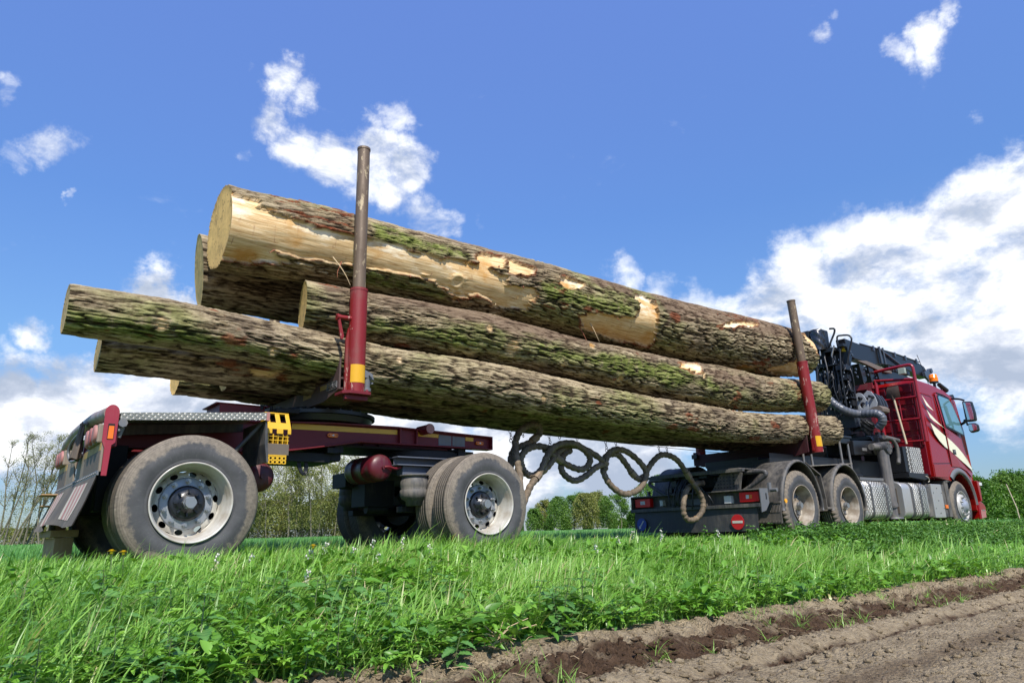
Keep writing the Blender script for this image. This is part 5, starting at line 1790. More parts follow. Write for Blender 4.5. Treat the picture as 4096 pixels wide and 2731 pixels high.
marker(2.91, 1.196); marker(4.72, 1.218, 0.11, 0.040)
b = MB().cyl((3.955, -0.38, 1.315), (3.955, -0.60, 1.315), 0.052).cyl((3.955, -0.60, 1.315), (3.955, -0.612, 1.315), 0.057, 0.055)
b.build('lashing_roller', MAT['maroon'], TR)
MB().cyl((3.955, -0.6125, 1.315), (3.955, -0.616, 1.315), 0.050).build('worn_roller_end', MAT['pinkish'], TR)

# turntable and bolster
b = MB().cyl((2.93, 0, 1.335), (2.93, 0, 1.395), 0.55, 0.57, 72).cyl((2.93, 0, 1.400), (2.93, 0, 1.435), 0.60, 0.60, 72).cyl((2.93, 0, 1.44), (2.93, 0, 1.49), 0.42, 0.40, 60)
for k in range(28):
    a = 2*math.pi*k/28
    b.cyl((2.93+.56*math.cos(a), .56*math.sin(a), 1.435), (2.93+.56*math.cos(a), .56*math.sin(a), 1.452), 0.016, n=6, smooth=False)
b.build('turntable', MAT['black'], TR, bevel=0.003, seg=1)


def bolster(parent, x, z0, mat, lowmat):
    b = MB()
    # beam deeper towards the middle, with end gussets rising to the stakes
    pts = [(-1.06, z0+0.02), (-0.72, z0-0.05), (0.72, z0-0.05), (1.06, z0+0.02), (1.06, z0+0.36), (1.02, z0+0.36), (0.90, z0+0.17), (0.80, z0+0.13), (-0.80, z0+0.13), (-0.90, z0+0.17), (-1.02, z0+0.36), (-1.06, z0+0.36)]
    b.prism(pts, x-0.13, x-0.112, axis='x'); b.prism(pts, x+0.112, x+0.13, axis='x')
    b.box(x-0.111, x+0.111, -0.80, 0.80, z0+0.09, z0+0.128)
    b.box(x-0.111, x+0.111, -0.71, 0.71, z0-0.048, z0-0.03)
    for s in (-1, 1):
        b.prism([(s*0.80, z0+0.10), (s*1.05, z0+0.14), (s*1.05, z0+0.12), (s*0.80, z0+0.08)], x-0.111, x+0.111, axis='x')
        b.prism([(s*0.72, z0-0.045), (s*1.05, z0+0.022), (s*1.05, z0+0.04), (s*0.72, z0-0.03)], x-0.111, x+0.111, axis='x')
    return b.build('bolster', mat, parent, bevel=0.003, seg=1)


BO = bolster(TR, 2.81, 1.52, paint('dirty_bolster', (0.075, 0.042, 0.038), 0.6, amt=0.35, scale=5, dirt=(0.10, 0.082, 0.06)), None)
for (ya, yb, za, zb) in ((-0.86, -0.64, 1.585, 1.630), (-0.42, -0.22, 1.56, 1.61)):
    MB().prism([(ya, za), (yb, za), (yb, zb), (ya, zb)], 2.6765, 2.6795, axis='x').build('yellow_tape', MAT['ochre'], BO)
fr = MB()
for (ya, yb, za, zb) in ((-1.02, -0.80, 1.557, 1.563), (-1.02, -0.80, 1.625, 1.631), (-1.02, -1.015, 1.557, 1.631), (-0.805, -0.80, 1.557, 1.631)):
    fr.box(2.672, 2.6795, ya, yb, za, zb)
fr.build('plate_frame', MAT['greymetal'], BO)
tx = bpy.data.curves.new('cast_lettering', 'FONT')
tx.body = 'IMMER'; tx.size = 0.068; tx.extrude = 0.002; tx.align_x = 'CENTER'; tx.align_y = 'CENTER'
tmp = bpy.data.objects.new('tmp_text', tx); col.objects.link(tmp)
me_t = bpy.data.meshes.new_from_object(tmp.evaluated_get(bpy.context.evaluated_depsgraph_get()))
bpy.data.objects.remove(tmp)
me_t.materials.clear(); me_t.materials.append(MAT['greymetal'])
to = bpy.data.objects.new('cast_lettering', me_t); col.objects.link(to)
to.rotation_euler = (R(90), 0, R(-90))
to.parent = BO; to.location = Vector((2.675, -0.91, 1.594))-world_loc(BO)


def stake(parent, x, y, z0, zs, zt, out, lean=(0, 0), near=True, thin=0.062, thick=0.083, name='stake', plate=True):
    """red sleeve from z0 to zs, steel pipe on to zt; out=-1 near side; lean = (dx, dy) at the top"""
    def at(z):
        t_ = (z-z0)/(zt-z0)
        return Vector((x+lean[0]*t_, y+lean[1]*t_, z))
    b = MB()
    b.cyl(at(z0), at(zs), thick, thick, 40, cap=True)
    b.cyl(at(zs-0.02), at(zs+0.004), thick+0.003, thick+0.003, 40)
    # fin plate on the rear side, tied to the bolster
    yy = y-out*0.02
    fin = [(x-0.085, z0+0.02), (x-0.105, z0+0.02), (x-0.108, z0+0.50), (x-0.085, z0+0.62), (x-0.06, z0+0.62), (x-0.06, z0+0.02)]
    b.prism(fin, yy-0.012, yy+0.012)
    o = b.build(name, MAT['stake_red'], parent)
    p = MB().cyl(at(zs+0.004), at(zt), thin, thin, 36).cyl(at(zt-0.022), at(zt), thin+0.005, thin+0.005, 36)
    p.build('extension_pipe', MAT['steel'], o)
    # reflector wraps the outer side of the sleeve
    r = MB(); vs = []; n = 16
    for zz in (z0+0.085, z0+0.255):
        for k in range(n+1):
            a = -math.pi/2*out*-1-0.95+1.75*k/n if False else (math.radians(-152)+math.radians(110)*k/n if out < 0 else math.radians(28)+math.radians(110)*k/n)
            c = at(zz); vs.append((c.x+(thick+0.002)*math.cos(a), c.y+(thick+0.002)*math.sin(a), zz))
    r.add(vs, [(k, k+1, n+2+k, n+1+k) for k in range(n)], True)
    r.build('yellow_reflector', MAT['reflect_y'], o)
    return o


def stake_foot(parent, x, y, z, out):
    b = MB()
    b.prism([(x-0.16, y-0.06), (x-0.10, y-0.115), (x+0.10, y-0.115), (x+0.13, y-0.06), (x+0.13, y+0.10), (x-0.16, y+0.10)], z-0.028, z, axis='z')
    b.prism([(x-0.13, y-0.06), (x+0.10, y-0.06), (x+0.06, y+0.04), (x-0.10, y+0.04)], z-0.075, z-0.03, axis='z')
    for (dx, dy) in ((-0.125, -0.04), (-0.075, -0.085), (0.075, -0.085), (0.11, -0.03)):
        b.cyl((x+dx, y+dy, z), (x+dx, y+dy, z+0.010), 0.020, n=16).cyl((x+dx, y+dy, z+0.01), (x+dx, y+dy, z+0.026), 0.013, 0.009, n=10)
    b.build('foot_plate', MAT['maroon'], parent, bevel=0.003, seg=1)


for s in (-1, 1):
    st = stake(TR, 2.805, s*1.15, 1.50, 2.51, 4.04, s, near=s < 0)
    stake_foot(st, 2.805, s*1.15, 1.498, s)
    if s < 0:
        k = MB().cyl((2.74, -1.16, 2.205), (2.60, -1.16, 2.200), 0.022).cyl((2.60, -1.16, 2.20), (2.585, -1.16, 2.20), 0.030)
        k.prism([(2.575, 2.225), (2.625, 2.225), (2.622, 2.17), (2.662, 2.02), (2.648, 1.985), (2.63, 1.99), (2.60, 2.15)], -1.172, -1.150)
        k.build('chain_hook', MAT['stake_red'], st, bevel=0.003)
        w = MB()
        w.prism([(2.89, 1.73), (2.965, 1.70), (2.99, 1.64), (2.89, 1.655)], -1.16, -1.14).prism([(2.89, 1.73), (2.965, 1.70), (2.99, 1.64), (2.89, 1.655)], -1.09, -1.07)
        w.cyl((2.945, -1.19, 1.675), (2.945, -1.05, 1.675), 0.016).cyl((2.93, -1.12, 1.65), (2.93, -1.12, 1.545), 0.038, 0.030).cyl((2.93, -1.12, 1.56), (2.93, -1.12, 1.53), 0.044)
        w.box(2.96, 2.985, -1.15, -1.09, 1.60, 1.62)
        w.build('winch_bracket', MAT['greymetal'], st, bevel=0.002, seg=1)

# axles, wheels
W_ = []
for x in (1.445, 4.26):
    W_.append(make_wheel((x, -1.25, 0.50), -1, 'trailer', parent=TR))
    make_wheel((x, 1.25, 0.50), 1, 'trailer', parent=TR)
    MB().cyl((x, -1.06, 0.50), (x, 1.06, 0.50), 0.065, n=24).cyl((x, -0.78, 0.50), (x, -0.60, 0.50), 0.19, 0.17, 32).cyl((x, 0.60, 0.50), (x, 0.78, 0.50), 0.17, 0.19, 32).build('axle', MAT['dark'], TR)


def suspension():
    # subframe of the steering front axle
    bl = paint('blue_grey_steel', (0.085, 0.098, 0.125), 0.5, amt=0.3, scale=6, dirt=(0.11, 0.10, 0.09))
    for s in (-1, 1):
        a_, b_ = (-0.60, -0.40) if s < 0 else (0.40, 0.60)
        b = MB().box(3.57, 4.75, a_, b_, 0.995, 1.008).box(3.57, 4.75, a_, b_, 0.915, 0.928)
        b.box(3.58, 4.74, s*0.494-0.006, s*0.494+0.006, 0.928, 0.995)
        if s < 0: b.box(3.66, 4.60, -0.55, -0.42, 0.82, 0.914)
        b.build('subframe', bl, TR, bevel=0.002, seg=1)
        MB().box(3.62, 4.3, s*0.56-0.06, s*0.56+0.06, 0.44, 0.50).build('suspension_arm', MAT['dark'], TR, bevel=0.004, seg=1)
        MB().box(0.9, 1.1, s*0.43-0.07, s*0.43+0.07, 0.46, 0.99).box(1.1, 1.9, s*0.46-0.04, s*0.46+0.04, 0.42, 0.50).build('suspension_arm', MAT['dark'], TR, bevel=0.004, seg=1)
    MB().cyl((4.15, 0, 1.01), (4.15, 0, 1.095), 0.50, n=48).build('steering_ring', MAT['dark'], TR)
    d = MB()
    d.box(3.50, 3.86, -0.02, 0.30, 0.52, 0.80).box(3.4, 3.9, 0.25, 0.6, 0.74, 0.90)
    d.cyl((3.55, 0.05, 0.50), (3.80, 0.05, 0.50), 0.05)
    d.cyl((3.9, -0.45, 0.62), (3.9, -0.20, 0.62), 0.09).cyl((3.9, -0.20, 0.62), (3.9, -0.15, 0.62), 0.075)
    d.build('brake_gear', MAT['dark'], TR, bevel=0.004, seg=1)
    for sx, sy in ((3.70, -0.72), (3.70, 0.72), (1.80, -0.66), (1.80, 0.66)):
        a = MB().lathe([(0.0, 0.81), (0.125, 0.81), (0.150, 0.805), (0.150, 0.795), (0.120, 0.790), (0.128, 0.775), (0.142, 0.74), (0.145, 0.69), (0.134, 0.665), (0.146, 0.65), (0.145, 0.60), (0.125, 0.565), (0.085, 0.545), (0.085, 0.50), (0.0, 0.50)], (sx, sy, 0), 36, 'z', 1)
        a.build('air_spring', MAT['plastic'], TR)


suspension()


def reservoir(x, y0, y1, z, r, name='air_reservoir'):
    b = MB()
    prof = [(0.0, 0.0), (r*0.45, 0.004), (r*0.8, 0.018), (r*0.96, 0.042), (r, 0.07), (r, 0.10)]
    L = y1-y0
    pr = prof+[(r, L*0.33), (r+0.003, L*0.335), (r+0.003, L*0.35), (r, L*0.355), (r, L*0.66), (r+0.003, L*0.665), (r+0.003, L*0.68), (r, L*0.685), (r, L-0.10)]+[(p[0], L-p[1]) for p in reversed(prof[:-1])]
    b.lathe(pr, (x, y0, z), 44, 'y', 1)
    b.cyl((x+0.01, y0+0.01, z), (x+0.01, y0-0.02, z), 0.022, n=12)
    b.build(name, MAT['maroon_gloss'], TR)


MAT['maroon_gloss'] = paint('maroon_tank_paint', (0.095, 0.006, 0.014), 0.42, amt=0.30, scale=4, var=0.6, dirt=(0.075, 0.045, 0.038), bmp=0.06)
reservoir(3.42, -0.56, 0.10, 0.89, 0.138)
reservoir(2.17, -0.62, 0.05, 0.76, 0.135)
b = MB()
b.tube(catmull([(3.43, -0.58, 0.89), (3.48, -0.585, 0.895), (3.56, -0.57, 0.88), (3.64, -0.54, 0.90)], 5), 0.014, n=8)
b.build('brass_pipe', MAT['maroon'], TR)
b = MB()
for k in range(3):
    o = k*0.012
    b.tube(catmull([(2.60+o, -0.36, 1.0), (2.605+o, -0.36, 0.90), (2.63+o, -0.37, 0.83), (2.665, -0.37, 0.805+o), (2.70-o, -0.36, 0.84), (2.70-o, -0.36, 0.92), (2.68-o, -0.36, 1.0)], 6), 0.008, n=7)
b.build('cable_loop', MAT['black'], TR)


def rear_end():
    # tread plate deck over the rear wheel
    for s in (-1, 1):
        a, b_ = (-1.19, -0.50) if s < 0 else (0.50, 1.19)
        yy = -1.194 if s < 0 else 1.19
        MB().prism([(0.905, 1.145), (2.00, 1.235), (2.00, 1.242), (0.905, 1.152)], a, b_).prism([(0.905, 1.095), (2.00, 1.180), (2.00, 1.242), (0.905, 1.152)], yy, yy+0.004).build('tread_plate_deck', MAT['tread'], TR)
        a, b_ = (-1.18, -0.60) if s < 0 else (0.60, 1.18)
        uu = MB()
        uu.prism([(1.985, 1.18), (2.00, 1.18), (2.03, 0.83), (2.015, 0.83), (1.99, 0.98)], a, b_)
        uu.tube([(1.99, s*1.10, 1.17), (1.80, s*1.0, 0.92)], 0.018, n=8)
        uu.prism([(0.91, 1.135), (1.98, 1.222), (1.98, 1.15), (0.91, 1.05)], s*0.60-0.01, s*0.60+0.01)
        uu.build('mudguard', MAT['plastic'], TR, bevel=0.002, seg=1)
    kn = MB().box(1.985, 2.012, -1.20, -1.17, 1.17, 1.245)
    kn.build('deck_bracket', MAT['pinkish'], TR, bevel=0.003)
    # side plates of the tail, rounded tops
    for s in (-1, 1):
        pts = []
        for k in range(13):
            a = math.pi-math.pi*k/12
            pts.append((0.847+0.047*math.cos(a), 1.145+0.058*math.sin(a)))
        pts += [(0.893, 1.13), (0.889, 0.925), (0.866, 0.905), (0.858, 0.685), (0.822, 0.685), (0.822, 0.88), (0.802, 0.93)]
        yy = s*1.20
        plate = MB()
        # leave the lamp opening: build around it
        plate.prism([p for p in pts if p[1] > 1.075]+[(0.893, 1.075), (0.800, 1.075)] if False else pts, yy-0.008, yy+0.008)
        sp = plate.build('side_plate', MAT['plate_red'], TR, bevel=0.002, seg=1)
        lamp = MB().box(0.829, 0.872, yy+s*0.009, yy+s*0.0095, 0.945, 1.062)
        lamp.build('lamp_recess', MAT['dark'], sp)
        lp = MB().prism([(0.833, 0.95), (0.869, 0.95), (0.869, 1.045), (0.835, 1.045)], yy+s*0.0096, yy+s*0.0135).build('side_lamp', MAT['orange'], sp, bevel=0.001, seg=1)
    # bent tube across the top
    tb = MB().tube(catmull([(0.845, -1.19, 1.142), (0.845, -0.80, 1.172), (0.845, -0.40, 1.20), (0.845, 0.5, 1.205), (0.845, 0.9, 1.18), (0.845, 1.19, 1.142)], 5), 0.052, n=20)
    tb.build('tail_tube', MAT['tail_tube'], TR)
    # uprights
    u = MB()
    for y in (-0.50, 0.70, 0.0):
        u.box(0.84, 0.87, y-0.02, y+0.02, 0.70, 1.18)
    u.box(0.85, 0.90, -1.19, 1.19, 0.90, 0.98)
    u.build('tail_frame', MAT['maroon'], TR, bevel=0.002, seg=1)
    # lamp clusters: boxes with round lenses
    for (ya, yb) in ((-1.16, -0.66), (0.72, 1.18)):
        lb = MB().box(0.775, 0.85, ya, yb, 0.925, 1.065).build('tail_lamp', MAT['board'], TR, bevel=0.012)
        n = 3
        for k in range(n):
            yc = ya+(yb-ya)*(k+0.5)/n
            ln = MB().lathe([(0.068, 0.0), (0.067, 0.012), (0.060, 0.019), (0.03, 0.021), (0.0, 0.0215)], (0.775, yc, 0.995), 28, 'x', -1)
            ln.build('lens', MAT['redlens_dusty'] if k == 1 else MAT['pinkish'], lb)
    # boards below with the bolted strip
    bd = MB()
    zt0, zt1, zb = 0.925, 0.955, 0.715
    bd.prism([(-1.19, zb), (1.19, zb+0.01), (1.19, zt0), (0.15, zt0), (0.15, 0.74), (-0.02, 0.74), (-0.02, zt0), (-1.19, zt0)], 0.806, 0.822, axis='x')
    bd.box(0.807, 0.821, -0.02, 0.15, 0.716, 0.74)
    bo = bd.build('tail_board', MAT['board'], TR, bevel=0.002, seg=1)
    for (ya, yb) in ((-1.185, -0.42), (0.62, 1.185)):
        MB().box(0.801, 0.8055, ya, yb, 0.868, 0.922).build('ochre_tape', MAT['ochre'], bo)
        MB().box(0.801, 0.8055, ya, yb+(-0.05 if ya < 0 else 0), 0.722, 0.866).build('dark_panel', MAT['board_dark'], bo)
    hm = MB().box(0.796, 0.808, -1.20, 1.20, 0.690, 0.722)
    for k in range(30):
        y = -1.15+2.3*k/29
        hm.sphere((0.794, y, 0.706), 0.008, 8, 5)
    hm.build('rivet_strip', MAT['greymetal'], bo)
    # rubber flap, swung back and rippled
    ny, nz = 60, 14
    V = []; F = []
    def flap_pt(y, t_, off=0.0):
        a = (y+1.2)/2.4
        drop = 0.36+0.012*math.sin(a*9)
        xx = 0.80-0.075*t_**0.9-0.025*t_*t_-0.03*t_*math.sin(a*math.pi)-0.022*t_*t_*math.sin(a*13.0+0.6)-0.015*t_*a
        return (xx-off, y+0.0, 0.70-drop*t_*(0.97+0.03*math.cos(a*7)))
    for off in (0.0, -0.006):
        for j in range(nz+1):
            for i in range(ny+1):
                V.append(flap_pt(-1.19+2.38*i/ny, j/nz, off))
    m_ = (nz+1)*(ny+1)
    for j in range(nz):
        for i in range(ny):
            q = (j*(ny+1)+i, j*(ny+1)+i+1, (j+1)*(ny+1)+i+1, (j+1)*(ny+1)+i)
            F.append(q); F.append(tuple(m_+k for k in q[::-1]))
    fl = MB().add(V, F, True).build('mud_flap', MAT['flap'], TR)
    for side in (0, 1):
        y0, y1 = (-0.92, -0.28) if side == 0 else (0.38, 1.02)
        for k in range(7):
            ya = y0+(y1-y0)*k/7; yb = y0+(y1-y0)*(k+1)/7
            vs = []; fs = []
            for j in range(13):
                t_ = 0.12+0.74*j/12
                for yy in (ya, (ya+yb)/2, yb):
                    p = flap_pt(yy, t_, 0.003); vs.append(p)
            for j in range(12):
                for i in range(2): fs.append((j*3+i, j*3+i+1, (j+1)*3+i+1, (j+1)*3+i))
            MB().add(vs, fs, True).build('faded_stripe', MAT['pinkish'] if k % 2 else MAT['offwhite'], fl)
    # canvas cover tied over a coupling, hose bow, grey coupling on the near corner
    cv = MB(); vs = []; fs = []; n = 24; L = 12
    for j in range(L+1):
        t_ = j/L
        z = 1.185-0.30*t_; rad = 0.030+0.062*t_**0.8
        for k in range(n):
            a = 2*math.pi*k/n
            rr_ = rad*(1+0.13*math.sin(a*5+j*0.35)+0.06*math.sin(a*11))
            vs.append((0.775+0.42*rr_*math.cos(a)-0.02*t_, -0.30+0.05*t_+rr_*1.25*math.sin(a), z-0.008*math.sin(a*3)))
    for j in range(L):
        for k in range(n): fs.append((j*n+k, j*n+(k+1) % n, (j+1)*n+(k+1) % n, (j+1)*n+k))
    cv.add(vs, fs, True)
    cv.tube([(0.80, -0.40, 1.165), (0.76, -0.30, 1.17), (0.79, -0.20, 1.15)], 0.010, n=6)
    cv.build('canvas_cover', MAT['canvas'], TR)
    MB().tube(catmull([(0.80, 0.02, 1.14), (0.77, 0.20, 1.08), (0.76, 0.27, 0.99), (0.78, 0.18, 0.91), (0.80, -0.1, 0.90)], 8), 0.013, n=8).build('hose_bow', MAT['greymetal'], TR)
    c = MB().cyl((0.925, -1.20, 1.075), (0.925, -1.08, 1.075), 0.032, n=8, smooth=False).cyl((0.925, -1.14, 1.05), (0.915, -1.14, 0.97), 0.026, 0.016, n=14).sphere((0.905, -1.17, 1.02), 0.015, 10, 8)
    c.box(0.895, 0.955, -1.18, -1.10, 1.055, 1.095)
    c.build('coupling', MAT['greymetal'], TR, bevel=0.003, seg=1)
    # underrun bumper boxes on the far side, dusty
    bp = MB().box(0.76, 0.90, 0.35, 1.18, 0.10, 0.27).box(0.72, 0.93, 0.33, 1.20, 0.275, 0.335).box(0.78, 0.86, 0.6, 1.16, 0.336, 0.60).box(0.66, 0.86, 0.9, 1.22, 0.66, 0.672).box(0.68, 0.80, 1.0, 1.22, 0.56, 0.572)
    bp.build('underrun_bumper', paint('dusty_tan_bumper', (0.34, 0.21, 0.095), 0.9, amt=0.4, scale=5, dirt=(0.40, 0.28, 0.15)), TR, bevel=0.004)


MAT['tail_tube'] = paint('worn_maroon_tube', (0.30, 0.22, 0.19), 0.36, amt=0.4, scale=4, var=0.4, dirt=(0.20, 0.16, 0.125), chips=(0.30, 0.24, 0.2), chip_lo=0.6)
rear_end()


# yellow wheel chock in its holder: it lifts out, so it is a thing of its own
def chock():
    r = empty('wheel_chock', (2.15, -1.0, 0.83))
    y0, y1 = -1.10, -0.90
    xl, xr = 2.035, 2.245
    b = MB()
    # plate strip from sloping top down to the nose, with real gaps
    def plate(x0, x1, z0, z1, ya, yb, th=0.012):
        b.prism([(ya, z0), (ya+th, z0), (yb+th, z1), (yb, z1)], x0, x1, axis='x')
    b.box(xl, xr, -1.005, -0.93, 1.268, 1.280)
    for xa, xb in ((xl, xl+0.035), (xl+0.085, xl+0.125), (xl+0.175, xr)):
        plate(xa, xb, 1.185, 1.275, -1.055, -1.00)
    plate(xl, xr, 1.125, 1.186, -1.085, -1.055)
    for xa, xb in ((xl, xl+0.045), (xl+0.085, xl+0.140), (xl+0.180, xr)):
        plate(xa, xb, 1.085, 1.126, -1.088, -1.085)
    b.prism([(-1.085, 1.08), (-1.05, 1.20), (-0.99, 1.275), (-0.92, 1.275), (-0.92, 0.90), (-1.06, 0.90)], xl-0.006, xl+0.004, axis='x')
    b.build('ribbed_shell', MAT['yellow'], r, bevel=0.003)
    gmb = MB()
    for k in range(5):
        x = xl+0.02+0.042*k
        gmb.box(x-0.0035, x+0.0035, -1.07, -0.96, 0.90, 1.085)
    for k in range(3):
        z = 1.065-0.033*k
        gmb.box(xl, xr-0.01, -1.071, -1.064, z-0.003, z+0.003)
    gmb.build('grid', MAT['yellow'], r)
    bk = MB().box(xl+0.005, xr-0.015, -0.955, -0.945, 0.90, 1.09)
    bk.build('inside', MAT['dark'], r)
    hd = MB().box(xl-0.004, xr-0.012, -1.085, -1.073, 0.905, 1.000)
    hd.build('holder_band', MAT['board_dark'], r, bevel=0.002)
    pf = MB()
    # perforated foot: strips and bars leave ten holes
    x0, x1, z0, z1 = 2.022, 2.212, 0.828, 0.905
    cols_ = 5; rows_ = 2; hr = 0.010
    cw = (x1-x0)/cols_; ch = (z1-z0-0.012)/rows_
    for i in range(cols_):
        for j in range(rows_):
            cx_, cz_ = x0+cw*(i+0.5), z0+ch*(j+0.5)
            n = 16; vs = []
            for k in range(n):
                a = 2*math.pi*(k+0.5)/n
                ca, sa = math.cos(a), math.sin(a)
                m = max(abs(ca)/(cw/2), abs(sa)/(ch/2))
                vs.append((cx_+hr*ca, -1.09, cz_+hr*sa)); vs.append((cx_+ca/m, -1.09, cz_+sa/m))
            pf.add(vs, [(2*k, 2*k+1, 2*((k+1) % n)+1, 2*((k+1) % n)) for k in range(n)])
    pf.box(x0, x1, -1.0905, -1.0885, z1-0.012, z1)
    o = pf.build('perforated_foot', MAT['yellow'], r)
    so2 = o.modifiers.new('thick', 'SOLIDIFY'); so2.thickness = 0.004
    tag(r, 'yellow plastic wheel chock with grid and holes hung beside the rear trailer wheel', 'wheel chock')


chock()

# ------------------------------------------------------------------ log truck
TK = empty('log_truck', (12.5, 0, 0))
tag(TK, 'dark red log truck with cream stripes on the cab and a black folded loading crane', 'log truck')
for (x, kd, y) in ((10.23, 'truck', 1.25), (11.68, 'truck', 1.25)):
    for s in (-1, 1):
        make_wheel((x, s*y, 0.50), s, kd, parent=TK, R_=0.525)
for s in (-1, 1):
    make_wheel((16.58, s*1.21, 0.50), s, 'steer', parent=TK, dual=False, R_=0.515)


def tk_chassis():
    b = MB()
    for s in (-1, 1):
        b.box(9.35, 16.9, s*0.42-0.004, s*0.42+0.004, 0.78, 1.045)
        b.box(9.35, 16.9, s*0.42-(0.07 if s > 0 else 0), s*0.42+(0.07 if s < 0 else 0), 1.045, 1.053)
        b.box(9.35, 16.9, s*0.42-(0.07 if s > 0 else 0), s*0.42+(0.07 if s < 0 else 0), 0.772, 0.78)
    for x in (9.5, 10.9, 12.5, 14.2):
        b.box(x-0.05, x+0.05, -0.41, 0.41, 0.82, 1.0)
    b.box(12.2, 15.2, -0.40, 0.40, 0.45, 0.77)
    b.build('chassis', MAT['dark'], TK, bevel=0.002, seg=1)
    for x in (10.23, 11.68):
        MB().cyl((x, -1.0, 0.5), (x, 1.0, 0.5), 0.075, n=20).sphere((x, 0, 0.52), 0.24, 20, 12).build('axle', MAT['dark'], TK)
    MB().cyl((16.58, -0.95, 0.45), (16.58, 0.95, 0.45), 0.06, n=20).build('axle', MAT['dark'], TK)
    # bolted end plate with rows of holes and clutter of valves
    e = MB()
    e.prism([(-0.28, 0.74), (-0.50, 1.045), (-0.66, 1.045), (-0.86, 0.99), (-0.80, 0.74)], 9.30, 9.312, axis='x')
    e.box(9.22, 9.9, -0.86, 0.86, 1.045, 1.062)
    e.box(9.18, 9.23, -0.95, 0.95, 1.0, 1.045)
    ep = e.build('end_plate', MAT['plastic'], TK, bevel=0.003, seg=1)
    d = MB()
    for i in range(6):
        for j in range(5):
            y = -0.36-0.055*i; z = 0.79+0.05*j
            if z < 0.98: d.cyl((9.299, y, z), (9.296, y, z), 0.011, n=10)
    for i in range(5):
        d.cyl((9.30, -0.70+0.0*i, 0.80+0.045*i), (9.285, -0.70, 0.80+0.045*i), 0.012, n=8)
    d.build('bolt_hole', MAT['black'], ep)
    v = MB()
    rd = random.Random(3)
    for i in range(16):
        y = rd.uniform(-0.25, 0.55); z = rd.uniform(0.74, 1.0); x = rd.uniform(9.22, 9.4)
        v.box(x, x+rd.uniform(.04, .12), y, y+rd.uniform(.05, .14), z, z+rd.uniform(.04, .1))
    for i in range(9):
        y = rd.uniform(-0.15, 0.5); y2 = y+rd.uniform(-.3, .3)
        v.tube(catmull([(9.2, y, 0.95), (9.08, (y+y2)/2, rd.uniform(.72, .82)), (9.07, y2, rd.uniform(.5, .66)), (9.10, y2+rd.uniform(-.06, .06), 0.56)], 5), 0.013, n=6)
    v.build('air_lines', MAT['black'], TK)
    # tail light housing
    x = 9.12
    h = MB()
    h.box(x-0.03, x+0.20, -1.24, 1.22, 0.715, 0.735)
    h.box(x+0.10, x+0.12, -1.20, 1.20, 0.53, 0.715)
    h.box(x-0.05, x+0.06, -1.24, 1.22, 0.475, 0.525)
    h.box(x-0.03, x+0.14, -0.295, -0.28, 0.525, 0.715)
    h.box(x-0.03, x+0.14, 1.205, 1.22, 0.48, 0.73)
    ho = h.build('lamp_housing', MAT['plastic'], TK, bevel=0.004)
    ck = MB().prism([(-1.222, 0.735), (-1.255, 0.735), (-1.255, 0.52), (-1.222, 0.43)], x-0.03, x+0.0, axis='x') if False else MB().prism([(x-0.04, 0.735), (x+0.16, 0.735), (x+0.17, 0.53), (x+0.06, 0.42), (x-0.04, 0.40)], -1.262, -1.245)
    ck.build('side_cheek', MAT['greymetal'], ho, bevel=0.003)
    MB().cyl((x+0.10, -1.265, 0.66), (x+0.10, -1.266, 0.66), 0.012, n=12).box(x+0.088, x+0.112, -1.2665, -1.263, 0.58, 0.66).build('slot', MAT['black'], ho)
    def lamp(nm, ya, yb, za, zb, m, x0=x+0.02, par=None):
        return MB().box(x0, x0+0.08, ya, yb, za, zb).build(nm, m, par or TK, bevel=0.006)
    for s in (-1, 1):
        ya, yb = (-1.19, -0.87) if s < 0 else (0.84, 1.17)
        L = lamp('tail_light', ya, yb, 0.555, 0.695, MAT['redlens'])
        yc = (ya+yb)/2
        MB().box(x+0.016, x+0.0195, yc-0.055, yc-0.005, 0.60, 0.655).build('orange_pane', MAT['orange'] if s < 0 else MAT['whitelens'], L)
        MB().box(x+0.016, x+0.0195, yc-0.002, yc+0.045, 0.60, 0.655).build('white_pane', MAT['whitelens'], L)
    lamp('work_lamp', -0.72, -0.60, 0.545, 0.66, MAT['whitelens'])
    lamp('work_lamp', 0.575, 0.64, 0.56, 0.655, MAT['whitelens'])
    lamp('blank_number_plate', -0.27, 0.18, 0.545, 0.645, MAT['greymetal'], x+0.07)
    # flap with the two round signs
    V = []; F = []; ny, nz = 48, 8
    for off in (0, 0.008):
        for j in range(nz+1):
            for i in range(ny+1):
                t_ = j/nz; a = i/ny; y = -1.17+2.33*a
                zb = 0.135+0.03*abs(a-0.42)
                V.append((x-0.01-0.02*t_*math.sin(a*9)-0.02*t_+off, y, 0.475+(zb-0.475)*t_))
    m_ = (nz+1)*(ny+1)
    for j in range(nz):
        for i in range(ny):
            q = (j*(ny+1)+i, j*(ny+1)+i+1, (j+1)*(ny+1)+i+1, (j+1)*(ny+1)+i)
            F.append(q); F.append(tuple(m_+k for k in q[::-1]))
    fl = MB().add(V, F, True).build('mud_flap', MAT['flap_tk'], TK)
    sx = x-0.062
    s1 = MB().cyl((sx, -0.855, 0.275), (sx-0.005, -0.855, 0.275), 0.108, n=48).build('no_entry_disc', MAT['sign_red'], fl)
    MB().box(sx-0.0085, sx-0.0055, -0.94, -0.77, 0.258, 0.292).build('white_bar', MAT['white_paint'], s1)
    s2 = MB().cyl((sx, 0.98, 0.28), (sx-0.005, 0.98, 0.28), 0.100, n=48).build('blue_arrow_disc', MAT['sign_blue'], fl)
    ar = MB(); c0 = Vector((0, 0.935, 0.338)); c1 = Vector((0, 1.015, 0.240)); d = (c1-c0).normalized(); nrm = Vector((0, -d.z, d.y))
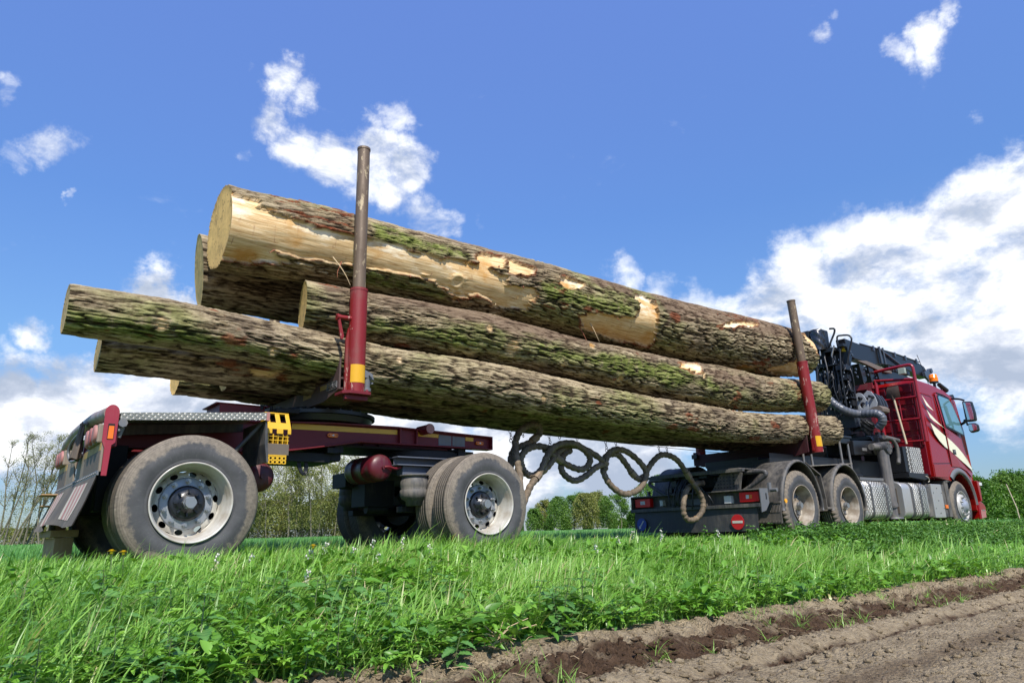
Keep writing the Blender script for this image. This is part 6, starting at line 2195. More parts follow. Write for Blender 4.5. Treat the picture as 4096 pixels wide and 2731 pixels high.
    pts = [c0+nrm*.010, c1+nrm*.010, c1+nrm*.030, c1+d*0.040, c1-nrm*.030, c1-nrm*.010, c0-nrm*.010]
    ar.prism([(p.y, p.z) for p in pts], sx-0.0085, sx-0.0055, axis='x')
    ar.build('white_arrow', MAT['white_paint'], s2)
    # bent support tubes and stub
    for s in (-1, 1):
        MB().tube(catmull([(9.5, s*0.60, 1.0), (9.5, s*1.05, 1.0), (9.5, s*1.12, 0.97), (9.5, s*1.08, 0.91), (9.48, s*0.74, 0.73)], 6), 0.032, n=14).build('mudguard_tube', MAT['plastic'], TK)
        MB().cyl((9.5, s*0.75, 0.72), (9.5, s*1.28, 0.72), 0.028, n=20).box(9.47, 9.53, s*1.16-0.015, s*1.16+0.015, 0.69, 0.83).build('tube_stub', MAT['greymetal'], TK)
        c = MB().box(9.60, 9.615, min(s*0.74, s*1.24), max(s*0.74, s*1.24), 0.24, 0.54)
        for k in range(20):
            y = s*(0.76+0.024*k)
            c.cyl((9.60, y, 0.40), (9.60, y, 0.53), 0.009, n=8)
            c.cyl((9.60, y, 0.255), (9.60, y, 0.285), 0.008, n=8)
        c.box(9.585, 9.62, min(s*0.72, s*1.25), max(s*0.72, s*1.25), 0.53, 0.56)
        c.build('spray_flap', MAT['flap'], TK)


MAT['flap_tk'] = paint('black_rubber_flap', (0.035, 0.035, 0.037), 0.55, amt=0.35, scale=3.5, dirt=(0.10, 0.092, 0.08))
tk_chassis()


def mudguard(xc, s):
    """arched guard over a rear wheel, rolled lip on the outside, wide dusty top"""
    prof = []
    for k in range(33):
        a = math.radians(188-196*k/32)
        r = 0.60+(0.085 if s < 0 else 0.14)*max(0, math.sin(a))**3
        x = xc+r*math.cos(a)*0.98; z = 0.50+r*math.sin(a)
        prof.append((x, z))
    ya, yb = (s*1.27, s*0.62)
    V = []; F = []
    rows = [(ya, -0.035, 0.0), (ya+(-s)*0.004, -0.012, 0), (ya-s*0.02, 0.004, 0), (ya-s*0.05, 0.008, 0), (ya-s*0.07, -0.002, 0), (ya-s*0.2, 0.0, 0), (yb, 0.0, 0), (yb, -0.012, 0), (ya-s*0.07, -0.014, 0), (ya-s*0.03, -0.035, 0)]
    n = len(rows); m = len(prof)
    for (x, z) in prof:
        d = Vector((x-xc, 0, z-0.5)).normalized()
        for (y, dr, _) in rows:
            V.append((x+d.x*dr, y, z+d.z*dr))
    for i in range(m-1):
        for j in range(n):
            l = (j+1) % n
            F.append((i*n+j, i*n+l, (i+1)*n+l, (i+1)*n+j))
    F.append(tuple(range(n))); F.append(tuple((m-1)*n+k for k in range(n))[::-1])
    g_ = MB().add(V, F, True).build('mudguard', MAT['plastic'], TK)
    return g_


for xc in (10.23, 11.68):
    for s in (-1, 1):
        mg = mudguard(xc, s)
        if s < 0 and xc < 11:
            MB().cyl((9.70, -1.275, 0.56), (9.70, -1.285, 0.56), 0.032, n=24).build('marker_lamp', MAT['orange_yellow'], mg) if 'orange_yellow' in MAT else None
# splash plates between the two guards, step bar
b = MB()
b.prism([(10.45, 1.16), (10.86, 0.98), (10.93, 0.60), (10.93, 0.45), (10.915, 0.45), (10.915, 0.60), (10.84, 0.965), (10.45, 1.145)], -1.26, -1.20)
b.prism([(10.45, 1.148), (10.84, 0.967), (10.84, 0.962), (10.45, 1.142)], -1.20, -0.62)
b.box(10.918, 10.928, -1.20, -0.64, 0.42, 0.97)
b.box(10.95, 11.14, -1.25, -1.20, 0.44, 0.475)
b.build('splash_plate', MAT['flap'], TK, bevel=0.002, seg=1)
b = MB().prism([(10.62, 1.10), (11.25, 1.14), (12.05, 1.19), (12.05, 1.205), (11.25, 1.155), (10.62, 1.115)], -1.22, -0.62)
b.build('guard_top', MAT['dusty_top'] if 'dusty_top' in MAT else MAT['plastic'], TK, bevel=0.003, seg=1)

MAT['maroon_shaded'] = paint('grimy_shaded_maroon', (0.045, 0.010, 0.013), 0.6, amt=0.3, scale=4, dirt=(0.055, 0.042, 0.035), spec=0.3)  # darker than the trailer maroon: shade under the load put into the colour
# front bolster with its stakes, on a subframe
sf = MB().box(10.25, 11.3, -0.46, 0.46, 1.062, 1.20).box(10.3, 11.6, -0.52, 0.52, 1.20, 1.30).box(11.3, 14.2, -0.47, -0.35, 1.06, 1.36).box(11.3, 14.2, 0.35, 0.47, 1.06, 1.36)
sf.box(10.2, 14.0, -0.8, -0.79, 1.05, 1.34).prism([(10.2, 1.05), (10.2, 1.25), (13.9, 1.34), (13.9, 1.05)], -0.79, -0.47)
sf.build('subframe', MAT['black'], TK, bevel=0.004, seg=1)
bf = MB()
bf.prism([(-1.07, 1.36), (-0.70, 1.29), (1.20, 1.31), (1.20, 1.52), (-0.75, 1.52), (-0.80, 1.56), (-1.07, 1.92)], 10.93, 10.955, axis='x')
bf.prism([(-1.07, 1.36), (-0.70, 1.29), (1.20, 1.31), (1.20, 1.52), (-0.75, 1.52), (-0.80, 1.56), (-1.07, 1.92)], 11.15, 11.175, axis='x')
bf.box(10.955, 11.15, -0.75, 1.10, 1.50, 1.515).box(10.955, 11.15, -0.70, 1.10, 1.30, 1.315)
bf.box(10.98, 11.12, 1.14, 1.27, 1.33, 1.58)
bfo = bf.build('bolster', MAT['maroon_shaded'], TK, bevel=0.004, seg=1)
MB().box(10.86, 10.92, 1.10, 1.22, 1.45, 1.53).build('lamp_box', MAT['black'], bfo, bevel=0.004)
s_ = stake(TK, 11.075, -1.15, 1.355, 2.86, 3.94, -1, lean=(-0.20, 0.0), thick=0.088, thin=0.068, plate=True)
k = MB().cyl((11.0, -1.13, 2.44), (11.17, -1.10, 2.44), 0.020).prism([(11.15, 2.46), (11.19, 2.46), (11.185, 2.2), (11.16, 2.2)], -1.11, -1.09).build('chain_hook', MAT['stake_red'], s_)
stake(TK, 11.075, 1.15, 1.355, 2.86, 3.94, 1, lean=(-0.1, 0.0), thick=0.088, thin=0.068)
for x, y in ((11.06, -0.9), (11.32, -0.9), (12.36, -0.9), (12.66, -0.9)):
    MB().cyl((x, y, 1.13), (x-0.02, y, 1.45 if x < 12 else 1.64), 0.020, n=12).build('threaded_rod', MAT['greymetal'], TK)


# ---- tanks and boxes along the right side
def tank(x0, x1, y0, y1, z0, z1, plate_ranges, name='fuel_tank'):
    r = 0.13
    pts = []
    for cx_, cz_, a0 in ((y1-r, z1-r, 0), (y0+r, z1-r, 90), (y0+r, z0+r, 180), (y1-r, z0+r, 270)):
        for k in range(8):
            a = math.radians(a0+90*k/7); pts.append((cx_+r*math.cos(a), cz_+r*math.sin(a)))
    t = MB().prism(pts, x0, x1, axis='x')
    for f in range(len(t.sm)): t.sm[f] = f >= 2
    o = t.build(name, MAT['alu'], TK, bevel=0.012)
    def shell(xa, xb, off, m, nm):
        q = [(p[0]+off*(1 if p[0] > (y0+y1)/2 else -1)*0.0, p[1]) for p in pts]
        cy_, cz_ = (y0+y1)/2, (z0+z1)/2
        q = []
        n = len(pts)
        for i in range(n):
            a, b_ = Vector(pts[(i-1) % n]), Vector(pts[(i+1) % n])
            d = (b_-a).normalized(); q.append((pts[i][0]+d.y*off, pts[i][1]-d.x*off))
        m_ = MB().prism(q, xa, xb, axis='x'); 
        for f in range(len(m_.sm)): m_.sm[f] = f >= 2
        return m_.build(nm, m, o)
    for (xa, xb) in plate_ranges: shell(xa, xb, 0.006, MAT['diamond'], 'diamond_sheet')
    return o, shell


t1, sh = tank(12.30, 13.30, -1.22, -0.66, 0.27, 0.93, [(12.36, 13.27)])
for xa in (12.52, 13.08): sh(xa, xa+0.07, 0.011, MAT['strap'] if 'strap' in MAT else MAT['black'], 'tank_strap')
MB().box(12.36, 13.25, -1.16, -0.95, 0.955, 0.972).box(12.36, 13.25, -1.165, -1.155, 0.935, 0.985).build('step_grid', MAT['greymetal'], TK)
t2, sh = tank(13.82, 14.88, -1.22, -0.66, 0.27, 0.93, [(14.22, 14.80)])
for xa in (14.15, 14.50): sh(xa, xa+0.09, 0.011, MAT['strap'] if 'strap' in MAT else MAT['black'], 'tank_strap')
MB().box(13.813, 13.819, -1.12, -0.80, 0.36, 0.82).build('recess', MAT['board_dark'], t2, bevel=0.003)
MB().cyl((14.0, -0.98, 0.93), (14.0, -0.98, 0.965), 0.045, n=20).box(13.95, 14.2, -1.02, -0.95, 0.94, 0.955).build('fuel_cap', MAT['greymetal'], t2)
b = MB().box(14.92, 15.10, -1.20, -0.70, 0.28, 0.90).build('urea_tank', MAT['plastic'], TK, bevel=0.03)
MB().cyl((15.0, -1.05, 0.895), (15.0, -1.05, 0.94), 0.045, n=20).build('blue_cap', plain('blue_cap', (0.02, 0.06, 0.5), 0.4), b)
b = MB().box(15.12, 15.60, -1.225, -0.70, 0.27, 0.92).build('battery_box', MAT['alu'], TK, bevel=0.012)
sc_ = MB()
for x in (15.36, ):
    for z in (0.84, 0.60, 0.36): sc_.cyl((x, -1.226, z), (x, -1.230, z), 0.012, n=10)
for x in (15.17, 15.55):
    for z in (0.75, 0.45): sc_.cyl((x, -1.226, z), (x, -1.230, z), 0.010, n=10)
sc_.build('rivets', MAT['dark'], b)
b = MB().box(15.62, 15.80, -1.20, -0.75, 0.28, 0.92).box(15.82, 15.98, -1.215, -0.70, 0.28, 1.0).build('air_box', MAT['plastic'], TK, bevel=0.01)
MB().box(15.68, 15.80, -1.222, -1.202, 0.45, 0.52).build('marker_lamp', MAT['orange'], b, bevel=0.004)
# raised tool locker with diamond sheet
b = MB().box(14.28, 15.05, -1.16, -0.40, 1.13, 1.62).build('tool_locker', MAT['black'], TK, bevel=0.006)
MB().box(14.42, 15.06, -1.168, -1.161, 1.125, 1.625).box(14.42, 15.06, -1.16, -0.9, 1.621, 1.627).build('diamond_sheet', MAT['diamond'], b)
MB().box(14.50, 14.53, -1.174, -1.168, 1.125, 1.625).build('strap', MAT['plastic'], b)
b = MB().prism([(14.28, 1.12), (15.15, 1.12), (15.15, 1.03), (15.0, 0.995), (14.28, 1.03)], -1.20, -0.45).build('locker_shelf', MAT['black'], TK, bevel=0.006)
MB().tube(catmull([(15.0, -1.205, 1.07), (15.05, -1.23, 1.04), (15.1, -1.22, 0.98), (15.06, -1.21, 0.955)], 6), 0.008, n=6).build('strap_loop', MAT['offwhite'], b)
# fan radiator and dark engine clutter under the crane
b = MB().box(13.3, 14.1, -0.66, -0.45, 0.98, 1.30)
for r_ in (0.06, 0.09, 0.12, 0.15):
    pts = [(13.95+r_*math.cos(2*math.pi*k/24), -0.67, 1.14+r_*math.sin(2*math.pi*k/24)) for k in range(24)]
    b.tube(pts, 0.004, n=5, closed=True)
b.box(12.7, 13.3, -0.7, -0.5, 1.0, 1.2).cyl((12.9, -0.75, 1.05), (13.2, -0.75, 1.05), 0.08)
b.build('oil_cooler', MAT['black'], TK, bevel=0.004, seg=1)

# stabiliser leg with its outrigger beam
b = MB().box(12.9, 14.05, -0.46, 0.46, 1.36, 1.62).prism([(12.70, 1.40), (13.75, 1.46), (13.95, 1.62), (13.95, 1.72), (12.70, 1.66)], -0.98, -0.46)
b.box(12.35, 12.72, -0.92, -0.5, 1.60, 1.74).box(12.30, 12.76, -0.94, -0.48, 1.70, 1.745)
b.prism([(13.55, 1.33), (13.9, 1.40), (14.0, 1.75), (13.55, 1.78)], -1.06, -0.98)
b.box(13.7, 13.98, -1.02, -0.9, 1.5, 1.82)
ou = b.build('outrigger_beam', MAT['crane'], TK, bevel=0.01)
MB().box(13.0, 13.17, -0.99, -0.981, 1.49, 1.545).build('blank_label', MAT['greymetal'], ou)
b = MB().cyl((13.42, -1.15, 1.50), (13.44, -1.15, 0.50), 0.098, n=36).cyl((13.44, -1.15, 0.52), (13.45, -1.15, 0.485), 0.105, n=36).cyl((13.45, -1.15, 0.50), (13.46, -1.15, 0.30), 0.075, n=30).cyl((13.46, -1.15, 0.30), (13.46, -1.15, 0.27), 0.14, 0.16, 30)
st_ = b.build('stabiliser_leg', MAT['leg'] if 'leg' in MAT else MAT['plastic'], TK, bevel=0.003, seg=1)
b = MB().cyl((13.45, -1.02, 1.54), (13.45, -1.27, 1.54), 0.115, n=30)
for k_ in range(6):
    a = k_*math.pi/3; b.cyl((13.45+.085*math.cos(a), -1.27, 1.54+.085*math.sin(a)), (13.45+.085*math.cos(a), -1.285, 1.54+.085*math.sin(a)), 0.014, n=6)
b.cyl((13.05, -1.13, 1.55), (13.45, -1.13, 1.55), 0.06, n=20)
b.build('leg_head', MAT['plastic'], st_, bevel=0.003, seg=1)
b = MB(); pts = catmull([(13.60, -1.15, 1.75), (13.85, -1.17, 1.72), (13.98, -1.18, 1.58), (13.99, -1.18, 1.40), (13.94, -1.18, 1.28)], 7)
b.tube(pts, 0.04, n=12, rr=[0.036+0.006*(i % 2) for i in range(len(pts))])
b.cyl((13.60, -1.15, 1.76), (14.3, -1.1, 1.74), 0.038)
b.build('corrugated_hose', MAT['plastic'], TK)

# ------------------------------------------------------------------ cab
def cab():
    Y = 1.245
    lower_arch = [(16.58+0.66*math.cos(math.radians(a)), 0.50+0.66*math.sin(math.radians(a))) for a in range(-8, 133, 10)]
    side = [(15.36, 1.06), (15.36, 1.34), (15.40, 2.20), (15.42, 3.02), (15.46, 3.09), (16.25, 3.06), (16.85, 2.99), (17.28, 2.86), (17.36, 2.78), (17.47, 2.10), (17.55, 1.50), (17.60, 1.08), (17.62, 0.60), (17.60, 0.40), (17.25, 0.38)]
    outline = side+lower_arch
    # roof corners narrow slightly towards the top: body built as three slabs sharing one outline
    b = MB()
    n = len(outline)
    def yy(z, x):
        v = Y
        if z > 2.2: v -= 0.11*((z-2.2)/0.9)**1.6
        if x > 17.3: v -= 0.09*((x-17.3)/0.3)**1.5
        return v
    vs = [(x, -yy(z, x), z) for x, z in outline]+[(x, yy(z, x), z) for x, z in outline]
    ar = sum(outline[i][0]*outline[(i+1) % n][1]-outline[(i+1) % n][0]*outline[i][1] for i in range(n))
    a = tuple(range(n)); c = tuple(range(2*n-1, n-1, -1))
    fs = [a, c] if ar > 0 else [a[::-1], c[::-1]]
    for i in range(n):
        j = (i+1) % n
        q = (i, n+i, n+j, j)
        fs.append(q if ar > 0 else q[::-1])
    b.add(vs, fs)
    body = b.build('cab_body', MAT['cab_red'], TK, bevel=0.045, seg=4)
    body.modifiers[0].angle_limit = R(33)
    def yo(z, x): return -yy(z, x)
    def patch(pts, off, th, mat, name, par, bevel=0.0, side_=-1):
        """thin panel lying on the cab side"""
        m = len(pts)
        ar_ = sum(pts[i][0]*pts[(i+1) % m][1]-pts[(i+1) % m][0]*pts[i][1] for i in range(m))
        if ar_ < 0: pts = pts[::-1]
        v0 = [(x, side_*(yy(z, x)+off+th), z) for x, z in pts]; v1 = [(x, side_*(yy(z, x)+off), z) for x, z in pts]
        f = [tuple(range(m)), tuple(range(2*m-1, m-1, -1))]+[(i, m+i, m+(i+1) % m, (i+1) % m) for i in range(m)]
        if side_ > 0: f = [q[::-1] for q in f]
        return MB().add(v0+v1, f).build(name, mat, par, bevel=bevel, seg=2)
    door = [(16.30, 1.30), (16.29, 2.10), (16.27, 2.84), (16.40, 2.90), (16.98, 2.85), (17.12, 2.72), (17.32, 2.12), (17.43, 1.45), (17.46, 1.20), (17.28, 1.10), (17.05, 1.22), (16.75, 1.29)]
    D = patch(door, -0.004, 0.014, MAT['cab_red'], 'door', TK, bevel=0.006)
    win = [(16.375, 2.16), (16.37, 2.78), (16.45, 2.82), (16.93, 2.78), (17.02, 2.68), (17.27, 2.08), (17.24, 2.02)]
    patch([(16.34, 2.12), (16.335, 2.80), (16.44, 2.855), (16.95, 2.81), (17.05, 2.70), (17.315, 2.07), (17.26, 1.985)], 0.0105, 0.004, MAT['black'], 'window_seal', D, bevel=0.002)
    patch(win, 0.015, 0.003, MAT['glass'], 'window', D)
    # things seen through the glass, modelled as a dim shelf line and wheel
    patch([(16.46, 1.56), (16.62, 1.56), (16.62, 1.66), (16.46, 1.66)], 0.0105, 0.010, MAT['black'], 'door_handle', D, bevel=0.006)
    patch([(16.49, 1.60), (16.60, 1.60), (16.60, 1.635), (16.49, 1.635)], 0.021, 0.006, MAT['greymetal'], 'handle_grip', D, bevel=0.003)
    # grooves: rear panel gap and waist line
    for pts in ([(16.262, 1.34), (16.274, 1.34), (16.250, 2.86), (16.238, 2.86)], [(15.37, 1.335), (16.27, 1.375), (16.27, 1.365), (15.37, 1.325)], [(15.38, 2.105), (16.27, 2.0), (16.27, 1.992), (15.38, 2.097)]):
        patch(pts, 0.0005, 0.0015, MAT['black'], 'panel_gap', body)
    # embossed sleeper window outline
    pl = [(15.62, 2.82), (16.08, 2.80), (16.16, 2.76), (16.18, 2.30), (16.16, 2.12)]
    for (p, q) in zip(pl[:-1], pl[1:]):
        d = Vector((q[0]-p[0], q[1]-p[1])).normalized(); nn = Vector((-d.y, d.x))*0.008
        patch([(p[0]-nn.x, p[1]-nn.y), (q[0]-nn.x, q[1]-nn.y), (q[0]+nn.x, q[1]+nn.y), (p[0]+nn.x, p[1]+nn.y)], 0.0, 0.006, MAT['cab_red'], 'pressed_edge', body, bevel=0.002)
    # cream sweeps
    S1 = [(15.545, 2.755), (15.60, 2.68), (15.76, 2.535), (15.93, 2.435), (15.80, 2.47), (15.62, 2.53)]
    S2 = [(15.56, 2.44), (15.66, 2.365), (15.90, 2.245), (16.10, 2.165), (16.34, 2.08), (16.26, 2.105), (16.0, 2.165), (15.78, 2.215), (15.64, 2.275)]
    S3 = [(15.60, 2.165), (15.80, 2.09), (16.05, 2.00), (16.245, 1.93), (16.255, 1.66), (16.10, 1.71), (15.90, 1.81), (15.72, 1.94)]
    S4 = [(16.315, 1.905), (16.55, 1.82), (16.80, 1.71), (17.0, 1.60), (17.2, 1.47), (17.40, 1.30), (17.455, 1.20), (17.30, 1.27), (17.05, 1.365), (16.8, 1.455), (16.55, 1.55), (16.315, 1.64)]
    for S in (S1, S2, S3): patch(S, 0.001, 0.002, MAT['cream'], 'cream_sweep', body)
    patch(S4, 0.0105, 0.002, MAT['cream'], 'cream_sweep', D)
    # roof drip line, visor, window deflector
    MB().tube([(16.35, -1.19, 2.875), (16.7, -1.19, 2.86), (16.98, -1.185, 2.82), (17.20, -1.19, 2.70)], 0.014, n=8).build('drip_rail', MAT['black'], body)
    vz = MB().prism([(17.25, 2.93), (17.52, 2.97), (17.60, 2.86), (17.55, 2.86), (17.40, 2.86), (17.25, 2.84)], -1.12, 1.12).build('sun_visor', MAT['black'], TK, bevel=0.01)
    # skirt, grey wheel arch trim
    sk = patch([(15.37, 1.06), (15.37, 1.31), (16.1, 1.335), (16.25, 1.285), (16.02, 1.17), (15.98, 1.06)], 0.0, 0.010, MAT['cab_red'], 'skirt', body, bevel=0.005)
    arch = []
    for a_ in range(2, 131, 8): arch.append((16.58+0.665*math.cos(R(a_)), 0.50+0.665*math.sin(R(a_))))
    arch2 = []
    for a_ in range(2, 131, 8): arch2.append((16.58+(0.725+0.05*math.sin(R(a_)))*math.cos(R(a_)), 0.50+(0.725+0.05*math.sin(R(a_)))*math.sin(R(a_))))
    V = []; F = []; m = len(arch)
    for (p, q) in zip(arch, arch2):
        V += [(p[0], -1.285, p[1]), (q[0], -1.262, q[1]), (q[0], -1.24, q[1]), (p[0], -1.05, p[1])]
    for i in range(m-1):
        for j in range(4):
            F.append((i*4+j, i*4+(j+1) % 4, (i+1)*4+(j+1) % 4, (i+1)*4+j))
    MB().add(V, F, True).build('wheel_arch', MAT['archgrey'], TK)
    MB().prism([(15.88, 0.96), (16.06, 0.98), (16.10, 1.08), (16.0, 1.10), (15.88, 1.02)], -1.23, -0.9).build('arch_corner', MAT['plastic'], TK, bevel=0.01)
    # front bumper corner, grey step, indicator
    fb = MB().prism([(17.32, 0.22), (17.36, 0.58), (17.48, 0.60), (17.60, 0.56), (17.70, 0.50), (17.70, 0.40), (17.62, 0.24)], -1.26, 1.26)
    fbo = fb.build('bumper', MAT['cab_red'], TK, bevel=0.02)
    MB().prism([(17.34, 0.24), (17.37, 0.42), (17.62, 0.42), (17.60, 0.26)], -1.272, -1.262).build('step_plate', MAT['pinkish'], fbo, bevel=0.003)
    MB().box(17.42, 17.58, -1.277, -1.273, 0.40, 0.425).build('bright_strip', MAT['chrome'], fbo)
    MB().prism([(17.50, 1.04), (17.60, 1.02), (17.72, 1.02), (17.72, 0.92), (17.64, 0.92), (17.62, 0.60), (17.54, 0.60)], -1.25, 1.20).build('grille_frame', MAT['cab_red'], TK, bevel=0.008)
    MB().box(17.60, 17.74, -1.262, -1.20, 0.935, 1.0).build('indicator', MAT['whitelens'], TK, bevel=0.004)
    MB().sphere((17.66, -1.02, 1.36), 0.12, 20, 14, (0.6, 0.9, 1.35)).build('spot_lamp', MAT['white_paint'], TK)
    MB().prism([(17.36, 2.70), (17.48, 2.10), (17.54, 1.62), (17.56, 1.62), (17.50, 2.10), (17.38, 2.71)], -1.10, 1.10).build('windscreen', MAT['glass'], TK)
    # mirrors on arms
    mm = MB().tube(catmull([(17.20, -1.17, 2.83), (17.20, -1.32, 2.80), (17.18, -1.42, 2.75)], 5), 0.022, n=10).tube(catmull([(17.32, -1.20, 2.25), (17.24, -1.32, 2.28), (17.18, -1.36, 2.32)], 5), 0.028, n=10)
    mm.tube([(17.17, -1.38, 2.34), (17.17, -1.40, 2.2)], 0.02)
    mo = mm.build('mirror_arm', MAT['black'], TK)
    hA = MB().prism([(-1.385, 2.73), (-1.565, 2.705), (-1.59, 2.45), (-1.585, 2.30), (-1.56, 2.275), (-1.41, 2.275), (-1.385, 2.32)], 17.13, 17.24, axis='x').build('mirror_housing', MAT['black'], mo, bevel=0.025)
    MB().prism([(-1.41, 2.70), (-1.545, 2.68), (-1.565, 2.45), (-1.555, 2.315), (-1.43, 2.315)], 17.122, 17.1295, axis='x').build('mirror_glass', MAT['mirror'], mo, bevel=0.002)
    MB().prism([(-1.42, 2.245), (-1.55, 2.235), (-1.60, 2.19), (-1.60, 2.08), (-1.575, 2.05), (-1.44, 2.03), (-1.41, 2.10)], 17.13, 17.24, axis='x').build('mirror_housing', MAT['black'], mo, bevel=0.025)
    MB().prism([(-1.435, 2.22), (-1.54, 2.212), (-1.58, 2.17), (-1.578, 2.085), (-1.455, 2.06), (-1.43, 2.11)], 17.122, 17.1295, axis='x').build('mirror_glass', MAT['mirror'], mo, bevel=0.002)
    # beacon, horn, aerial, dome
    bc = MB().cyl((16.80, -1.03, 3.04), (16.80, -1.03, 3.19), 0.03).cyl((16.80, -1.03, 3.17), (16.80, -1.03, 3.20), 0.09, n=28).build('beacon_foot', MAT['black'], TK)
    MB().lathe([(0.088, 0.0), (0.090, 0.02), (0.088, 0.075), (0.091, 0.08), (0.087, 0.085), (0.082, 0.145), (0.07, 0.16), (0.0, 0.165)], (16.80, -1.03, 3.20), 32, 'z', 1).build('beacon', MAT['beacon'], bc)
    MB().cyl((16.86, -1.10, 3.13), (17.15, -1.12, 3.02), 0.045, 0.055, 20).cyl((16.95, -1.10, 3.0), (16.95, -1.10, 3.1), 0.02).build('air_horn', MAT['black'], TK)
    MB().sphere((16.45, -0.75, 3.08), 0.10, 18, 10, (1, 1, 0.9)).build('roof_dome', MAT['whitelens'], TK)
    MB().tube([(16.75, -0.95, 3.02), (16.62, -0.93, 3.45), (16.49, -0.90, 3.80)], 0.006, n=6).build('aerial', MAT['black'], TK)
    # ribbed rear wall
    rw = MB()
    rw.box(15.335, 15.36, -1.18, 1.18, 1.10, 3.0)
    for (z0, z1) in ((2.80, 2.98), (2.56, 2.72), (2.32, 2.48), (2.02, 2.20), (1.66, 1.92)):
        for (ya, yb) in ((-1.10, -0.66), (-0.58, 0.0), (0.08, 0.6)):
            rw.box(15.315, 15.336, ya, yb, z0, z1)
    rw.box(15.31, 15.336, -1.18, -1.13, 1.7, 3.0)
    rw.build('rear_wall', MAT['cab_red2'], TK, bevel=0.012, seg=2)
    lw = MB().box(15.0, 15.34, -1.1, 1.1, 1.05, 1.12).box(15.36, 16.2, -1.0, 1.0, 0.8, 1.05).box(16.9, 17.3, -1.05, 1.05, 0.3, 1.2)
    lw.build('cab_floor', MAT['dark'], TK)


MAT['cab_red2'] = paint('red_rear_wall', (0.165, 0.004, 0.010), 0.34, amt=0.08, scale=2, var=0.3, bmp=0.0, coat=0.3, dirt=(0.10, 0.03, 0.03))
MAT['archgrey'] = paint('arch_plastic', (0.12, 0.125, 0.13), 0.45, amt=0.25, scale=4, dirt=(0.2, 0.18, 0.15))
MAT['beacon'] = plain('beacon_orange', (0.95, 0.22, 0.01), 0.12)
cab()


def guard():
    x = 15.22
    b = MB()
    r = 0.032
    # main hoop
    b.tube(catmull([(x, -1.255, 1.76), (x, -1.255, 2.2), (x, -1.25, 3.0), (x, -1.245, 3.26), (x, -1.22, 3.33), (x, -1.14, 3.355), (x, -0.80, 3.345), (x, -0.45, 3.33), (x, -0.38, 3.30), (x, -0.30, 3.20), (x, -0.22, 3.12)], 5), r, n=12)
    b.tube([(x, -1.25, 3.04), (x, -0.44, 3.14)], r*0.9, n=12)
    b.tube([(x, -0.46, 1.85), (x, -0.46, 3.14)], 0.042, n=4)
    for z in (2.68, 2.23, 1.78):
        b.tube([(x, -1.25, z), (x, -0.46, z+0.02)], 0.022, n=10)
    b.tube([(x+0.02, -0.86, 2.23), (x+0.02, -0.86, 2.9)], 0.014, n=8)
    b.tube([(x+0.02, -0.62, 1.9), (x+0.02, -0.62, 2.66)], 0.012, n=8)
    o = b.build('cab_guard', MAT['guard_red'], TK)
    hb = MB().box(x-0.12, x+0.02, -0.44, 0.9, 2.97, 3.10).box(x-0.10, x+0.0, -0.40, 0.9, 2.70, 2.80).box(x-0.12, x+0.02, -0.40, -0.30, 1.85, 2.97)
    hb.prism([(-0.40, 3.10), (-0.05, 3.28), (0.02, 3.28), (0.02, 3.10)], x-0.11, x-0.09, axis='x')
    hb.prism([(-0.15, 3.10), (0.0, 3.42), (0.02, 3.42), (0.02, 3.10)], x-0.06, x+0.0, axis='x')
    hb.build('headboard', MAT['headboard_red'], TK, bevel=0.006)
    MB().box(x-0.10, x-0.02, -1.12, -0.98, 3.17, 3.30).build('work_lamp', MAT['whitelens_dim'], TK, bevel=0.01)


MAT['guard_red'] = paint('guard_red_tube', (0.24, 0.008, 0.014), 0.3, amt=0.08, scale=4, var=0.3, dirt=(0.14, 0.05, 0.045), coat=0.3)
MAT['headboard_red'] = paint('headboard_red', (0.18, 0.010, 0.016), 0.42, amt=0.3, scale=5, var=0.4, dirt=(0.12, 0.06, 0.05), chips=(0.2, 0.14, 0.12))
MAT['whitelens_dim'] = plain('dusty_lamp_lens', (0.30, 0.34, 0.28), 0.25)
guard()

# shovel leaning on the guard
sh_ = empty('shovel', (15.15, -0.88, 1.75))
MB().tube([(15.13, -0.80, 2.80), (15.135, -0.825, 2.5), (15.14, -0.865, 2.1), (15.145, -0.90, 1.74)], 0.021, n=12).build('handle', MAT['woodpole'], sh_)
V = []; F = []; nu, nv = 8, 8
for off in (0.0, 0.004):
    for j in range(nv+1):
        for i in range(nu+1):
            u_ = i/nu*2-1; v_ = j/nv
            wv = 0.135*(1-0.22*v_**3)
            V.append((15.115-off+0.02*u_*u_-0.03*math.sin(v_*3), -0.83+0.02*(1-v_)+u_*wv, 2.69+0.25*v_+0.012*u_*u_))
m_ = (nu+1)*(nv+1)
for j in range(nv):
    for i in range(nu):
        q = (j*(nu+1)+i, j*(nu+1)+i+1, (j+1)*(nu+1)+i+1, (j+1)*(nu+1)+i)
        F.append(q); F.append(tuple(m_+k for k in q[::-1]))
MB().add(V, F, True).tube([(15.12, -0.80, 2.66), (15.11, -0.795, 2.80)], 0.026, 10).build('blade', MAT['rust'], sh_)
tag(sh_, 'wooden handled shovel with rusty blade standing upright against the red cab guard', 'shovel')

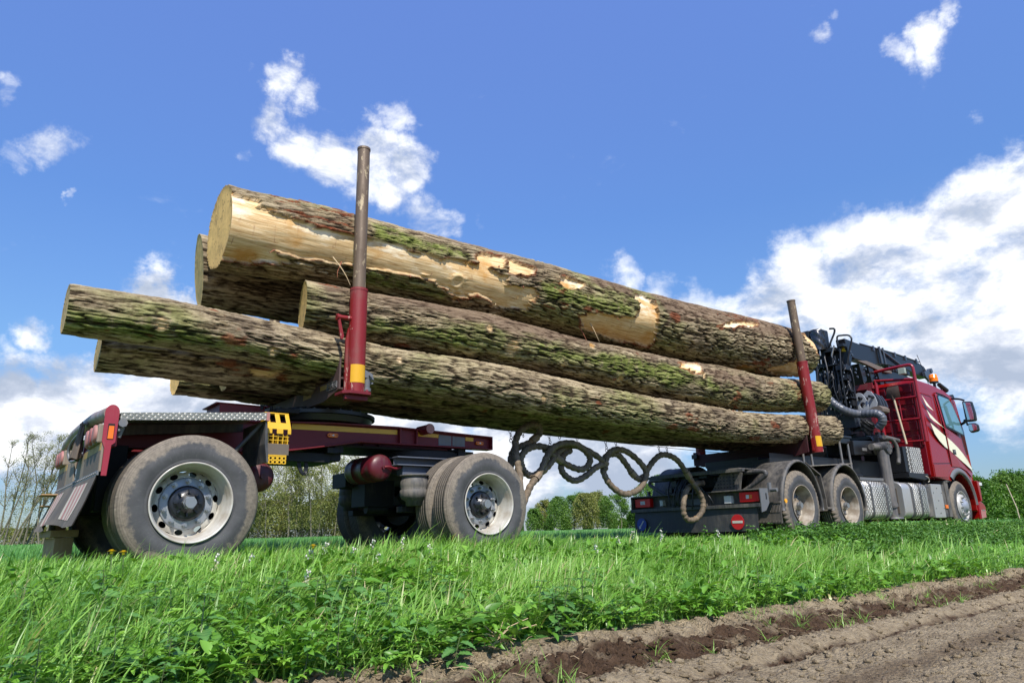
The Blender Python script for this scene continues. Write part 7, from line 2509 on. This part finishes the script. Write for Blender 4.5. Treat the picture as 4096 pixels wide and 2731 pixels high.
# ------------------------------------------------------------------ loading crane behind the cab (part of the truck)
def crane():
    rd = random.Random(21)
    c = MB()
    # slewing base and column
    c.cyl((14.25, -0.45, 1.62), (14.25, -0.45, 1.86), 0.34, n=32).box(13.9, 14.6, -0.9, -0.1, 1.78, 1.86).box(13.95, 14.55, -0.88, -0.12, 1.62, 1.72)
    for k in range(10):
        a = k*0.63; c.box(14.25+.3*math.cos(a)-.04, 14.25+.3*math.cos(a)+.04, -0.45+.36*math.sin(a)-.04, -0.45+.36*math.sin(a)+.04, 1.86, 1.93)
    c.prism([(13.95, 1.86), (14.4, 1.86), (14.35, 2.6), (14.30, 3.35), (14.45, 3.62), (14.2, 3.75), (13.95, 3.6), (13.98, 2.8)], -0.42, -0.12)
    col_ = c.build('crane_column', MAT['crane'], TK, bevel=0.01)
    # main boom folded forward over the cab
    def dim(pts): return pts
    bm = MB()
    top = [(14.25, 3.96), (14.85, 3.93), (15.55, 3.95), (16.55, 3.95), (17.70, 3.93), (18.15, 3.84), (18.30, 3.72)]
    bot = [(18.22, 3.56), (17.6, 3.58), (16.95, 3.66), (16.0, 3.62), (15.45, 3.55), (14.6, 3.56), (14.3, 3.62)]
    bm.prism(top+bot, -0.40, -0.20)
    bo = bm.build('main_boom', MAT['crane'], col_, bevel=0.012)
    r = MB()
    r.tube([(14.9, -0.405, 3.94), (16.5, -0.405, 3.955), (17.9, -0.405, 3.92)], 0.014, n=8)
    for x in (15.5, 15.95, 16.55, 17.1, 17.7): r.box(x-0.03, x+0.03, -0.43, -0.40, 3.86, 3.97)
    r.tube([(15.72, -0.44, 3.98), (15.75, -0.44, 3.60)], 0.028, n=10).tube([(15.90, -0.44, 3.98), (15.93, -0.44, 3.60)], 0.022, n=10)
    r.tube([(15.80, -0.43, 3.93), (16.70, -0.43, 3.70)], 0.022, n=10)
    r.build('boom_pipes', MAT['crane_light'], bo)
    # second section and links under the main boom
    l = MB()
    l.prism([(14.5, 3.50), (14.95, 3.55), (15.6, 3.50), (16.1, 3.46), (16.1, 3.41), (15.5, 3.40), (14.9, 3.47)], -0.47, -0.42)
    l.build('worn_guard_plate', MAT['worn'], col_, bevel=0.004)
    l = MB()
    l.box(16.1, 17.2, -0.42, -0.2, 3.50, 3.60).prism([(15.4, 3.30), (16.2, 3.10), (17.2, 3.34), (17.3, 3.46), (16.4, 3.5), (15.5, 3.44)], -0.40, -0.22)
    for x in (14.75, 15.15, 15.55): l.prism([(x-0.12, 3.46), (x+0.10, 3.44), (x+0.14, 3.12), (x-0.02, 3.02)], -0.44, -0.24)
    for i in range(6): l.box(16.25+0.15*i, 16.28+0.15*i, -0.44, -0.2, 3.50, 3.61)
    l.build('outer_boom', MAT['crane'], col_, bevel=0.008)
    j = MB()
    for (x, z) in ((14.85, 3.36), (14.92, 3.24), (15.2, 3.33), (15.28, 3.22), (14.28, 3.66), (14.34, 3.60), (14.4, 3.30), (14.36, 3.22), (14.42, 3.14), (14.3, 2.12), (14.33, 2.05), (14.27, 2.02)):
        j.cyl((x, -0.45, z), (x, -0.475, z), 0.026, n=8)
    j.prism([(17.9, 3.66), (18.28, 3.78), (18.36, 3.74), (18.34, 3.68), (18.1, 3.60), (18.25, 3.5), (18.2, 3.44), (17.9, 3.56)], -0.48, -0.42)
    j.cyl((18.3, -0.5, 3.74), (18.3, -0.4, 3.74), 0.06)
    j.build('pins', MAT['crane_light'], col_, bevel=0.003, seg=1)
    # ribbed top pack, seat cover, control desk
    p = MB()
    for i in range(5):
        p.box(13.60+0.055*i, 13.64+0.055*i, 0.02-0.03*i, 0.20-0.03*i, 3.75-0.25, 4.13+0.005*i)
    p.box(13.7, 13.95, -0.22, 0.06, 3.72, 4.12).box(13.72, 13.95, -0.20, 0.04, 3.45, 3.72)
    p.build('valve_cover', MAT['black'], col_, bevel=0.02)
    q = MB()
    V = []; F = []; n, L = 18, 12
    for jj in range(L+1):
        t_ = jj/L
        for k in range(n):
            a = 2*math.pi*k/n
            rr = (0.13+0.02*math.sin(a*4+jj*1.3)+0.012*math.sin(jj*2.4+a*7))*(1-0.35*(t_-0.4)**2)
            V.append((13.62+0.9*rr*math.cos(a), -0.14+rr*math.sin(a), 3.66+0.44*t_))
    for jj in range(L):
        for k in range(n): F.append((jj*n+k, jj*n+(k+1) % n, (jj+1)*n+(k+1) % n, (jj+1)*n+k))
    F.append(tuple(L*n+k for k in range(n)))
    q.add(V, F, True)
    q.build('seat_cover', MAT['vinyl'], col_)
    h = MB()
    h.tube(catmull([(13.72, -0.30, 3.62), (13.74, -0.33, 3.78), (13.78, -0.42, 3.98), (13.78, -0.445, 4.06), (13.78, -0.42, 4.09), (13.78, -0.34, 4.105)], 6), 0.020, n=10)
    h.tube(catmull([(13.78, -0.46, 3.60), (13.78, -0.465, 3.85), (13.78, -0.49, 3.91), (13.8, -0.55, 3.915), (13.8, -0.68, 3.89), (13.8, -0.735, 3.84), (13.8, -0.74, 3.76), (13.8, -0.66, 3.55), (13.8, -0.60, 3.38), (13.8, -0.58, 3.22)], 6), 0.018, n=10)
    h.build('hand_rail', MAT['black'], col_)
    d = MB()
    d.box(13.66, 13.9, -0.44, -0.20, 3.60, 3.68).box(13.68, 13.86, -0.62, -0.50, 3.66, 3.72)
    for i in range(5): d.cyl((13.68, -0.24-0.035*i, 3.68), (13.66, -0.24-0.035*i, 3.76), 0.007, n=6)
    d.box(13.62, 13.95, -0.45, 0.10, 3.30, 3.325).box(13.62, 13.95, -0.60, -0.42, 3.18, 3.28)
    d.box(13.70, 13.9, -0.56, -0.38, 2.98, 3.01).box(13.70, 13.9, -0.60, -0.40, 2.74, 2.77).box(13.70, 13.9, -0.62, -0.40, 2.60, 2.625)
    d.tube([(13.70, -0.40, 3.5), (13.68, -0.42, 2.3)], 0.02, n=8).tube([(13.68, -0.36, 3.62), (13.66, -0.34, 2.4)], 0.014, n=8)
    d.build('control_desk', MAT['black'], col_, bevel=0.004, seg=1)
    f = MB()
    for i in range(4):
        y = 0.03-0.065*i
        f.tube(catmull([(13.60, y, 3.66), (13.56, y, 3.68), (13.55, y-0.02, 3.65), (13.55, y-0.02, 3.56)], 4), 0.011, n=8)
        f.cyl((13.55, y-0.02, 3.62), (13.55, y-0.02, 3.53), 0.017, n=8)
        f.cyl((13.56, y-0.01, 3.45), (13.56, y-0.01, 3.36), 0.014, n=8)
    for i in range(4): f.cyl((13.66, -0.36-0.02*i, 3.50+0.05*i), (13.66, -0.38-0.02*i, 3.56+0.05*i), 0.018, n=8)
    f.build('hose_fittings', MAT['nut'], col_)
    MB().prism([(-0.475, 3.60), (-0.565, 3.585), (-0.525, 3.70)], 13.86, 13.87, axis='x').build('yellow_triangle', MAT['yellow_sign'], col_)
    # hoses down the column, random but orderly
    hs = MB()
    for i in range(30):
        y0 = rd.uniform(-0.58, 0.06); x0 = rd.uniform(13.6, 13.95)
        y1 = y0+rd.uniform(-.16, .1); z0 = rd.uniform(2.9, 3.6); z1 = rd.uniform(2.0, 2.9)
        hs.tube(catmull([(x0, y0, z0), (x0-rd.uniform(.02, .1), (y0+y1)/2+rd.uniform(-.08, .08), (z0+z1)/2+rd.uniform(-.1, .1)), (x0+rd.uniform(-.05, .05), y1, z1)], 6), rd.uniform(.009, .020), n=7)
    for i in range(12):
        y0 = rd.uniform(-0.5, -0.1); z0 = rd.uniform(2.3, 3.3)
        hs.tube(catmull([(13.75, y0, z0), (13.62, y0-.05, z0-.1), (13.62, y0-.14, z0-.02), (13.75, y0-.12, z0+.1)], 5), 0.012, n=7)
    hs.build('hydraulic_hoses', MAT['black'], col_)
    bx = MB().box(13.88, 13.93, -0.60, 0.14, 1.96, 3.66)
    for i in range(40):
        y0 = rd.uniform(-0.60, 0.02); z0 = rd.uniform(2.0, 3.5); x0 = rd.uniform(13.68, 13.9)
        if i < 6: bx.box(13.80+0.01*i, 13.95, -0.50+0.05*i, -0.30+0.05*i, 2.0+0.25*i, 2.3+0.25*i)
        rd.uniform(0, 1); bx.box(x0, 13.90, y0, y0+rd.uniform(.03, .12), z0, z0+rd.uniform(.03, .14))
    bx.build('valve_blocks', MAT['crane'], col_, bevel=0.004, seg=1)
    sm = MB()
    for i in range(46):
        y0 = rd.uniform(-0.62, 0.02); z0 = rd.uniform(2.1, 3.5); x0 = 13.64
        sm.cyl((x0, y0, z0), (x0, y0, z0+rd.uniform(.015, .05)), rd.uniform(.006, .014), n=6)
    sm.build('small_fittings', MAT['nut'], col_)
    # pale link plates of the crane tip with a big eye
    def plate(dx, cy_, cz_, m, name, hole=True, sx=1.0):
        n = 28; out = [(-0.45, 2.42), (-0.47, 2.55), (-0.52, 2.67), (-0.60, 2.73), (-0.68, 2.70), (-0.745, 2.58), (-0.77, 2.46), (-0.74, 2.36), (-0.66, 2.32), (-0.55, 2.33)]
        out = [(y*sx+cy_, z+cz_) for y, z in out]
        b_ = MB()
        if not hole:
            return b_.prism(out, 14.0+dx, 14.025+dx, axis='x').build(name, m, col_, bevel=0.005)
        hy, hz, hr = -0.665*sx+cy_, 2.475+cz_, 0.060
        vo = []; 
        oc_ = catmull([(p[0], p[1], 0) for p in out], 3, closed=True)
        N = len(oc_); A = []; Bn = []
        for p in oc_:
            an = math.atan2(p.y-hz, p.x-hy)
            A.append((p.x, p.y)); Bn.append((hy+hr*math.cos(an), hz+hr*math.sin(an)))
        V = [(14.0+dx, a[0], a[1]) for a in A]+[(14.0+dx, a[0], a[1]) for a in Bn]+[(14.03+dx, a[0], a[1]) for a in A]+[(14.05+dx, a[0], a[1]) for a in Bn]
        F = []
        for i in range(N):
            k = (i+1) % N
            F += [(i, N+i, N+k, k), (2*N+i, 2*N+k, 3*N+k, 3*N+i), (i, k, 2*N+k, 2*N+i), (N+i, 3*N+i, 3*N+k, N+k)]
        b_.add(V, F)
        return b_.build(name, m, col_, bevel=0.003)
    plate(0, 0, 0, MAT['link_grey'], 'link_plate')
    plate(0.12, -0.17, 0.04, MAT['link_grey'], 'link_plate', False, 0.95)
    for i in range(3): plate(0.2+0.05*i, -0.22-0.03*i, -0.01-0.02*i, MAT['crane_light'], 'link_plate', False, 0.95)
    MB().cyl((13.95, -0.635, 2.615), (14.3, -0.80, 2.62), 0.03, n=16).cyl((13.95, -0.84, 2.62), (14.4, -0.84, 2.62), 0.028, n=16).build('link_pin', MAT['black'], col_)
    MB().prism([(-0.75, 2.36), (-0.85, 2.41), (-0.98, 2.42), (-1.04, 2.36), (-1.03, 2.30), (-0.95, 2.28), (-0.70, 2.25)], 14.0, 14.3, axis='x').build('tip_plate', MAT['worn'], col_, bevel=0.006)
    MB().prism([(13.6, 2.34), (14.2, 2.30), (14.2, 2.10), (13.7, 2.02)], -0.62, -0.40).prism([(13.7, 2.1), (14.2, 2.1), (14.1, 1.92), (13.8, 1.90)], -0.45, -0.2).build('lower_link', MAT['crane_light'], col_, bevel=0.006)
    # segmented hose guard curling round
    path = catmull([(13.25, -0.34, 2.62), (13.30, -0.44, 2.47), (13.36, -0.56, 2.35), (13.50, -0.63, 2.29), (13.68, -0.72, 2.26), (13.70, -0.88, 2.25), (13.72, -1.02, 2.23), (13.74, -1.10, 2.16), (13.76, -1.09, 2.06), (13.78, -0.99, 1.97)], 9)
    g1 = MB(); N = len(path)
    rr = [0.080 if (i % 4) != 3 else 0.070 for i in range(N)]
    g1.tube(path, 0.1, n=20, rr=rr)
    g1.build('hose_guard', MAT['guard_plastic'], col_)
    # crumpled bellows on the base
    V = []; F = []; n, L = 24, 14
    for jj in range(L+1):
        t_ = jj/L
        for k in range(n):
            a = 2*math.pi*k/n
            rr_ = 0.13*(1+0.10*math.sin(jj*2.2)+0.10*math.sin(a*9+jj))*math.sqrt(max(0.02, 1-t_**3))
            V.append((14.0+rr_*math.cos(a), -0.52-0.34*t_*0.6-0.1+rr_*math.sin(a)*0.8, 1.97+0.16*math.sin(t_*math.pi*0.8)+rr_*0.9*math.sin(a)))
    for jj in range(L):
        for k in range(n): F.append((jj*n+k, jj*n+(k+1) % n, (jj+1)*n+(k+1) % n, (jj+1)*n+k))
    MB().add(V, F, True).build('bellows', MAT['black'], col_)
    cl = MB()
    for i in range(7):
        cl.tube(catmull([(13.8+0.1*i, -0.75, 1.62), (13.78+0.1*i, -0.86, 1.72+0.02*i), (13.82+0.08*i, -0.8, 1.82), (13.9+0.08*i, -0.7, 1.84)], 5), 0.015, n=7)
    cl.build('base_hoses', MAT['greymetal'], col_)


MAT['crane_light'] = paint('dark_blue_grey_steel', (0.045, 0.055, 0.072), 0.3, amt=0.12, scale=6, dirt=(0.10, 0.095, 0.085), spec=0.7)
MAT['worn'] = paint('worn_brown_plate', (0.16, 0.125, 0.095), 0.5, metal=0.2, amt=0.4, scale=5, dirt=(0.12, 0.09, 0.07))
MAT['vinyl'] = paint('black_vinyl_cover', (0.015, 0.016, 0.018), 0.25, amt=0.05, scale=6, dirt=(0.06, 0.055, 0.05), spec=0.8)
MAT['link_grey'] = paint('pale_grey_casting', (0.30, 0.32, 0.34), 0.4, amt=0.15, scale=6, dirt=(0.2, 0.18, 0.16))
MAT['guard_plastic'] = paint('grey_spiral_guard', (0.085, 0.095, 0.11), 0.38, amt=0.2, scale=6, dirt=(0.16, 0.145, 0.13))
crane()


# ------------------------------------------------------------------ hose bundle hanging between trailer and truck
def hose_material():
    m, g, b, _ = new_mat('brown_hose_sleeve')
    oc = g.n('ShaderNodeTexCoord').outputs['Object']
    n = g.noise(oc, 9, 6, 0.65); n2 = g.noise(oc, 42, 5, 0.7)
    c = g.ramp(g.math('ADD', g.math('MULTIPLY', n, 0.6), g.math('MULTIPLY', n2, 0.4)), [(0.32, (0.045, 0.033, 0.021)), (0.5, (0.125, 0.094, 0.060)), (0.7, (0.26, 0.195, 0.125))])
    c = g.mix(g.smooth(g.noise(oc, 5, 4, 0.6), 0.6, 0.7), c, (0.19, 0.11, 0.04))
    g.put(b.inputs['Base Color'], c); b.inputs['Roughness'].default_value = 0.7
    bump(g, b, g.math('ADD', n, n2), 0.7, 0.012)
    return m


MAT['hose'] = hose_material()
MAT['cuff'] = paint('rusty_label_cuff', (0.22, 0.17, 0.12), 0.45, metal=0.3, amt=0.3, scale=12, dirt=(0.28, 0.15, 0.03))
HS = {
 'A': [(5.02, 0.60, -.80), (5.14, 0.85, -.66), (5.20, 1.01, -.55), (5.22, 1.14, -.5), (5.26, 1.26, -.45), (5.36, 1.39, -.4), (5.49, 1.48, -.40), (5.61, 1.51, -.40), (5.71, 1.48, -.38), (5.72, 1.4, -.36), (5.6, 1.3, -.34), (5.46, 1.24, -.32), (5.33, 1.18, -.33), (5.24, 1.06, -.38), (5.14, 0.88, -.5), (5.0, 0.65, -.72)],
 'B': [(6.30, 1.27, -.30), (6.17, 1.25, -.32), (6.05, 1.19, -.34), (5.92, 1.08, -.37), (5.8, .99, -.40), (5.64, .91, -.42), (5.51, .87, -.44), (5.4, .91, -.44), (5.36, 1.0, -.43), (5.37, 1.08, -.41), (5.46, 1.18, -.40), (5.63, 1.24, -.39), (5.81, 1.235, -.38), (5.95, 1.20, -.38)],
 'C': [(5.0, 0.45, -.84), (5.22, 0.60, -.66), (5.43, .76, -.52), (5.58, .87, -.48), (5.65, .96, -.47), (5.75, 1.11, -.46), (5.86, 1.22, -.45), (6.04, 1.29, -.44), (6.27, 1.3, -.43), (6.46, 1.22, -.42), (6.55, 1.12, -.41), (6.5, 1.02, -.40), (6.39, .98, -.39), (6.23, 1.01, -.38), (6.06, 1.08, -.37), (5.89, 1.17, -.36), (5.80, 1.22, -.35)],
 'D': [(5.86, 1.2, -.33), (6.11, 1.285, -.34), (6.39, 1.28, -.36), (6.63, 1.19, -.40), (6.79, 1.09, -.43), (6.82, 1.06, -.43), (6.75, 1.05, -.42), (6.63, 1.0, -.40), (6.52, .92, -.38), (6.36, .845, -.36), (6.24, .85, -.35), (6.12, .93, -.34), (6.1, 1.03, -.33), (6.17, 1.17, -.32), (6.3, 1.23, -.31)],
 'E': [(6.76, 1.06, -.42), (6.80, 1.03, -.42), (6.81, 1.0, -.42), (6.84, 1.12, -.42), (6.92, 1.22, -.42), (7.06, 1.27, -.42), (7.26, 1.25, -.42), (7.48, 1.14, -.42), (7.61, 1.01, -.43), (7.59, .9, -.44), (7.44, .75, -.45), (7.23, .68, -.45), (7.07, .68, -.45), (6.9, .77, -.44), (6.81, .89, -.42), (6.80, 1.02, -.39), (6.88, 1.16, -.37), (7.02, 1.21, -.36), (7.16, 1.2, -.36), (7.31, 1.07, -.36), (7.4, .96, -.37), (7.52, .885, -.38), (7.63, .92, -.38), (7.72, 1.04, -.39), (7.85, 1.16, -.40), (8.01, 1.24, -.40), (8.2, 1.24, -.40), (8.37, 1.18, -.40), (8.52, 1.05, -.40), (8.64, .91, -.40), (8.79, .76, -.40), (8.89, .6, -.40), (8.86, .45, -.40), (8.72, .34, -.38), (8.56, .32, -.36), (8.48, .41, -.35), (8.49, .55, -.35), (8.60, .73, -.33), (8.85, .84, -.27), (9.2, .88, -.2)]}
LBH = {'A': 'short brown wrapped hose looping up against the log right beside the trailer wheel', 'B': 'brown wrapped hose forming the leftmost low loop behind the first metal cuff', 'C': 'brown wrapped hose arching from the trailer wheel and curling back into a small loop',
       'D': 'brown wrapped hose with the drooping loop left of the big round coil', 'E': 'long brown wrapped hose with a big round coil, its end at the truck tail'}
CF = {'A': [9.6], 'B': [4.6], 'C': [2.9, 14.2], 'D': [4.2], 'E': [20.0, 21.6, 28.5]}
for key, pts in HS.items():
    p3 = [(a, c_, b_) for a, b_, c_ in pts]
    path = catmull(p3, 12)
    rd = random.Random(hash(key) % 100 if False else ord(key))
    N = len(path)
    rr = [0.041*(1+0.09*math.sin(i*1.05+ord(key))+rd.uniform(-.05, .06)) for i in range(N)]
    root = empty('hose', tuple(path[N//2]))
    MB().tube(path, 0.03, n=14, rr=rr).build('sleeve', MAT['hose'], root)
    for t_ in CF[key]:
        i = int(t_*12); a_ = path[max(0, i-3)]; b_ = path[min(N-1, i+4)]
        MB().cyl(a_, b_, 0.052, n=10, cap=False, smooth=False).build('metal_cuff', MAT['cuff'], root)
    tag(root, LBH[key], 'hose')
# wire under the logs and its chain hooks
wr = MB().tube([(4.80, -0.40, 1.425), (5.25, -0.40, 1.405), (5.94, -0.40, 1.385), (7.61, -0.40, 1.362), (9.2, -0.40, 1.34), (10.9, -0.40, 1.36)], 0.0045, n=6).build('suspension_wire', MAT['black'])
tag(wr, 'thin dark wire stretched under the logs from trailer to truck', 'wire')


def ring(mb, c, r, ax, th=0.0042):
    pts = []
    for k in range(14):
        a = 2*math.pi*k/14
        if ax == 'y': pts.append((c[0]+r*math.cos(a), c[1], c[2]+r*1.2*math.sin(a)))
        else: pts.append((c[0], c[1]+r*math.cos(a), c[2]+r*1.2*math.sin(a)))
    mb.tube(pts, th, n=6, closed=True)


HK = [(5.22, 3, 'first chain hook on the wire beside the trailer wheel'), (5.42, 2, 'chain hook holding the hose under its first upper loop'), (5.85, 3, 'tangled chain hook above the crossing hoses'), (6.03, 1, 'ring hook just right of the tangled one'),
      (6.34, 1, 'lone ring hook halfway along the wire'), (6.87, 3, 'chain hook above the left edge of the big round coil'), (7.07, 2, 'chain hook above the top of the big round coil'), (7.97, 3, 'left chain hook over the last hose arch'), (8.15, 3, 'chain hook nearest the truck over the last hose arch')]
for x, n, lb in HK:
    zw = float(np.interp(x, [4.8, 5.25, 5.94, 7.61, 9.2], [1.425, 1.405, 1.385, 1.362, 1.34]))
    b = MB()
    for i in range(n):
        ring(b, (x+0.008*i, -0.40, zw-0.012-0.036*i), 0.017 if i % 2 == 0 else 0.012, 'y' if i % 2 == 0 else 'x')
    if n == 3: ring(b, (x+0.01, -0.40, zw-0.12), 0.02, 'y')
    o = b.build('chain_hook', MAT['black']); tag(o, lb, 'hook')
